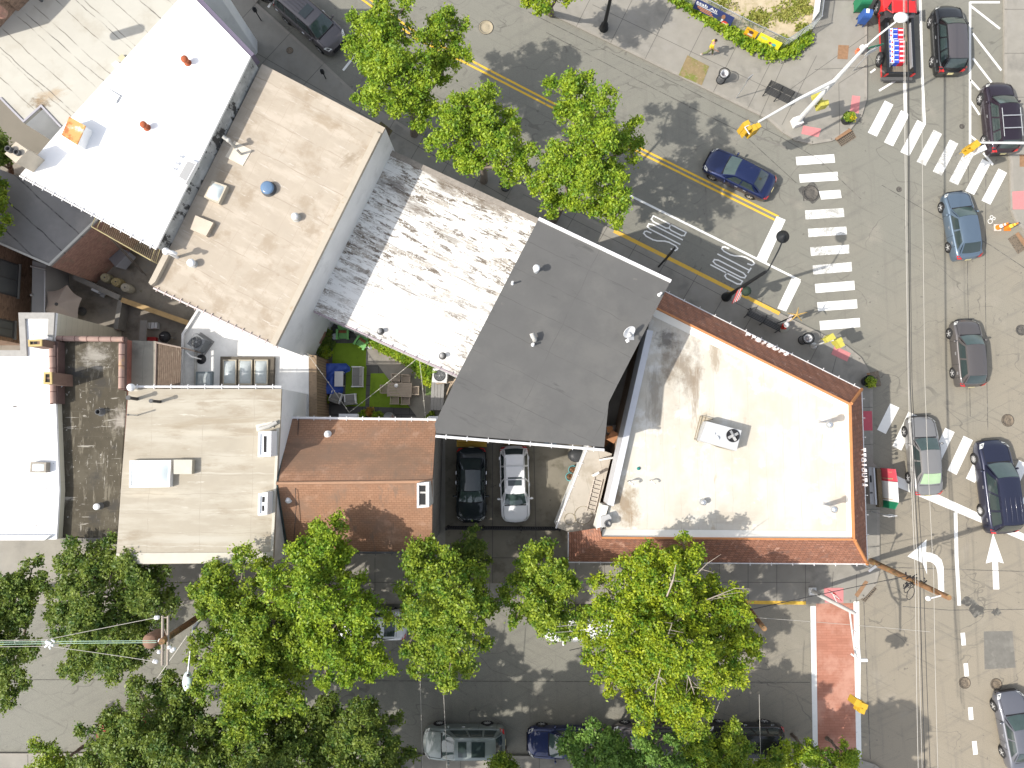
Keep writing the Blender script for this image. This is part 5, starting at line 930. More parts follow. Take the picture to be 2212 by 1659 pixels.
for x, y, lab in ((1236, 1014, 'teal rimmed plant pot nearer the covered barbecue'), (1230, 1029, 'teal rimmed plant pot further from the covered barbecue')):
    t0 = thing('plant_pot', lab, 'plant pot', at(x, y, .14)); b = B(); b.lathe((0, 0, 0), [(.17, 0), (.26, .4), (.28, .42), (.24, .42), (.23, .36), (.005, .36)], 18, cap=False); part('pot', b, flat((.13, .4, .42), .5), t0); leaf_mesh('plant', clumps((0, 0, .42), .16, 8, 8, .05), .08, leafmat('leaf_withered', (.22, .09, .05), (.36, .22, .12)), t0); b = B(); b.lathe((0, 0, .36), [(.22, .0), (.22, .015), (.005, .03)], 14); part('soil', b, flat((.1, .07, .05), .95), t0)
ac_unit(1188, 955, .14, 0, 'small dark condenser tucked under the grey roof gutter', (.75, .35, .6), flat((.12, .17, .2), .6), False)
t0 = thing('junk_pile', 'jumble of orange and white boards in the alley beside the restaurant', 'boards', at(1315, 935, .02)); b = B()
for i in range(9): b.box((random.uniform(-.3, .3), random.uniform(-.6, .6), .5+.18*i), (random.uniform(.2, .6), random.uniform(.1, .9), .05), random.uniform(-1, 1)); b.slot((i*2) % 3)
b.box((0, 0, .25), (.8, 1.0, .5)); part('board', b, [flat((.55, .25, .1), .7), flat((.6, .55, .5), .7), flat((.4, .2, .1), .7)], t0)
# ------------------------------------------------------------------ vehicles
def paint(name, c, metal=.45): return M('car_paint_'+name, c, .42, .03, 3, metal=metal, coat=1.0, obj=True, spec=.4)
m_glass = M('car_glass', (.032, .047, .047), .07, .15, 2, spec=.6, coat=.6, obj=True); m_glassl = M('car_glass_greenish', (.055, .085, .08), .08, .35, 1.2, spec=.6, coat=.6, obj=True); m_glassg = M('car_glass_pale_green', (.36, .5, .3), .12, .12, 1.5, spec=.5, coat=.5, obj=True)
m_tyre = flat((.025, .025, .026), .85); m_rim = flat((.62, .62, .62), .35, .5); m_trim = flat((.02, .02, .022), .6); m_lamp = flat((.75, .76, .74), .2, 0, 1); m_tail = flat((.55, .02, .02), .25, 0, 1); m_amber = flat((.7, .3, .05), .25, 0, 1); m_chrome = flat((.7, .7, .7), .2, .8)
PROF = {'sedan': dict(hz=.70, bz=.93, wb=.285, rs=.44, re=.70, rb=.855, tz=.96, H=1.44, ez=.86),
        'suv': dict(hz=.86, bz=1.08, wb=.245, rs=.40, re=.88, rb=.965, tz=1.06, H=1.68, ez=.95),
        'hatch': dict(hz=.76, bz=.98, wb=.255, rs=.41, re=.83, rb=.955, tz=1.0, H=1.50, ez=.9),
        'van': dict(hz=.90, bz=1.10, wb=.205, rs=.34, re=.93, rb=.985, tz=1.1, H=1.76, ez=1.0),
        'wagon': dict(hz=.74, bz=.95, wb=.275, rs=.43, re=.78, rb=.93, tz=.99, H=1.47, ez=.9)}
def wheel_set(t, L, W, wbase, off, r=.335, spokes=5, rimc=None):
    for i, x in enumerate((L/2-off, L/2-off-wbase)):
        for s in (-1, 1):
            q = Matrix.Rotation(s*R(-90), 3, 'X'); c = Vector((x, s*(W/2-.11), r))
            b = B(); b.lathe(c, [(r*.62, -.09), (r*.93, -.1), (r, -.06), (r, .07), (r*.93, .125), (r*.66, .13)], 22, M4=q); b.lathe(c, [(r*1.13, .085), (r*1.13, .1), (.005, .1)], 22, M4=q); w_ = part('wheel', b, m_tyre, t)
            b = B(); b.lathe(c, [(r*.68, .13), (r*.62, .142), (r*.58, .118), (.004, .118)], 22, cap=False, M4=q)
            b.slot(1)
            for k in range(spokes): a = k*2*math.pi/spokes; d = Vector((math.cos(a), math.sin(a), 0)); b.box(c+q @ (d*r*.36+Vector((0, 0, .13))), (r*.5, r*.16, .03), M4=q @ Matrix.Rotation(a, 3, 'Z'))
            b.lathe(c, [(r*.16, .12), (r*.15, .15), (.004, .15)], 10, M4=q); part('rim', b, [m_dgy, rimc or m_rim], w_)
def car(name, kind, label, cat, x, y, ang, L, W, pm, z=0.0, H=None, rails=None, sunroof=None, wb=None, spokes=5, group=None, gl=None, rg=None, lamp=None, roofm=None, rib=0, taper=1.0, rimc=None):
    p = PROF[kind]; H = H or p['H']; c0 = at(x, y, z+.6); t = thing(name, label, cat, (c0.x, c0.y, z), R(ang), group)
    X = lambda f: L/2-L*f
    def hw(f): return W/2*(1-.20*taper*max(0, (.13-f)/.13)**2.0-.13*taper*max(0, (f-.9)/.1)**2-.02*abs(f-.5))
    def deck(f):
        if f < .03: return p['hz']-.16+.10*f/.03
        if f < p['wb']: return p['hz']-.06+(p['bz']-p['hz']+.06)*((f-.03)/(p['wb']-.03))**.6
        if f < p['rb']: return p['bz']+(p['tz']-p['bz'])*(f-p['wb'])/(p['rb']-p['wb'])
        if f < .975: return p['tz']-(p['tz']-p['ez'])*((f-p['rb'])/(.975-p['rb']))**1.5
        return p['ez']-.14*(f-.975)/.025
    fs = [0, .012, .03, .06, .1, .15, .2, p['wb'], .35, .45, .55, .65, .75, .84, p['rb'], (p['rb']+.975)/2, .975, .99, 1.0]; fs = sorted(set(round(f, 4) for f in fs))
    sec = []
    for f in fs:
        e = 0 if .012 < f < .99 else .04; w_ = hw(f)-e; zd = deck(f)-e; xx = X(f)+(0)
        bow = lambda yy: -.16*taper*(yy/W*2)**2*(max(0, (.1-f)/.1))+.09*(yy/W*2)**2*max(0, (f-.93)/.07)
        h = [(0, zd+.035), (.45*w_, zd+.028), (.78*w_, zd+.008), (.90*w_, zd-.02), (.965*w_, zd-.07), (.99*w_, zd-.2), (w_, .52), (.985*w_, .34), (.93*w_, .2)]
        ring = [Vector((xx+bow(-a), -a, b_)) for a, b_ in reversed(h)]+[Vector((xx+bow(a), a, b_)) for a, b_ in h[1:]]
        sec.append(ring)
    b = B(); b.grid(sec); b.add(sec[0], [tuple(reversed(range(len(sec[0]))))], False); b.add(sec[-1], [tuple(range(len(sec[-1])))], False)
    body = part('body', b, pm, t)
    # panel gaps: bonnet edge and doors
    b = B()
    for s in (-1, 1):
        b.tube([Vector((X(f), s*.80*hw(f), deck(f)+.016)) for f in (.045, .1, .16, p['wb']-.02)], .011, 4)
        for f in (p['wb']+.06, (p['rs']+p['re'])/2+.04, p['re']+.02 if kind != 'sedan' else p['re']): b.tube([Vector((X(f), s*(hw(f)*.998+.002), zz)) for zz in (.32, .6, deck(f)-.16)]+[Vector((X(f), s*hw(f)*.95, deck(f)-.03))], .009, 4)
    if kind == 'sedan': b.tube([Vector((X(p['rb']+.012), s*.7*hw(.9), deck(p['rb']+.012)+.026)) for s in (-1, 0, 1)], .01, 4)
    b.box((X(p['wb']-.012), 0, p['bz']+.03), (.07, W*.72, .03)); part('body_seam', b, m_trim, body)
    # cabin
    def fr(f, s, zz, k=1): return Vector((X(f)+.10*(1-s*s)*k, 0, zz))
    wr = .66*W/2; zr = H
    S = [-1, -.75, -.4, 0, .4, .75, 1]
    bl = lambda s: Vector((X(p['wb'])+.10*(1-s*s)-.02, s*.80*hw(p['wb']), p['bz']+.025)); tl = lambda s: Vector((X(p['rs'])+.05*(1-s*s), s*wr, zr-.05*s*s*s*s-.02))
    br = lambda s: Vector((X(p['rb'])-.06*(1-s*s)+.02, s*.78*hw(p['rb']), p['tz']+.025)); tr = lambda s: Vector((X(p['re'])-.03*(1-s*s), s*wr*.97, zr-.05*s*s*s*s-.035))
    def patch(f0, f1, n=4, bulge=.02, u0=0, u1=1, ins=1.0, out=0):
        rows = []
        for i in range(n+1):
            u = u0+(u1-u0)*i/n; r = []
            for s in S:
                q = f0(s*ins).lerp(f1(s*ins), u); q.z += bulge*math.sin(math.pi*u)+out; q.x += out*(1 if f0(0).x > 0 else -1)*.6; r.append(q)
            rows.append(r)
        return rows
    b = B(); b.grid(patch(bl, tl), flip=True); b.grid(patch(tr, br, bulge=.02), flip=True)
    roofrows = []
    for i in range(7):
        u = i/6; r = []
        for s in S: q = tl(s).lerp(tr(s), u); q.z += .035*math.sin(math.pi*u); r.append(q)
        roofrows.append(r)
    b.slot(1); b.grid(roofrows, flip=True); b.slot(0)
    for s in (-1, 1):
        up_ = [tl(s).lerp(tr(s), i/6)+Vector((0, 0, .035*math.sin(math.pi*i/6))) for i in range(7)]; lo_ = [Vector((X(f), s*.90*hw(f), deck(f)-.015)) for f in [p['wb']-.01+(p['rb']+.01-p['wb'])*i/6 for i in range(7)]]
        lo_[0] = bl(s)+Vector((0, s*.05, -.02)); lo_[-1] = br(s)+Vector((0, s*.05, -.02))
        mid = [u_.lerp(l_, .5)+Vector((0, s*.03, 0)) for u_, l_ in zip(up_, lo_)]
        b.grid([up_, mid, lo_], flip=(s > 0))
    cab = part('cabin', b, [pm, roofm or pm], t)
    b = B(); b.grid(patch(bl, tl, bulge=.02, u0=.05, u1=.95, ins=.93, out=.014), flip=True); part('windscreen', b, gl or m_glassl, cab)
    b = B(); b.grid(patch(tr, br, bulge=.02, u0=.08, u1=.92, ins=.88, out=.014), flip=True); part('rear_window', b, rg or m_glass, cab)
    for s in (-1, 1):
        b = B()
        cuts = [(.06, .44), (.49, .93)] if kind != 'suv' and kind != 'van' else [(.06, .36), (.40, .68), (.72, .95)]
        lo0, lo1 = bl(s)+Vector((-.12, s*.05, -.02)), br(s)+Vector((.1, s*.05, -.02))
        for (a, c) in cuts:
            rows = []
            for v in (.12, .5, .9):
                r = []
                for k in range(5):
                    u = a+(c-a)*k/4; uu = tl(s).lerp(tr(s), u); ll = lo0.lerp(lo1, u); f = (L/2-ll.x)/L; ll.y = s*.90*hw(f); ll.z = deck(f)-.0
                    q = uu.lerp(ll, v); q.y += s*(.03*math.sin(math.pi*v)+.018); q.z += .012; r.append(q)
                rows.append(r)
            b.grid(rows, flip=(s > 0))
        part('side_window', b, m_glass, cab)
        # mirror, handles, lamps
        b = B(); mx = X(p['wb']+.07); b.ball((mx, s*(W/2+.10), p['bz']+.0), .11, 8, (.7, 1.0, .75)); b.box((mx+.02, s*(W/2-.0), p['bz']-.02), (.06, .16, .05)); part('mirror', b, pm, t)
        for f in ((p['rs']+.09), (p['re']-.04)): b = B(); b.box((X(f), s*(hw(f)+.008), deck(f)-.2), (.2, .03, .03)); part('door_handle', b, m_chrome, t)
        b = B(); hx = [Vector((X(f)-.16*taper*(yy)**2*max(0, (.1-f)/.1)+.008, s*yy*hw(f), deck(f)-dz)) for f, yy, dz in ((.015, .60, .0), (.015, .92, .03), (.085, .965, .03), (.07, .78, -.022))]; hx = [q+Vector((.01, s*.012, .012)) for q in hx]; b.add(hx+[q-Vector((0, 0, .14)) for q in hx[:2]], [(0, 1, 2, 3), (0, 4, 5, 1)] if s < 0 else [(3, 2, 1, 0), (1, 5, 4, 0)]); part('headlight', b, lamp or m_lamp, t)
        b = B(); tx = [Vector((X(f)+.09*yy*yy*max(0, (f-.93)/.07)-.006, s*yy*hw(f), deck(f)-dz)) for f, yy, dz in ((.995, .60, -.03), (.995, .96, .0), (.93, .985, .05), (.95, .80, -.02))]; tx = [q+Vector((-.012, s*.014, .014)) for q in tx]; b.add(tx+[q-Vector((0, 0, .16)) for q in tx[:2]], [(3, 2, 1, 0), (1, 5, 4, 0)] if s < 0 else [(0, 1, 2, 3), (0, 4, 5, 1)]); part('tail_light', b, m_tail, t)
    b = B(); b.box((L/2-.02, 0, .50), (.06, W*.55, .2)); part('grille', b, m_trim, t); b = B(); b.box((-L/2-.005, 0, .68), (.03, .34, .16), M4=Matrix.Rotation(R(12), 3, 'Y')); part('number_plate', b, flat((.62, .55, .3), .5), t)
    if rails:
        b = B()
        for s in (-1, 1): b.tube([Vector((X(f), s*wr*.93, zr+.045)) for f in (p['rs']+.06, p['rs']+.1, (p['rs']+p['re'])/2, p['re']-.07, p['re']-.03)], .022, 5)
        if rails == 'bars':
            for f in (p['rs']+.17, p['re']-.14): b.box((X(f), 0, zr+.09), (.06, 2*wr*.97, .03))
        part('roof_rail', b, m_steel, cab)
    if sunroof:
        for (f0, f1) in sunroof: b = B(); b.grid([[Vector((X(f), yy, zr+.005+.035*math.sin(math.pi*(f-p['rs'])/(p['re']-p['rs'])))) for yy in (-wr*.68, 0, wr*.68)] for f in (f0, (f0+f1)/2, f1)]); o = part('sunroof', b, m_glass, cab)
    if rib:
        b = B()
        for k in range(rib): yy = wr*(-.7+1.4*k/(rib-1)); b.tube([Vector((X(f), yy, zr+.006+.035*math.sin(math.pi*(f-p['rs'])/(p['re']-p['rs']))-.02*(abs(yy)/wr)**4)) for f in np.linspace(p['rs']+.2, p['re']-.03, 5)], .012, 4)
        part('roof_rib', b, pm, cab)
    wheel_set(t, L, W, wb or L*.585, L*.192, .345 if kind in ('suv', 'van') else .325, spokes, rimc)
    return t
P_navy = paint('navy', (.009, .02, .085)); P_black = paint('black', (.012, .013, .015), .2); P_plum = paint('plum', (.028, .018, .03)); P_slate = paint('slate_blue', (.12, .17, .23)); P_brown = paint('grey_brown', (.12, .11, .108)); P_silv = paint('silver_grey', (.27, .265, .26)); P_dkn = paint('dark_navy', (.022, .026, .055)); P_grey = paint('steel_grey', (.16, .165, .19)); P_white = paint('silver_white', (.84, .85, .87), .0); P_sage = paint('sage', (.24, .275, .26)); P_gm = paint('gunmetal', (.115, .105, .11)); P_red = paint('red', (.55, .02, .02), .1); P_blk2 = paint('blue_black', (.012, .02, .026), .2)
def pax(t): return t
car('sedan', 'sedan', 'navy blue sedan heading out along the double yellow line', 'car', 1597, 376, 152.5, 4.65, 1.82, P_navy)
car('suv', 'suv', 'black SUV stopped beside the red pickup truck', 'car', 2047, 87, 90.5, 4.6, 1.88, P_black, roofm=P_gm, rimc=m_rim)
car('suv', 'suv', 'dark plum SUV with roof bars parked along the far kerb', 'car', 2158, 256, 92, 4.75, 1.88, P_plum, rails='bars', spokes=6)
car('sedan', 'wagon', 'slate blue car crossing the junction near the traffic cones', 'car', 2076, 487, 97.5, 4.5, 1.78, P_slate)
car('hatchback', 'hatch', 'grey-brown hatchback with red tail lights in mid junction', 'car', 2090, 763, 92.5, 4.3, 1.76, P_brown)
car('sedan', 'sedan', 'silver grey sedan with a pale green rear window driving over the crosswalk', 'car', 1995, 984, 92.5, 4.95, 1.84, P_silv, rg=m_glassg)
car('suv', 'suv', 'long navy SUV waiting over the stop line', 'car', 2152, 1051, 94.5, 5.75, 2.0, P_dkn, H=1.88, wb=3.2, spokes=10, rib=4, sunroof=None)
car('sedan', 'sedan', 'steel grey sedan cut by the bottom corner of the photo', 'car', 2194, 1577, 98, 4.7, 1.8, P_grey)
car('sedan', 'sedan', 'black parked car nearest the red house in the driveway', 'car', 1018, 1047, 270, 4.65, 1.86, P_blk2, z=.14, roofm=m_glass)
car('estate_car', 'suv', 'silver white SUV with dark roof bars in the driveway', 'car', 1112, 1045, 271.5, 4.7, 1.82, P_white, z=.14, H=1.58, rails='bars', sunroof=[(.49, .60)])
car('suv', 'suv', 'sage grey parked SUV with twin glass roof panels', 'car', 1003, 1602, 180, 4.95, 1.95, P_sage, sunroof=[(.44, .54), (.60, .76)], spokes=8)
car('sedan', 'sedan', 'navy parked car tucked behind the sage grey SUV', 'car', 1224, 1603, 180, 4.85, 1.86, P_navy)
car('hatchback', 'hatch', 'gunmetal parked car mostly hidden under two kerbside trees', 'car', 1400, 1597, 180, 4.4, 1.8, P_gm)
car('suv', 'suv', 'black parked SUV at the head of the kerbside row by the brick crossing', 'car', 1609, 1597, 180, 4.7, 1.9, P_black)
car('van', 'van', 'silver white van half hidden under the yellow-green tree', 'van', 1252, 1350, 180, 4.6, 1.8, P_white, sunroof=[(.37, .48)])
car('sedan', 'sedan', 'white parked car glimpsed through the middle street trees', 'car', 800, 1349, 180, 4.5, 1.8, P_white)
car('sedan', 'sedan', 'silver parked car glimpsed through the leaves near the lamp arm', 'car', 560, 1346, 180, 4.5, 1.8, P_silv)
car('hatchback', 'hatch', 'bright red car peeping out under the lower street trees', 'car', 283, 1585, 180, 4.2, 1.75, P_red)
car('minivan', 'van', 'grey minivan parked in the shade by the white roofed building', 'van', 671, 46, -41.5, 5.1, 1.95, P_gm, rib=5, sunroof=[(.43, .54)])
car('sedan', 'sedan', 'dark car bumper at the top edge ahead of the grey minivan', 'car', 541, -62, -39, 4.5, 1.8, P_black)
# red pickup with cases in its bed
t0 = thing('pickup_truck', 'red pickup truck with a black open bed full of drink cases', 'truck', (at(1937, 70, .8).x, at(1937, 70, .8).y, 0), R(90)); L, W = 5.9, 2.0; px = lambda yy: (at(1937, 70, .8).y-at(1937, yy, .8).y)*-1  # local x of a photo row
xr, xb, xc = -L/2+.05, px(56), px(30)
b = B(); b.box((0, 0, .46), (L-.3, W-.16, .2))
sec = []
for x, h, w_ in ((2.95, .78, .8), (2.88, .95, .9), (2.6, 1.05, .96), (1.35, 1.13, 1.0), (1.3, 1.15, 1.0), (xc, 1.15, 1.0)): sec.append([Vector((x, s*w_*W/2*k, z)) for s, k, z in ((-1, .97, .35), (-1, 1, .7), (-1, .98, h-.1), (-1, .9, h), (1, .9, h+.001), (1, .98, h-.1), (1, 1, .7), (1, .97, .35))])
b.grid(sec); b.add(sec[0], [tuple(reversed(range(8)))]); b.add(sec[-1], [tuple(range(8))]); body = part('body', b, P_red, t0)
b = B(); cs = []
for x, z, w_ in ((1.38, 1.16, .86), (.75, 1.74, .74), (xc+.25, 1.76, .74), (xc+.02, 1.2, .86)): cs.append([Vector((x, s*w_*W/2, z)) for s in (-1, -.5, 0, .5, 1)])
b.grid([cs[1], cs[2]], flip=True); b.grid([cs[2], [p+(cs[3][i]-p)*.12 for i, p in enumerate(cs[2])]], flip=True); b.grid([[p+(cs[3][i]-p)*.72 for i, p in enumerate(cs[2])], cs[3]], flip=True)
for s in (0, 4): b.tube([c_[s] for c_ in cs], .06, 5)
part('cab', b, P_red, t0)
b = B(); b.grid([[p+(cs[3][i]-p)*.10+Vector((-.01, 0, .01)) for i, p in enumerate(cs[2])], [p+(cs[3][i]-p)*.74+Vector((-.01, 0, .01)) for i, p in enumerate(cs[2])]], flip=True); part('rear_window', b, m_glassl, t0); b = B(); b.grid([cs[0], cs[1]], flip=True); part('windscreen', b, m_glassl, t0)
for s in (-1, 1):
    b = B(); b.add([Vector((x, s*(w_*W/2-.02), z)) for x, z, w_ in ((1.25, 1.18, .87), (.75, 1.68, .76), (xc+.2, 1.7, .76), (xc+.05, 1.2, .87))], [(0, 1, 2, 3) if s > 0 else (3, 2, 1, 0)]); part('side_window', b, m_glass, t0)
    b = B(); b.ball((1.05, s*(W/2+.16), 1.2), .15, 8, (.6, 1, .8)); part('mirror', b, m_trim, t0)
b = B()
for i in range(4): b.ball((xc+.03, -.45+.3*i, 1.27), .04, 6)
part('cab_lamp', b, m_amber, t0)
bl_ = (xc-.02+xr)/2; bw = xc-.02-xr
for s in (-1, 1):
    b = B(); b.box((bl_, s*(W/2-.16), .86), (bw, .16, .62)); part('bed_side', b, P_black, t0)
    b = B(); b.box((bl_-.2, s*(W/2-.27), 1.0), (bw*.72, .04, .28)); part('bed_panel', b, m_steel, t0)
b = B(); b.box((xc-.28, s*0, .9), (.46, W-.12, .6)); part('toolbox', b, P_gm, t0)
b = B(); b.box((bl_, 0, .62), (bw, W-.44, .06)); part('bed_floor', b, M('bed_floor_rusty', (.17, .15, .12), .7, .25, 5, [((.3, .22, .12), .6, .08, 3, (.4, 3, 1), 0)], obj=True), t0)
b = B(); b.box((xr+.03, 0, .86), (.1, W-.1, .5)); part('tailgate', b, P_black, t0); b = B(); b.box((xr-.12, 0, .55), (.2, W-.05, .2)); part('bumper', b, m_dgy, t0)
for s in (-1, 1): b = B(); b.box((xr-.02, s*(W/2-.14), .9), (.06, .14, .36)); part('tail_light', b, m_tail, t0)
b = B(); b.tube([(xc-.55, -.8, 1.22), (xc-.62, 0, 1.26), (xc-.5, .8, 1.2)], .03, 5); b.tube([(xc-.55, -.7, .7), (xc-.55, -.7, 1.25)], .03, 5); b.tube([(xc-.55, .7, .7), (xc-.55, .7, 1.22)], .03, 5); part('bed_rack', b, m_blk, t0)
wheel_set(t0, L, W+.04, 3.55, 1.0, .40, 6)
m_case = [flat((.75, .76, .8), .5), flat((.04, .09, .5), .5), flat((.6, .03, .05), .5)]
k = 0
for (yy, n, z0) in ((72, 3, .65), (110, 5, .65)):
    for lay in range(2 if n == 3 else 3):
        for i in range(n):
            cx = at(1938, yy+(i-(n-1)/2)*10.2, 1.1); zz = z0+.07+lay*.145; b = B(); dx = (.72, .27, .138) if 1 else 0
            b.slot(0).box((cx.x-.36, cx.y, zz), (.36, .285, .135)); b.slot(1).box((cx.x-.02, cx.y, zz), (.32, .285, .135)); b.slot(2).box((cx.x+.32, cx.y, zz), (.36, .285, .135)); b.slot(0).box((cx.x+.33, cx.y, zz+.0695), (.3, .1, .004)).box((cx.x-.02, cx.y+.05, zz+.0695), (.26, .05, .004)); b.slot(2).box((cx.x-.3, cx.y-.04, zz+.0695), (.1, .12, .004)); b.slot(1).box((cx.x-.44, cx.y, zz+.0695), (.1, .2, .004)); k += 1
            tag(build(b, 'drink_case', m_case), 'red, white and blue drink case stacked in the red pickup bed', 'case', 'drink cases in the pickup bed')
# ------------------------------------------------------------------ trees
def tree(name, label, lobes, mat, hgt, base=None, size=.112, dens=1.0, sub=6, twig=None, cat='tree', group=None, sparse=1.0, seed=1, low=None):
    """lobes: (x, y, radius in survey px, height of lobe centre)"""
    global rng
    rng = np.random.default_rng(seed); rnd = random.Random(seed)
    L0 = []
    for x, y, r, z in lobes: c = at(x, y, z); L0.append((c, r/ppm(z)))
    tot = sum(r*r for _, r in L0); cx = sum((c*r*r for c, r in L0), Vector())/tot
    bs = at(*base, 0) if base else Vector((cx.x, cx.y, 0)); bs.z = 0
    t = thing(name, label, cat, bs, 0, group); cs = []
    b = B(); zc = cx.z; top = Vector((cx.x, cx.y, zc*.78)); fork = bs.lerp(top, .5); tr = .07+.018*zc
    b.tube([bs, bs.lerp(fork, .5)+Vector((.05, .03, 0)), fork], [tr*1.25, tr, tr*.85], 8)
    br = []
    for c, r in L0:
        ncl = int(17*r*r*dens*sparse)+6; cs.append(clumps((c.x, c.y, c.z-.1*r), r*.86, ncl, 40, .15, .62, .25))
        b.tube([fork, fork.lerp(c, .55)+Vector((rnd.uniform(-.2, .2), rnd.uniform(-.2, .2), -.1)), c], [tr*.6, tr*.36, .04], 6)
        k = max(4, int(sub*r/1.45))
        for i in range(k):
            a = 2*math.pi*(i+rnd.uniform(-.3, .3))/k; rr = r*rnd.uniform(.18, .44); d = r*rnd.uniform(.6, 1.12); q = c+Vector((math.cos(a)*d, math.sin(a)*d, rnd.uniform(-.35, .35)*r))
            cs.append(clumps((q.x, q.y, q.z), rr, int(30*rr*rr*dens*sparse)+4, 36, .12, .7, .2))
            b.tube([c.lerp(fork, .25), c.lerp(q, .5)+Vector((0, 0, .15)), q, q+(q-c)*.22], [.05, .035, .018, .006], 5)
            for _ in range(2): e = q+Vector((rnd.uniform(-1, 1), rnd.uniform(-1, 1), rnd.uniform(-.1, .5)))*rr*.95; b.tube([c.lerp(q, .6), q.lerp(e, .5)+Vector((0, 0, .06)), e], [.022, .014, .005], 4)
        for i in range(int(k*.7)):   # humps on the crown top
            a = rnd.uniform(0, 6.28); d = r*rnd.uniform(.1, .6); rr = r*rnd.uniform(.25, .4); q = c+Vector((math.cos(a)*d, math.sin(a)*d, r*rnd.uniform(.35, .62))); cs.append(clumps((q.x, q.y, q.z), rr, int(24*rr*rr*dens*sparse)+4, 34, .12, .75, .3))
    part('trunk', b, m_bark, t, True)
    if twig:
        for (x0, y0, x1, y1, z) in twig:
            b = B()
            p, q = at(x0, y0, z), at(x1, y1, z+.4); b.tube([p, p.lerp(q, .5)+Vector((.05, .04, .15)), q], [.05, .035, .012], 5)
            for k in range(5): f = rnd.uniform(.3, 1); o = p.lerp(q, f); b.tube([o, o+(q-p)*rnd.uniform(.2, .35)+Vector((rnd.uniform(-.5, .5), rnd.uniform(-.5, .5), .1))], [.02, .006], 4)
            part('bare_branch', b, M('bark_pale', (.36, .31, .26), .9, .2, 6), t, True)
    leaf_mesh('crown', np.concatenate(cs), size, mat, t, off=bs)
    return t
tree('street_tree', 'broad street tree beside the grey minivan, hiding the yellow lines', [(838, 70, 74, 8.2), (862, 165, 82, 8.8), (815, 120, 55, 7.8), (958, 62, 50, 7.4), (965, 135, 46, 7.0), (900, 225, 48, 7.4), (805, 205, 34, 7)], m_leafA, 9, (895, 292), seed=2)
tree('street_tree', 'middle street tree overhanging the pavement by the streaked roof', [(1040, 238, 62, 8), (985, 285, 62, 8), (1080, 320, 60, 8), (1010, 340, 38, 7.6), (1110, 365, 34, 7.4)], m_leafA, 9, (1045, 392), seed=3)
tree('street_tree', 'street tree at the front corner of the dark grey roof', [(1245, 205, 56, 8), (1268, 290, 80, 8.8), (1215, 370, 62, 8), (1290, 400, 74, 8.2), (1355, 310, 38, 7.2), (1310, 450, 36, 7.4), (1185, 425, 34, 7.2)], m_leafA, 9, (1195, 478), seed=4)
tree('street_tree', 'small treetop hanging in at the top edge beside the lamp post', [(1180, -12, 46, 6.5), (1225, -38, 50, 6.5), (1140, -30, 38, 6.2)], m_leafY, 8, (1190, 30), seed=5)
tree('street_tree', 'large feathery yellow-green tree in front of the restaurant mansard', [(1440, 1260, 92, 8.6), (1350, 1310, 84, 8.0), (1545, 1320, 72, 7.8), (1440, 1400, 104, 9.2), (1335, 1440, 64, 7.6), (1560, 1420, 66, 7.8), (1410, 1500, 66, 7.6), (1480, 1530, 56, 7.4), (1480, 1205, 36, 7.8), (1395, 1212, 34, 7.6), (1600, 1375, 38, 7)], m_leafY, 10, (1425, 1335), size=.105, dens=.95, twig=[(1430, 1400, 1418, 1480, 10.2), (1428, 1398, 1452, 1345, 10.2), (1440, 1290, 1460, 1220, 10), (1460, 1320, 1590, 1270, 8.6), (1470, 1430, 1500, 1500, 9.6), (1478, 1260, 1530, 1215, 9.2)], seed=6)
tree('street_tree', 'deep green tree with yellow patches beside the driveway mouth', [(1165, 1225, 56, 6.6), (1205, 1265, 46, 7), (1135, 1290, 58, 6.6), (1200, 1340, 52, 6.8)], m_leafM, 8, (1180, 1255), seed=7)
tree('street_tree', 'tall loose tree in front of the house end beside the driveway', [(915, 1215, 54, 7.4), (965, 1290, 86, 8.2), (905, 1340, 62, 7.6), (985, 1390, 66, 7.6), (930, 1425, 50, 7.2), (1050, 1300, 38, 6.8)], m_leafM, 9, (985, 1268), seed=8)
tree('street_tree', 'large bright tree shading the front slope of the red house', [(705, 1185, 64, 8.4), (690, 1275, 88, 9.0), (765, 1310, 66, 8.2), (715, 1385, 76, 8.0), (800, 1420, 54, 7.2), (640, 1250, 46, 8)], m_leafA, 9.5, (770, 1262), seed=9)
tree('street_tree', 'broad pale tree beside the street lamp arm', [(520, 1295, 86, 7.8), (470, 1270, 48, 7.4), (560, 1380, 88, 8.0), (500, 1430, 80, 7.6), (605, 1460, 72, 7.4), (540, 1515, 66, 7.0), (640, 1380, 50, 7.4)], m_leafM, 9, (600, 1262), seed=10)
tree('street_tree', 'dark green tree with drooping branches behind the utility pole', [(285, 1230, 72, 6.4), (190, 1225, 60, 6.2), (235, 1310, 92, 6.8), (330, 1290, 62, 6.4), (150, 1300, 56, 6), (215, 1400, 58, 6), (285, 1390, 60, 6), (175, 1440, 34, 5.4)], m_leafD, 8, (330, 1255), seed=11)
tree('street_tree', 'dark tree cut by the photo edge beside the overhead wires', [(20, 1290, 66, 6.2), (60, 1250, 44, 6), (10, 1400, 64, 6.2), (-30, 1340, 70, 6.2), (20, 1470, 38, 5.6)], m_leafD, 8, (80, 1270), seed=12)
tree('street_tree', 'dark leafy tree at the bottom hiding the red car', [(335, 1555, 74, 6.4), (255, 1590, 62, 6.0), (380, 1500, 44, 6), (400, 1610, 80, 6.4), (300, 1650, 76, 6.2), (215, 1640, 46, 5.6)], m_leafD, 8, (420, 1665), seed=13)
tree('street_tree', 'very dark tree in the middle of the bottom edge', [(560, 1610, 84, 6.2), (490, 1650, 70, 6.0), (640, 1640, 74, 6.2), (620, 1570, 50, 5.8), (690, 1545, 34, 5.6), (480, 1580, 38, 5.8)], m_leafD, 8, (640, 1680), seed=14)
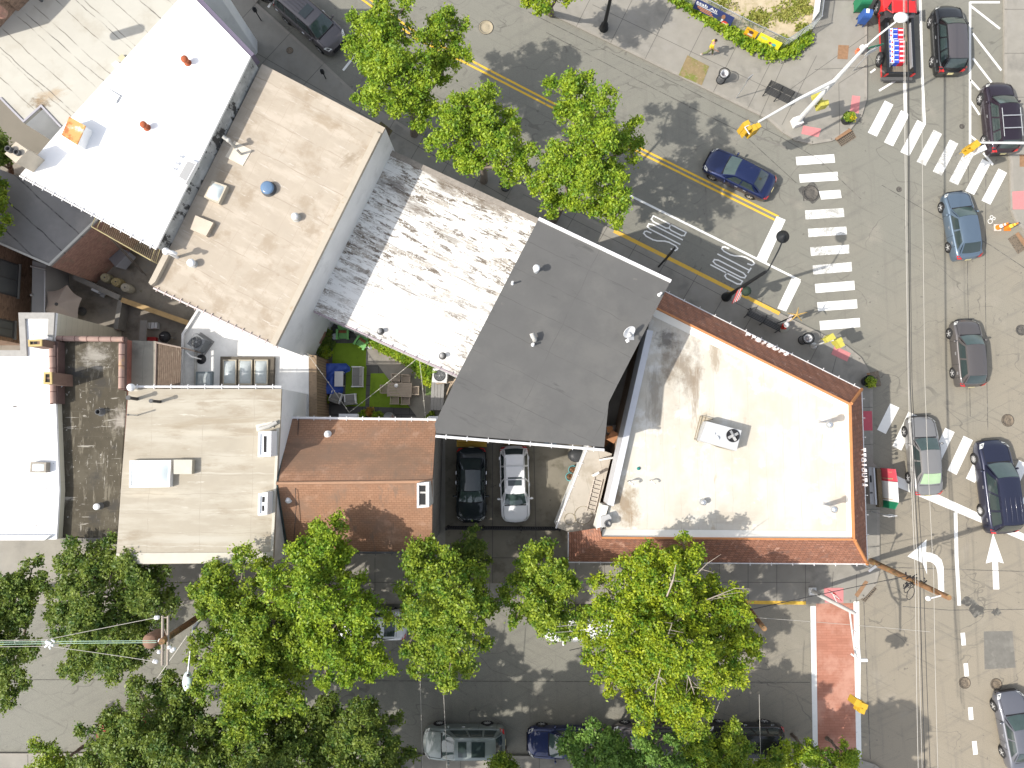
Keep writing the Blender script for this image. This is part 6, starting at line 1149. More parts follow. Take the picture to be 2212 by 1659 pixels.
tree('street_tree', 'yellowish dark tree just before the sage grey SUV', [(785, 1570, 58, 6), (800, 1630, 78, 6.4), (735, 1610, 56, 6), (845, 1650, 44, 5.6), (712, 1530, 24, 5.6)], m_leafD, 8, (860, 1672), seed=15)
tree('street_tree', 'blue-green sapling over the navy parked car', [(1290, 1600, 40, 5.2), (1260, 1640, 42, 5), (1330, 1635, 36, 5.2), (1238, 1605, 24, 4.8)], m_leafB, 6, (1268, 1660), size=.105, seed=16)
tree('street_tree', 'blue-green kerbside tree over the gunmetal car', [(1395, 1610, 44, 5.4), (1440, 1650, 52, 5.2), (1350, 1655, 40, 5)], m_leafB, 6, (1400, 1668), size=.105, seed=17)
tree('street_tree', 'lime tipped kerbside tree over the tail of the black parked SUV', [(1520, 1620, 46, 5.2), (1575, 1600, 34, 5), (1530, 1665, 60, 5), (1600, 1650, 48, 5), (1660, 1655, 34, 4.6)], m_leafM, 6, (1540, 1676), size=.105, seed=18)
tree('sapling', 'sparse sapling growing between driveway and house corner', [(1012, 1175, 40, 4.2), (1000, 1215, 28, 3.8), (1030, 1205, 24, 3.6)], m_leafD, 5, (1022, 1205), sparse=.38, size=.11, seed=19)
tree('street_tree', 'treetop poking over the shaded grey roof at the photo edge', [(-6, 440, 24, 6), (-14, 485, 28, 6), (-20, 400, 26, 6)], m_leafM, 7, (40, 560), seed=20)
tree('street_tree', 'treetop poking in beside the cream roof annex', [(-8, 310, 26, 6), (10, 330, 16, 5.4), (-14, 350, 24, 6)], m_leafD, 7, (20, 380), seed=21)
for i, (x, y, r, m_, lab) in enumerate(((112, 1648, 48, m_leafM, 'round kerbside bush in the bottom corner'), (1085, 1652, 26, m_leafM, 'small leafy bush behind the sage grey SUV'), (1745, 1625, 20, m_leafA, 'leafy spray at the kerb end of the brick crossing'), (1825, 1632, 22, m_leafA, 'leafy spray at the far end of the brick crossing'), (1690, 1645, 34, m_leafL, 'lime bush at the bottom edge before the brick crossing'), (1790, 1655, 26, m_leafM, 'bush at the bottom edge between the crossing lines'))):
    tree('kerbside_bush', lab, [(x, y, r, 2.6), (x+r*.5, y+r*.5, r*.7, 2.3)], m_, 3, size=.1, seed=30+i, cat='bush', sparse=.7 if i in (2, 3) else 1)
for i, (x, y, r, z) in enumerate(((420, 1905, 120, 10.8), (760, 1900, 125, 11), (1095, 1905, 120, 10.6), (1400, 1915, 120, 11), (1690, 1965, 105, 10.6))):   # tall kerbside trees just past the bottom edge
    tree('street_tree', ('first', 'second', 'third', 'fourth', 'fifth')[i]+' tall tree past the bottom edge, its shade falling over the parked cars', [(x, y, r, z), (x-r*.5, y+r*.5, r*.7, z-1), (x+r*.6, y+r*.3, r*.7, z-1)], m_leafM, 12, size=.3, dens=.22, seed=60+i)
# tree pit soil beds
m_soil = M('soil', (.10, .075, .05), .95, .3, 5, [((.15, .15, .05), .58, .1, 3)])
for q, lab in (([(823, 262), (848, 282), (836, 303), (806, 287)], 'bare earth tree pit beside the tan roof corner'), ([(1485, 119), (1532, 143), (1516, 184), (1466, 162)], 'square planting pit of dry grass in the north pavement')):
    b = B(); b.prism(ats(q, KH+.02), KH, KH+.02); tag(build(b, 'planting_pit', m_soil if q[0][0] < 900 else M('soil_grassy', (.25, .19, .1), .95, .25, 5, [((.16, .19, .04), .55, .08, 2), ((.33, .27, .18), .62, .05, 6)])), lab, 'planting pit')
# ------------------------------------------------------------------ vacant lot, fence, banners
b = B(); b.prism(ats([(1440, -60), (1505, 20), (1590, 62), (1683, 104), (1752, 58), (1772, -60)], .16), 0, .16); struct('vacant_lot', b, M('dry_earth', (.46, .385, .265), .95, .2, 2, [((.24, .25, .06), .63, .05, 1.4), ((.37, .31, .19), .57, .08, 2.5), ((.55, .48, .37), .64, .05, 1)], bump=.4))
rng = np.random.default_rng(5); pts = []
for (x, y, n, s) in [(1640, 40, 160, 26), (1700, 30, 130, 24), (1735, 62, 160, 10), (1690, 88, 140, 12), (1720, 5, 100, 30), (1560, 10, 80, 22), (1745, 20, 130, 9)]:
    q = rng.normal(size=(n, 2))*s*.6; pts += [(x+a, y+b_*.6) for a, b_ in q]
pts = [p for p in pts if p[1] < 20+(p[0]-1505)*.47-6 and p[0] < 1750]
cs = np.array([list(at(a, c, .2)) for a, c in pts for _ in range(5)]); cs += rng.normal(size=cs.shape)*[.12, .12, .03]; o = leaf_mesh('weeds', cs, .13, leafmat('leaf_weed', (.22, .27, .04), (.38, .36, .1)), up=.1); tag(o, 'patchy dry weeds over the fenced vacant lot', 'weeds', kind='stuff')
hp = [(1450, -4, .2), (1478, 10, .2), (1502, 26, .22), (1532, 42, .24), (1558, 60, .34), (1583, 76, .42), (1608, 89, .46), (1633, 101, .5), (1656, 110, .5), (1681, 118, .5), (1708, 110, .45), (1732, 95, .45), (1750, 78, .35)]
cs = []
for p, q in zip(hp[:-1], hp[1:]):
    for f in (0, .33, .66):
        x, y, r = (p[k]+(q[k]-p[k])*f for k in range(3)); c = at(x, y, .15+r*.45); cs.append(clumps(tuple(c), r*1.05, 9, 16, .12, .7, .2))
t0 = thing('weedy_hedge', 'bright weedy hedge growing along the foot of the chain-link fence', 'hedge', at(1610, 85, KH)); leaf_mesh('foliage', np.concatenate(cs), .15, m_leafA, t0, off=WL[t0.name])
FA = [at(1430, -18, .15), at(1500, 18, .15), at(1590, 64, .15), at(1684, 110, .15), at(1756, 62, .15), at(1770, -40, .15)]
t0 = thing('chain_link_fence', 'chain-link fence around the dry vacant lot', 'fence', FA[3]); fh = 1.35; b = B()
for p in FA+[FA[2].lerp(FA[3], .5), FA[1].lerp(FA[2], .5), FA[4].lerp(FA[5], .5), FA[3].lerp(FA[4], .5)]: b.tube([p, p+Vector((0, 0, fh+.08))], .035, 6)
part('post', b, m_galv, t0, True); b = B()
for z in (fh, .08): b.tube([p+Vector((0, 0, z)) for p in FA], .025, 5)
part('rail', b, m_galv, t0, True); b = B()
for p, q in zip(FA[:-1], FA[1:]):
    n = int((q-p).length/.13); st = (q-p)/n; kk = int(fh/.13)
    for i in range(-kk, n):
        for sgn in (1, -1):
            a = p+st*max(i, 0); z0 = .08+max(0, -i)*.13; e = min(i+kk, n); c_ = p+st*e; z1 = .08+(e-i)*.13; z1 = min(z1, fh)
            if sgn < 0: z0, z1 = fh-z0+.08, fh-z1+.08
            a, c_ = a+Vector((0, 0, z0)), c_+Vector((0, 0, z1)); b.tube([a, c_], .006, 3, caps=False)
part('mesh', b, flat((.45, .48, .47), .5, .4), t0, True)
def panel(name, label, cat, p0, p1, z0, z1, mat, items=(), out=.05):
    """flat board on the fence: p0->p1 is its left-to-right edge as read from the pavement"""
    P, Q = at(*p0, .15+z0), at(*p1, .15+z0); P.z = Q.z = 0; X = (Q-P).normalized(); L = (Q-P).length; Z = Vector((0, 0, 1)); N = X.cross(Z)
    if N.y > 0: N = -N
    o = P+N*out+Z*(.15+z0); h = z1-z0; t = thing(name, label, cat, o)
    M4 = Matrix(((X.x, Z.x, N.x, o.x), (X.y, Z.y, N.y, o.y), (X.z, Z.z, N.z, o.z), (0, 0, 0, 1)))
    def q3(u0, u1, v0, v1, k=.004): return [M4 @ Vector(p) for p in ((u0*L, v0*h, k), (u1*L, v0*h, k), (u1*L, v1*h, k), (u0*L, v1*h, k))]
    b = B(); a = q3(0, 1, 0, 1, .0); c = q3(0, 1, 0, 1, -.02); b.add(a+c, [(0, 1, 2, 3), (7, 6, 5, 4), (0, 4, 5, 1), (1, 5, 6, 2), (2, 6, 7, 3), (3, 7, 4, 0)]); part('board', b, mat, t, True)
    for i, it in enumerate(items):
        k = .005+.002*i; b = B()
        if it[0] == 'r': b.add(q3(*it[1:5], k), [(0, 1, 2, 3)]); nm, mt = 'print', it[5]
        elif it[0] == 'e': n = 20; b.add([M4 @ Vector(((it[1]+it[3]*math.cos(2*math.pi*j/n))*L, (it[2]+it[4]*math.sin(2*math.pi*j/n))*h, k)) for j in range(n)], [tuple(range(n))]); nm, mt = 'print', it[5]
        else: add_text(b, it[1], it[4], .002, M4 @ Matrix.Translation((it[2]*L, it[3]*h, k+.002)) @ Matrix.Diagonal((it[6] if len(it) > 6 else 1, 1, 1, 1)), 'CENTER'); nm, mt = 'print', it[5]
        part(nm, b, mt, t, True)
    return t
c_ = lambda *c: flat(c, .6)
panel('banner', 'navy banner with white lettering and a portrait on the chain-link fence', 'banner', (1497, 16), (1577, 57), .3, 1.3, c_(.035, .05, .16),
      [('t', 'ssab Ali', .30, .76, .36, c_(.8, .8, .8), 1.35), ('r', .04, .6, .52, .60, c_(.6, .62, .66)), ('r', .08, .46, .38, .45, c_(.65, .28, .1)), ('r', .10, .50, .26, .32, c_(.65, .28, .1)), ('r', .18, .54, .14, .20, c_(.65, .28, .1)),
       ('e', .74, .26, .115, .32, c_(.05, .06, .1)), ('e', .76, .62, .045, .22, c_(.33, .17, .1)), ('r', .735, .785, .08, .40, c_(.6, .65, .7)), ('e', .85, .12, .085, .22, c_(.6, .06, .05)), ('r', .80, .9, .09, .15, c_(.75, .7, .7))])
panel('poster', 'orange-yellow poster with a dark figure on the chain-link fence', 'poster', (1606, 72), (1630, 84), .45, 1.25, c_(.72, .42, .02), [('e', .5, .62, .2, .2, c_(.12, .05, .04)), ('r', .3, .7, .2, .42, c_(.6, .55, .5)), ('r', .05, .95, .06, .16, c_(.45, .1, .05)), ('r', .12, .3, .72, .8, c_(.3, .1, .05))])
panel('banner', 'bright yellow banner near the fence corner', 'banner', (1634, 85.5), (1680, 108), .4, 1.25, c_(.78, .72, .04), [('e', .25, .62, .16, .14, c_(.5, .62, .3)), ('e', .56, .42, .06, .15, c_(.3, .12, .06)), ('r', .6, .68, .35, .5, c_(.5, .3, .3)), ('e', .74, .4, .09, .16, c_(.1, .45, .5)), ('r', .06, .2, .2, .28, c_(.7, .6, .1))])
panel('banner', 'white banner with black scrawl on the far fence side', 'banner', (1757, 46), (1766, -20), .2, 1.2, c_(.7, .7, .7), [('r', .1, .9, .6, .7, c_(.06, .06, .06)), ('r', .2, .5, .3, .4, c_(.06, .06, .06)), ('r', .6, .8, .25, .5, c_(.06, .06, .06))], out=-.06)
# ------------------------------------------------------------------ street furniture
m_pole = flat((.018, .02, .022), .45); m_sig = flat((.56, .35, .035), .55); m_sigp = flat((.5, .46, .09), .55); m_mast = M('mast_paint', (.66, .66, .64), .5, .08, 3)
def rad(x0, y0, x1, y1):  # height at which a vertical through ground point (x0, y0) shows at (x1, y1)
    g = at(x0, y0, 0); best = min(range(1, 1400), key=lambda k: (at(x1, y1, k/100).xy-g.xy).length); return best/100
def signal(t, c, rz, n=3, mat=None, lens=True, tilt=0):
    """signal head: housing with n visored lenses, facing local -y"""
    q = Matrix.Rotation(rz, 3, 'Z'); b = B(); h = .36*n; b.box(c, (.36, .26, h), M4=q)
    for i in range(n):
        for s in (-1, 1): b.box(Vector(c)+q @ Vector((s*.14, -.27, h/2-.18-.36*i)), (.02, .3, .26), M4=q)
        b.box(Vector(c)+q @ Vector((0, -.27, h/2-.05-.36*i)), (.3, .3, .02), M4=q)
    o = part('signal_head', b, mat or m_sig, t, True)
    for i in range(n): b = B(); b.lathe(Vector(c)+q @ Vector((0, -.135, h/2-.18-.36*i)), [(.13, 0), (.1, .02), (.003, .03)], 12, M4=q @ Matrix.Rotation(R(90), 3, 'X')); part('lens', b, flat(((.25, .02, .02), (.25, .16, .02), (.02, .2, .1))[i % 3], .3), o, True)
# tall corner signal and lamp pole
g = at(1718, 267, KH); t0 = thing('signal_pole', 'tall pale signal and lamp pole with a long mast arm at the north corner', 'traffic signal', g); b = B(); tp = g+Vector((0, 0, 9.1)); b.tube([g, g+Vector((0, 0, 5.6)), tp], [.17, .13, .085], 12); b.box(g+Vector((0, 0, .25)), (.55, .55, .5), R(20)); part('pole', b, m_mast, t0, True)
j1 = g+Vector((0, 0, 5.5)); e1 = at(1636, 266, 5.9); b = B(); b.tube([j1, j1.lerp(e1, .5)+Vector((0, 0, .35)), e1+Vector((0, 0, .15))], [.11, .085, .06], 10); b.tube([g+Vector((0, 0, 4.7)), j1.lerp(e1, .45)+Vector((0, 0, .1))], .05, 8); part('mast_arm', b, m_mast, t0, True)
signal(t0, at(1606, 275, 5.5), R(28)); signal(t0, at(1622, 284, 5.4), R(118)); signal(t0, at(1764, 205, 2.9), R(10), 2, m_sigp); signal(t0, at(1771, 228, 2.7), R(100), 2, m_sigp)
b = B(); b.tube([at(1622, 268, 5.9), at(1609, 275, 6.1), at(1619, 290, 6.0)], .04, 6); b.tube([g+Vector((0, 0, 2.8)), at(1766, 208, 2.9)], .03, 5); b.tube([g+Vector((0, 0, 2.7)), at(1771, 226, 2.7)], .03, 5); part('bracket', b, m_mast, t0, True)
b = B(); b.tube([tp-Vector((0, 0, .1)), tp+Vector((.5, .4, .25)), tp+Vector((1.4, 1.1, .3))], .05, 8); part('lamp_arm', b, m_mast, t0, True); b = B(); b.ball(tp+Vector((1.7, 1.35, .28)), .34, 10, (1.2, .9, .4)); part('lamp_head', b, m_mast, t0, True)
# signal mast by the cross street
g = at(1753, 1276, KH); t0 = thing('signal_pole', 'white twin-tube signal mast standing over the brick crossing', 'traffic signal', g); zt = 5.7; b = B(); b.tube([g, g+Vector((0, 0, zt))], [.14, .1], 12); b.box(g+Vector((0, 0, .1)), (.45, .45, .2)); part('pole', b, m_mast, t0, True)
tp = g+Vector((0, 0, zt)); e1 = at(1857, 1508, 6.1); b = B(); b.tube([tp-Vector((0, 0, .15)), tp.lerp(e1, .5)+Vector((0, 0, .15)), e1], [.07, .06, .045], 8); b.tube([tp-Vector((0, 0, .85)), tp.lerp(e1, .45)-Vector((0, 0, .4)), tp.lerp(e1, .62)+Vector((0, 0, .08))], .05, 8)
for f, dz in ((.22, .66), (.42, .4)): p = tp.lerp(e1, f); b.tube([p, p-Vector((0, 0, dz))], .03, 5)
part('mast_arm', b, m_mast, t0, True); signal(t0, at(1845, 1513, 5.75), R(62), 2); signal(t0, at(1860, 1520, 5.75), R(-20), 2); b = B(); b.tube([at(1838, 1412, 5.9), at(1857, 1426, 6.1), at(1872, 1426, 6.1)], .05, 6); part('camera_bracket', b, m_mast, t0, True); b = B(); b.tube([at(1857, 1426, 6.1), at(1873, 1426, 6.1)], .09, 8); part('sensor', b, m_wht, t0, True)
sp, sq = at(1800, 1279, 4.0), at(1816, 1297, 4.0); X = (sq-sp).normalized(); ctr = (sp+sq)/2
t1 = thing('road_sign', 'red and white road sign fixed to the white signal mast', 'sign', (ctr.x, ctr.y, 3.4)); N = Vector((X.y, -X.x, 0)); b = B()
for u0, u1, v0, v1, sl in ((-.42, .42, -.5, .5, 0), (-.3, -.2, -.42, .1, 1), (-.1, .02, -.42, .42, 1), (.1, .3, .2, .42, 1), (.14, .24, -.42, .2, 1)):
    k = .0 if sl == 0 else .012; b.slot(sl); c0 = Vector((ctr.x, ctr.y, 3.7)); vs = [c0+X*u*.75+Vector((0, 0, v*1.0))-N*k for u, v in ((u0, v0), (u1, v0), (u1, v1), (u0, v1))]; b.add(vs, [(0, 1, 2, 3), (3, 2, 1, 0)] if sl == 0 else [(0, 1, 2, 3)])
    if sl: b.add([v+N*2*k for v in vs], [(3, 2, 1, 0)])
part('plate', b, [flat((.62, .03, .03), .5), flat((.82, .8, .8), .5)], t1, True); b = B(); b.tube([at(1753, 1276, 0)+Vector((0, 0, 3.5)), Vector((ctr.x, ctr.y, 3.5))], .025, 5); part('bracket', b, m_mast, t1, True)
# signal reaching in from the far side
t0 = thing('signal_pole', 'signal mast arm with a yellow head reaching in over the plum SUV', 'traffic signal', at(2300, 330, KH)); g = at(2300, 330, KH); b = B(); b.tube([g, g+Vector((0, 0, 5.6))], [.15, .11], 10); part('pole', b, m_mast, t0, True); b = B(); b.tube([g+Vector((0, 0, 5.5)), at(2212, 309, 5.7), at(2112, 308, 5.8)], [.09, .08, .055], 8); part('mast_arm', b, m_mast, t0, True); signal(t0, at(2098, 318, 5.5), R(-45)); b = B(); b.box(at(2116, 324, 5.4), (.45, .3, .5), R(20)); part('backplate', b, m_wht, t0, True)
# street lamps
def lamp(x, y, x1, y1, label, arm=None, headp=None, z=None):
    g = at(x, y, KH); z = z or rad(x, y, x1, y1); t = thing('street_lamp', label, 'street lamp', g); b = B(); b.lathe(g, [(.30, 0), (.30, .12), (.22, .3), (.24, .5), (.13, .75), (.12, 1.5), (.09, z-.1), (.07, z)], 14); part('pole', b, m_pole, t, True)
    if headp: h = at(*headp); tp = g+Vector((0, 0, z)); b = B(); b.tube([tp-Vector((0, 0, .3)), tp+Vector((0, 0, .35)), tp.lerp(h, .55)+Vector((0, 0, .55)), h+Vector((0, 0, .35))], .04, 8); part('lamp_arm', b, m_pole, t, True); b = B(); b.lathe(h, [(.05, .38), (.1, .3), (.34, .12), (.36, .04), (.2, 0), (.005, -.03)], 16); part('lamp_head', b, m_pole, t, True)
    return t
lamp(1304, 62, 1322, -18, 'black street lamp rising past the top edge of the photo', headp=(1330, -70, 7.2), z=6.6)
tl = lamp(1568, 642, 1659, 580, 'black street lamp carrying a small flag beside the bus stop', headp=(1690, 512, 7.1), z=7.0)
b = B(); b.ball(at(1612, 629, 3.3), .3, 10); tag(build(b, 'hanging_basket', flat((.03, .05, .035), .8)), 'dark hanging basket on the flag lamp post', 'hanging basket')
t0 = thing('flag', 'small red and white striped flag hanging from the street lamp', 'flag', at(1590, 640, 3.2)); p0, p1 = at(1602, 622, 3.4), at(1589, 652, 2.5); b = B(); dd = (p1-p0); sd_ = Vector((.28, .14, .1)); rows = []
for i in range(8): b.slot(i % 2); a = p0+sd_*(i/8-.5)*1.6+Vector((0, 0, .04*math.sin(i*1.4))); c2 = p0+sd_*((i+1)/8-.5)*1.6+Vector((0, 0, .04*math.sin((i+1)*1.4))); b.grid([[a, c2], [a+dd*.5+Vector((.02, .03, .03)), c2+dd*.5+Vector((.02, .03, .03))], [a+dd, c2+dd]], flip=True)
part('cloth', b, [flat((.6, .05, .05), .8), flat((.75, .72, .7), .8)], t0, True); b = B(); b.tube([at(1583, 636, 3.0), at(1604, 617, 3.7)], .015, 5); part('staff', b, m_pole, t0, True)
g = at(1423, 576, KH); t0 = thing('bus_stop_pole', 'black bus stop pole at the kerb beside the road lettering', 'sign post', g); zt = rad(1423, 576, 1455, 537); b = B(); b.tube([g, g+Vector((0, 0, zt))], .06, 8); part('pole', b, m_pole, t0, True); b = B(); b.box(g+Vector((0, 0, zt*.72)), (.06, .42, zt*.5), R(-27)); part('sign_plate', b, m_pole, t0, True)
def tiny_lean(x, y, x1, y1, r, name, label, cat, mat, head=None):
    g = at(x, y, KH); t = thing(name, label, cat, g); z = rad(x, y, x1, y1); b = B(); b.tube([g, g+Vector((0, 0, z))], r, 8); part('post', b, mat, t, True)
    if head: b = B(); head(b, g+Vector((0, 0, z))); part('head', b, mat, t, True)
    return t, g, z
tiny_lean(704, 170, 698, 154, .035, 'parking_meter', 'black parking meter on the kerb near the broad street tree', 'parking meter', m_pole, lambda b, p: (b.box(p, (.2, .16, .34)), b.ball(p+Vector((0, 0, .17)), .1, 8)))
tiny_lean(564, 44, 552, 20, .035, 'parking_meter', 'black parking meter near the top edge beside the dark car', 'parking meter', m_pole, lambda b, p: (b.box(p, (.2, .16, .34)), b.ball(p+Vector((0, 0, .17)), .1, 8)))
tiny_lean(1590, 212, 1617, 168, .03, 'sign_post', 'thin grey sign post at the kerb beside the north bench', 'sign post', m_steel, lambda b, p: b.box(p, (.4, .03, .5), R(40)))
t0, g, z = tiny_lean(1843, 152, 1890, 98, .035, 'street_sign', 'street name sign post beside the red pickup truck', 'sign', m_steel)
b = B(); b.box(g+Vector((0, 0, z)), (.9, .03, .22), R(15)); part('name_plate', b, flat((.02, .16, .1), .5), t0, True); b = B(); b.box(g+Vector((.0, -.05, z-.45)), (.8, .03, .5), R(25)); part('notice_plate', b, flat((.5, .53, .54), .5), t0, True)
t0, g, z = tiny_lean(1881, 1105, 1931, 1113, .03, 'sign_post', 'thin sign post by the avenue kerb, its plate seen edge-on', 'sign post', m_steel, None); b = B(); b.box(g+Vector((0, 0, z-.45)), (.5, .03, .75), R(8)); part('sign_plate', b, m_wht, t0, True)
# yellow pedestrian signals near the bin
g = at(1757, 747, KH); t0 = thing('pedestrian_signal', 'pole with two yellow pedestrian signals beside the corner litter bin', 'traffic signal', g); z = rad(1757, 747, 1799, 734); b = B(); b.tube([g, g+Vector((0, 0, z))], .06, 10); b.lathe(g, [(.2, 0), (.2, .1), (.1, .3)], 12); part('pole', b, m_mast, t0, True); signal(t0, at(1793, 729, z-.2), R(-60), 2, m_sigp); signal(t0, at(1808, 737, z-.2), R(30), 2, m_sigp)
# star ornament pole
g = at(1677, 699, KH); t0 = thing('star_ornament', 'pole topped by a golden star ornament with a small white sign', 'ornament', g); z = rad(1677, 699, 1721, 680); b = B(); b.tube([g, g+Vector((0, 0, z))], .05, 8); part('pole', b, m_pole, t0, True); b = B(); c = g+Vector((0, 0, z))
for k in range(5): a = 2*math.pi*k/5+.3; e = c+Vector((.55*math.cos(a), .42*math.sin(a), .3*math.sin(a+.6))); b.tube([c, e], [.07, .012], 5)
part('star', b, flat((.45, .30, .10), .5, .4), t0, True); b = B(); b.box(g+Vector((0, 0, z*.68)), (.05, .5, .6), R(-28)); part('sign_plate', b, flat((.68, .63, .64), .6), t0, True)
# bins, benches, tubs, hydrants
def bin_(x, y, label, mat=None):
    t = thing('litter_bin', label, 'litter bin', at(x, y, KH)); b = B()
    for i in range(26): a = 2*math.pi*i/26; b.tube([(.27*math.cos(a), .27*math.sin(a), .03), (.28*math.cos(a), .28*math.sin(a), .6), (.36*math.cos(a), .36*math.sin(a), .92)], .014, 4)
    for z, r in ((.04, .27), (.92, .36)): b.lathe((0, 0, z), [(r-.02, -.02), (r+.02, -.02), (r+.02, .02), (r-.02, .02)], 22, cap=False)
    part('slatted_frame', b, m_pole, t); b = B(); b.lathe((0, 0, 0), [(.24, .03), (.245, .88), (.25, .93), (.225, .93), (.22, .55), (.004, .5)], 20, cap=False); part('liner', b, flat((.5, .51, .53), .5), t); b = B(); b.ball((.02, 0, .56), .17, 8, (1, .8, .5)); part('rubbish', b, flat((.33, .3, .3), .8), t); return t
bin_(1556, 174, 'black slatted litter bin beside the square planting pit'); bin_(1733, 735, 'black slatted litter bin by the yellow pedestrian signals'); bin_(1092, 405, 'black slatted litter bin half under the street trees')
def bench(x, y, rz, L, label):
    t = thing('bench', label, 'bench', at(x, y, KH), rz); b = B()
    for i in range(6): b.box((0, -.22+.085*i, .45), (L, .06, .025))
    part('seat', b, flat((.055, .055, .055), .5), t); b = B()
    for i in range(5): b.box((0, .26+.03*i, .55+.085*i), (L, .025, .06), M4=Matrix.Rotation(R(-18), 3, 'X'))
    part('backrest', b, flat((.05, .05, .05), .5), t)
    for s in (-1, 0, 1): b = B(); b.tube([(s*(L/2-.06), -.26, 0), (s*(L/2-.06), -.25, .64), (s*(L/2-.06), .2, .64), (s*(L/2-.06), .36, .9)], .03, 5); b.tube([(s*(L/2-.06), .3, 0), (s*(L/2-.06), .2, .64)], .03, 5); part('end_frame', b, m_pole, t)
    return t
bench(1675, 212, R(-27), 1.75, 'dark metal bench under the long signal arm'); bench(1645, 693, R(153), 2.3, 'dark metal bench on the pavement below the white sign letters')
def tub(x, y, label, fl, r=.4):
    t = thing('flower_tub', label, 'planter', at(x, y, KH)); b = B(); b.lathe((0, 0, 0), [(r*.7, 0), (r*.9, .3), (r, .55), (r*.92, .55), (r*.88, .48), (.004, .48)], 20, cap=False); part('tub', b, m_pole, t); leaf_mesh('plant', clumps((0, 0, .5), r*.8, 26, 12, .07), .1, m_leafM, t); leaf_mesh('flowers', clumps((.1, -.12, .62), r*.45, 10, 8, .06), .09, fl, t)
tub(1826, 261, 'black tub of yellow flowers at the north corner', leafmat('flower_yellow', (.6, .45, .02), (.75, .65, .03))); tub(1869, 825, 'black tub of lime plants at the restaurant corner', m_leafL)
def hydrant(x, y, label, c):
    t = thing('fire_hydrant', label, 'fire hydrant', at(x, y, KH)); b = B(); b.lathe((0, 0, 0), [(.2, 0), (.2, .05), (.13, .08), (.13, .5), (.17, .52), (.17, .56)], 16); b.tube([(-.24, 0, .38), (.24, 0, .38)], .07, 8); b.tube([(0, -.24, .36), (0, 0, .36)], .085, 8); part('barrel', b, c, t); b = B(); b.lathe((0, 0, .56), [(.17, 0), (.16, .1), (.1, .18), (.04, .2), (.04, .25), (.005, .25)], 16); part('bonnet', b, m_wht, t)
hydrant(1691, 705, 'red fire hydrant with a white bonnet beside the star ornament', flat((.6, .05, .03), .5)); hydrant(1853, 113, 'orange-red fire hydrant beside the signal arm and the pickup', flat((.62, .16, .08), .5))
b = B(); c = at(1692, 705, KH+.006); b.lathe(c, [(.42, 0), (.42, .004), (.004, .005)], 20, cap=False); tag(build(b, 'hydrant_base', flat((.4, .4, .34), .9)), 'pale round footing under the red fire hydrant', 'footing')
t0 = thing('mailbox', 'blue mailbox on legs beside the pickup truck', 'mailbox', at(1856, 50, KH), R(-8)); b = B(); rows = [[Vector((x, .28*math.cos(a), .75+.28*math.sin(a)+.28)) for a in [math.pi*k/8 for k in range(9)]] for x in (-.26, .26)]; b.grid(rows); b.box((0, 0, .68), (.52, .56, .72)); b.add(rows[0], [tuple(range(9))]); b.add(rows[1], [tuple(reversed(range(9)))]); part('body', b, flat((.035, .10, .33), .5), t0); b = B(); b.box((-.1, 0, 1.32), (.2, .28, .012)); b.box((.27, 0, .8), (.01, .3, .2)); part('label', b, m_wht, t0); b = B()
for s in (-1, 1):
    for q in (-1, 1): b.box((s*.22, q*.24, .16), (.05, .05, .32))
part('leg', b, flat((.03, .07, .2), .5), t0)
t0 = thing('relay_box', 'green relay mailbox at the top edge beside the pickup', 'relay box', at(1853, 18, KH)); b = B(); rows = [[Vector((x, .36*math.cos(a), .98+.36*math.sin(a))) for a in [math.pi*k/8 for k in range(9)]] for x in (-.34, .34)]; b.grid(rows); b.box((0, 0, .56), (.68, .72, .84)); b.add(rows[0], [tuple(range(9))]); b.add(rows[1], [tuple(reversed(range(9)))]); part('body', b, flat((.025, .19, .09), .5), t0); b = B(); [b.box((s*.28, q*.3, .07), (.07, .07, .14)) for s in (-1, 1) for q in (-1, 1)]; part('leg', b, flat((.02, .1, .05), .5), t0)
for x, y, lab in ((2154, 492, 'orange traffic cone with white collar, nearer the slate blue car'), (2175, 492, 'orange traffic cone with yellow top, nearer the storm drain')):
    t0 = thing('traffic_cone', lab, 'traffic cone', at(x, y, 0)); b = B(); b.box((0, 0, .03), (.42, .42, .06)); part('base', b, flat((.7, .6, .55), .7) if x < 2160 else flat((.72, .2, .02), .7), t0); b = B(); b.lathe((0, 0, .06), [(.17, 0), (.05, .85), (.03, .95), (.004, .95)], 16); part('cone', b, flat((.8, .22, .02), .6), t0); b = B(); b.lathe((0, 0, .06), [(.128, .32), (.095, .56)], 16, cap=False); b.lathe((0, 0, .06), [(.082, .66), (.062, .8)], 16, cap=False); part('collar', b, m_wht if x < 2160 else flat((.8, .7, .1), .5), t0)
# tri-colour parklet screen and kiosk by the avenue
t0 = thing('painted_screen', 'folding wooden screen painted red, white and green by the avenue kerb', 'screen', at(1905, 1056, KH)); pz = lambda x, y: at(x, y, KH)
for (a, c, h, mt) in ((pz(1900.5, 1011), pz(1905, 1038), 1.45, flat((.62, .09, .12), .6)), (pz(1904.5, 1038), pz(1907, 1080), 1.6, m_wht), (pz(1908, 1080), pz(1900.5, 1094), 1.4, flat((.02, .22, .11), .6))):
    b = B(); d = (c-a).normalized(); nx = Vector((-d.y, d.x, 0)); nx = nx if nx.x > 0 else -nx; up = Vector((.14 if mt is not m_wht else .06, 0, h)); vs = [a, c, c+up, a+up]; b.add([*vs, *[v+nx*.06 for v in vs]], [(0, 1, 2, 3), (7, 6, 5, 4), (0, 4, 5, 1), (1, 5, 6, 2), (2, 6, 7, 3), (3, 7, 4, 0), (3, 2, 1, 0)][:6]); part('panel', b, mt, t0, True)
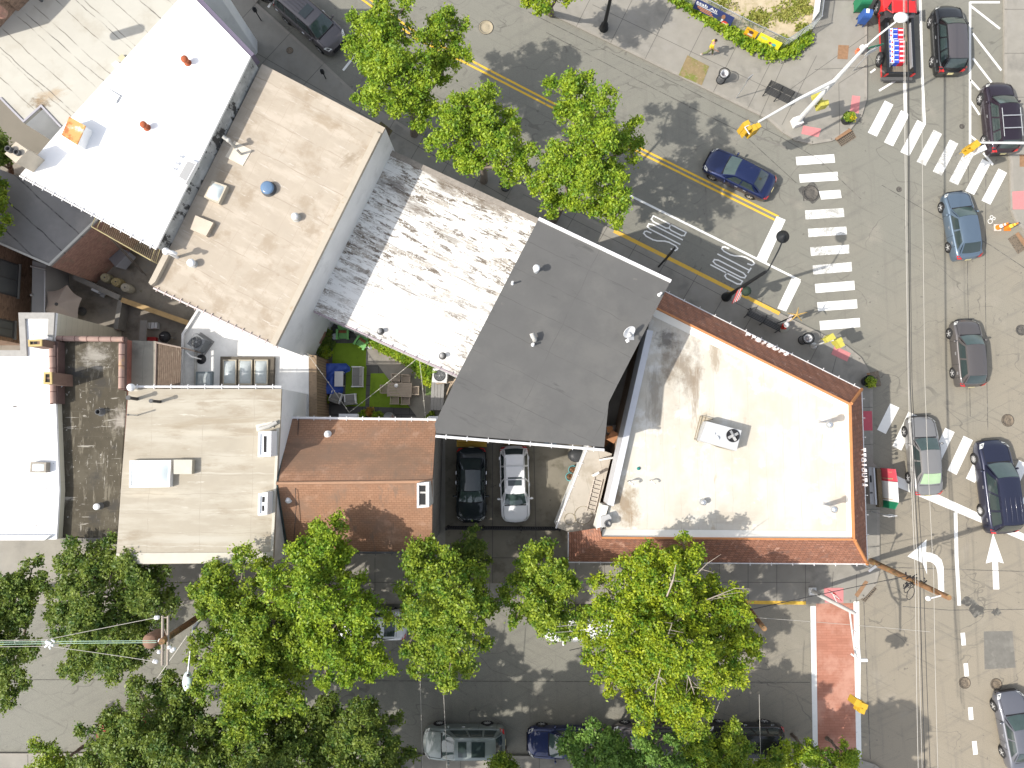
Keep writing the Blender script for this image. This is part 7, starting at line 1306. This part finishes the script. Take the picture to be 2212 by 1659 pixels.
b = B(); b.prism(ats([(1894, 1012), (1903, 1012), (1908, 1094), (1899, 1096)], KH+.35), KH, KH+.35); part('planter_base', b, M('planter_earth', (.14, .115, .075), .95, .3, 6), t0, True); b = B(); [b.tube([pz(x, y), pz(x, y)+Vector((.06, 0, 1.1))], .04, 4) for x, y in ((1904, 1018), (1905, 1032), (1907, 1076), (1908, 1086))]; part('brace', b, flat((.5, .38, .24), .8), t0, True)
t0 = thing('street_kiosk', 'long grey metal kiosk beside the painted screen', 'kiosk', at(1878, 1050, KH)); P = ats([(1876, 1010), (1888, 1010), (1893, 1090), (1880, 1089)], 1.25); b = B(); b.prism(P, KH, 1.25); part('cabinet', b, M('kiosk_grey', (.36, .36, .36), .5, .1, 3), t0, True); b = B(); strip(b, [P[1], P[2]], .09, 1.251, 1.34, flip=True); part('rim', b, m_steel, t0, True); b = B(); b.prism(ats([(1878.5, 1027), (1882.5, 1027), (1883.5, 1042), (1879.5, 1042)], 1.262), 1.252, 1.262); b.prism(ats([(1880, 1063), (1885, 1063), (1885, 1066), (1880, 1066)], 1.262), 1.252, 1.262); part('vent_slot', b, m_blk, t0, True)
# ------------------------------------------------------------------ utility poles and overhead wires
m_tim = M('pole_timber', (.27, .15, .075), .9, .3, 3, [((.13, .09, .05), .56, .06, 4, (1, 1, .2), 0), ((.30, .25, .1), .62, .06, 2)])
def upole(x, y, x1, y1, z, label, r=.16): g, tp = at(x, y, KH), at(x1, y1, z); t = thing('utility_pole', label, 'utility pole', g); b = B(); b.tube([g, g.lerp(tp, .5), tp], [r*1.15, r, r*.85], 12); part('post', b, m_tim, t, True); return t, g, tp
t0, g, tp = upole(1881, 1212, 2050, 1291, 8.6, 'rust-brown utility pole leaning over the avenue from the restaurant corner'); mp = g.lerp(tp, .62); MP = mp
b = B(); rr = random.Random(4)
for i in range(26): o = mp+Vector((rr.uniform(-.5, .4), rr.uniform(-.25, .3), rr.uniform(-.5, .5))); b.tube([o, o+Vector((rr.uniform(-.4, .4), rr.uniform(-.25, .25), rr.uniform(-.3, .3)))], rr.uniform(.015, .045), 5)
for cx_, cy_, r_ in ((1960, 1270, .3), (1967, 1282, .38)): c = at(cx_, cy_, 5); b.tube([(c.x+r_*.5*math.cos(a*.4), c.y+r_*math.sin(a*.4), 5+.2*math.sin(a*.4)) for a in range(17)], .02, 5)
part('cable_splices', b, m_blk, t0, True); b = B(); b.tube([tp.lerp(g, .06), tp.lerp(g, .06)+Vector((-.7, -.12, .15))], .04, 6); b.ball(tp.lerp(g, .06)+Vector((-.85, -.14, .12)), .14, 8); part('lamp_bracket', b, m_wht, t0, True); b = B(); b.tube([g.lerp(tp, .15), at(1878, 1226, 4.4), at(1864, 1219, 4.6)], .03, 6); b.box(at(1884, 1228, 4.2), (.5, .14, .1), R(35)); part('camera_arm', b, m_steel, t0, True)
t1, g1_, tp1 = upole(445, 1322, 349, 1386, 10.2, 'grey timber utility pole with paired cross-arms and a rusty transformer', .17)
b = B()
for x in (351, 363): b.tube([at(x+.5, 1330, 9.6), at(x-.5, 1437, 9.6)], .07, 4)
b.tube([at(351, 1334, 9.6), at(363, 1334, 9.6)], .03, 4); b.tube([at(353, 1350, 9.6), at(366, 1390, 8.9)], .035, 4); part('cross_arm', b, M('crossarm_grey', (.36, .31, .26), .9, .2, 5), t1, True); b = B(); b.lathe(at(345, 1373, 8.0), [(.36, 0), (.38, .1), (.38, .95), (.3, 1.05), (.005, 1.1)], 16); part('transformer', b, M('transformer_rust', (.22, .13, .09), .8, .2, 4), t1, True)
b = B()
for x, y in ((341, 1334), (337, 1334), (338, 1429), (334, 1428), (344, 1408), (346, 1384), (366, 1398), (372, 1405), (376, 1402)): b.ball(at(x, y, 9.6), .11, 8); part('insulator', b, m_wht, t1, True); b = B()
b.tube([at(445, 1322, 7.6), at(418, 1358, 7.6)], .09, 6); part('arm_brace', b, m_gry, t1, True)
b = B(); b.tube([at(418, 1352, 7.6), at(415, 1372, 7.9), at(406, 1455, 7.9)], .045, 8); part('lamp_arm', b, m_steel, t1, True); hq = at(405, 1472, 7.85); b = B(); b.ball(hq, .34, 12, (.75, 1.55, .5)); part('lamp_head', b, flat((.62, .72, .73), .4), t1, True); b = B(); b.box(at(406, 1459, 8.0), (.1, .12, .1)); part('photocell', b, m_blk, t1, True)
t2, g2, tp2 = upole(1602, 1296, 1651, 1358, 8.0, 'short timber pole stub beside the yellow-green tree', .15)
b = B(); b.box(at(1578, 1327, 6.9), (.55, .35, .3)); tag(build(b, 'splice_box', m_wht), 'white splice box hanging on the wire beside the yellow-green tree', 'splice box')
wl = flat((.42, .40, .36), .5); wd = flat((.05, .05, .05), .6); WG = 'overhead wires along the avenue'
for i, (x0, x1, x2, z, mt, r) in enumerate(((1951, 1962, 1985, 7.4, wl, .016), (1954, 1964, 1994, 7.3, wl, .014), (1961, 1966, 2000, 7.0, wd, .022), (1962, 1970, 2012, 6.6, wd, .016), (1990, 1998, 2028, 8.4, wl, .012))):
    wire('overhead_wire', ('pale wire nearest the red truck bed', 'second pale wire running over the truck bed', 'thick black cable running the length of the avenue', 'thin black cable beside the thick avenue cable', 'lone pale wire over the avenue beside the cable bundle')[i], [at(x0, -60, z+.4), at(x1, 829, z-.2), at((x1+x2)/2+4, 1245, z-1.0 if i == 2 else z-.4), at(x2, 1720, z)], r, mt, .05)
for a, c, r, mt, lab, zz in (((1965, 1243, 5.3), (1230, 1405, 6.6), .02, wd, 'black cable from the leaning pole into the yellow-green tree', .15), ((2010, 1365, 7.0), (1600, 1332, 7.0), .012, wl, 'thin wire from the avenue to the timber pole stub', .15), ((1578, 1327, 7.0), (1180, 1355, 7.4), .018, wl, 'wire with the splice box running along the cross street', .1), ((1610, 1345, 7.2), (1200, 1366, 7.4), .014, wl, 'thinner wire under the splice box wire', .1),
    ((338, 1384, 9.7), (-60, 1388, 9.6), .016, flat((.35, .5, .4), .5), 'greenish wire from the transformer pole, upper of the middle pair', .05), ((338, 1388, 9.7), (-60, 1393, 9.6), .016, flat((.35, .5, .4), .5), 'greenish wire from the transformer pole, lower of the middle pair', .05), ((338, 1334, 9.7), (100, 1382, 9.7), .014, wl, 'slanting wire from the cross-arm top end to the wire spreader', .05), ((335, 1429, 9.7), (105, 1396, 9.7), .014, wl, 'slanting wire from the cross-arm low end to the wire spreader', .05), ((102, 1382, 9.7), (-60, 1385, 9.6), .014, wl, 'uppermost wire leaving the photo edge beyond the spreader', .02), ((105, 1396, 9.7), (-60, 1398, 9.6), .014, wl, 'lowest wire leaving the photo edge beyond the spreader', .02),
    ((405, 1372, 8.6), (305, 1512, 5.5), .028, wl, 'thick service wire slanting down across the cross street', .1), ((907, 1450, 5), (913, 1672, 4.5), .016, wl, 'service wire crossing over the front of the sage SUV', .05), ((957, 1470, 5), (966, 1672, 4.5), .016, wl, 'service wire crossing over the windscreen of the sage SUV', .05), ((1640, 1500, 5), (1645, 1680, 4.5), .014, wl, 'service wire over the black parked SUV', .05), ((1570, 1480, 5), (1538, 1560, 4.8), .014, wl, 'service wire hanging from the yellow-green tree edge', .05)):
    wire('overhead_wire', lab, [at(*a), at(*c)], r, mt, zz)
t0 = thing('wire_spreader', 'white insulator spreader on the wires over the dark tree', 'spreader', at(107, 1388, 9.7)); b = B()
for k in range(9): o = at(100+rr.uniform(0, 14), 1380+rr.uniform(0, 18), 9.7); b.tube([o, o+Vector((rr.uniform(-.2, .2), rr.uniform(-.2, .2), rr.uniform(-.1, .1)))], .05, 6)
part('insulator', b, m_wht, t0, True)
# ------------------------------------------------------------------ person striding on the north pavement
pg = at(1527, 119, KH); t0 = thing('person', 'person in a yellow top and olive trousers striding past the planting pit', 'person', pg, math.atan2(.25, -.95)+math.pi)
def skin(name, joints, edges, mat, parent, sub=2):
    me = bpy.data.meshes.new(name); me.from_pydata([j[0] for j in joints], edges, []); o = bpy.data.objects.new(name, me); C.objects.link(o)
    o.modifiers.new('skin', 'SKIN'); sv = me.skin_vertices[0].data if me.skin_vertices else None
    if sv is None: bpy.context.view_layer.objects.active = o
    for v, j in zip(me.skin_vertices[0].data, joints): v.radius = (j[1], j[2] if len(j) > 2 else j[1])
    me.skin_vertices[0].data[0].use_root = True
    s_ = o.modifiers.new('sub', 'SUBSURF'); s_.levels = sub; s_.render_levels = sub
    dg = bpy.context.evaluated_depsgraph_get(); m2 = bpy.data.meshes.new_from_object(o.evaluated_get(dg)); bpy.data.objects.remove(o); m2.materials.clear(); m2.materials.append(mat); m2.polygons.foreach_set('use_smooth', [True]*len(m2.polygons)); o = bpy.data.objects.new(name, m2); C.objects.link(o); o.parent = parent; return o
sk = flat((.42, .25, .18), .6)
J = [((0, 0, .95), .13, .11), ((.02, 0, 1.2), .13, .10), ((.05, 0, 1.42), .15, .09), ((.06, 0, 1.53), .05), ((.09, 0, 1.60), .075), ((.10, 0, 1.72), .085, .075),
     ((.05, .19, 1.42), .055), ((-.08, .25, 1.16), .042), ((.06, .25, .93), .032), ((.05, -.19, 1.42), .055), ((.14, -.24, 1.17), .042), ((.34, -.2, 1.05), .032),
     ((.0, .1, .88), .095), ((.24, .1, .50), .065), ((.30, .1, .09), .045), ((.42, .1, .04), .04), ((0, -.1, .88), .095), ((-.08, -.1, .48), .065), ((-.36, -.1, .16), .045), ((-.30, -.1, .05), .04)]
E = [(0, 1), (1, 2), (2, 3), (3, 4), (4, 5), (2, 6), (6, 7), (7, 8), (2, 9), (9, 10), (10, 11), (0, 12), (12, 13), (13, 14), (14, 15), (0, 16), (16, 17), (17, 18), (18, 19)]
for hx, hz, hy in ((.06, .93, .25), (.34, 1.05, -.2)):
    pi = 8 if hy > 0 else 11; base = len(J); dx, dz = (.05, -.08) if hy > 0 else (.09, -.02); J.append(((hx+dx, hy, hz+dz), .026)); E.append((pi, base))
    for f in range(4): J.append(((hx+dx*1.9, hy-.03+.02*f, hz+dz*1.9), .009)); E.append((base, len(J)-1)); J.append(((hx+dx*2.4, hy-.028+.019*f, hz+dz*2.4-.02), .008)); E.append((len(J)-2, len(J)-1))
    J.append(((hx+dx*1.2+.02, hy-.05, hz+dz*1.2), .01)); E.append((base, len(J)-1))
skin('body', J, E, sk, t0)
skin('shirt', [((0, 0, .90), .155, .13), ((.02, 0, 1.2), .15, .125), ((.05, 0, 1.41), .165, .11), ((.055, 0, 1.49), .07), ((.05, .19, 1.41), .075), ((-.05, .24, 1.2), .06), ((.05, -.19, 1.41), .075), ((.12, -.235, 1.2), .06)], [(0, 1), (1, 2), (2, 3), (2, 4), (4, 5), (2, 6), (6, 7)], flat((.72, .56, .03), .85), t0)
skin('trousers', [((0, 0, .95), .14, .12), ((.0, .1, .86), .11), ((.24, .1, .50), .08), ((.30, .1, .14), .062), ((0, -.1, .86), .11), ((-.08, -.1, .48), .08), ((-.34, -.1, .2), .062)], [(0, 1), (1, 2), (2, 3), (0, 4), (4, 5), (5, 6)], flat((.17, .19, .09), .9), t0)
b = B(); b.ball((.335, .1, .05), .06, 8, (2.2, .85, .85)); part('shoe', b, flat((.5, .5, .48), .7), t0); b = B(); b.ball((-.35, -.1, .09), .06, 8, (2.0, .85, .9)); part('shoe', b, flat((.5, .5, .48), .7), t0)
b = B(); b.ball((.085, 0, 1.745), .098, 12, (1.05, .9, .9)); part('hair', b, flat((.035, .02, .014), .8), t0); b = B(); b.ball((.19, 0, 1.69), .018, 6, (1.4, .8, 1)); [b.ball((.175, s*.035, 1.71), .012, 6) for s in (-1, 1)]; part('face', b, sk, t0)
b = B(); b.box((.02, .27, .80), (.14, .05, .2)); tag(part('handbag', b, flat((.10, .05, .07), .7), t0))
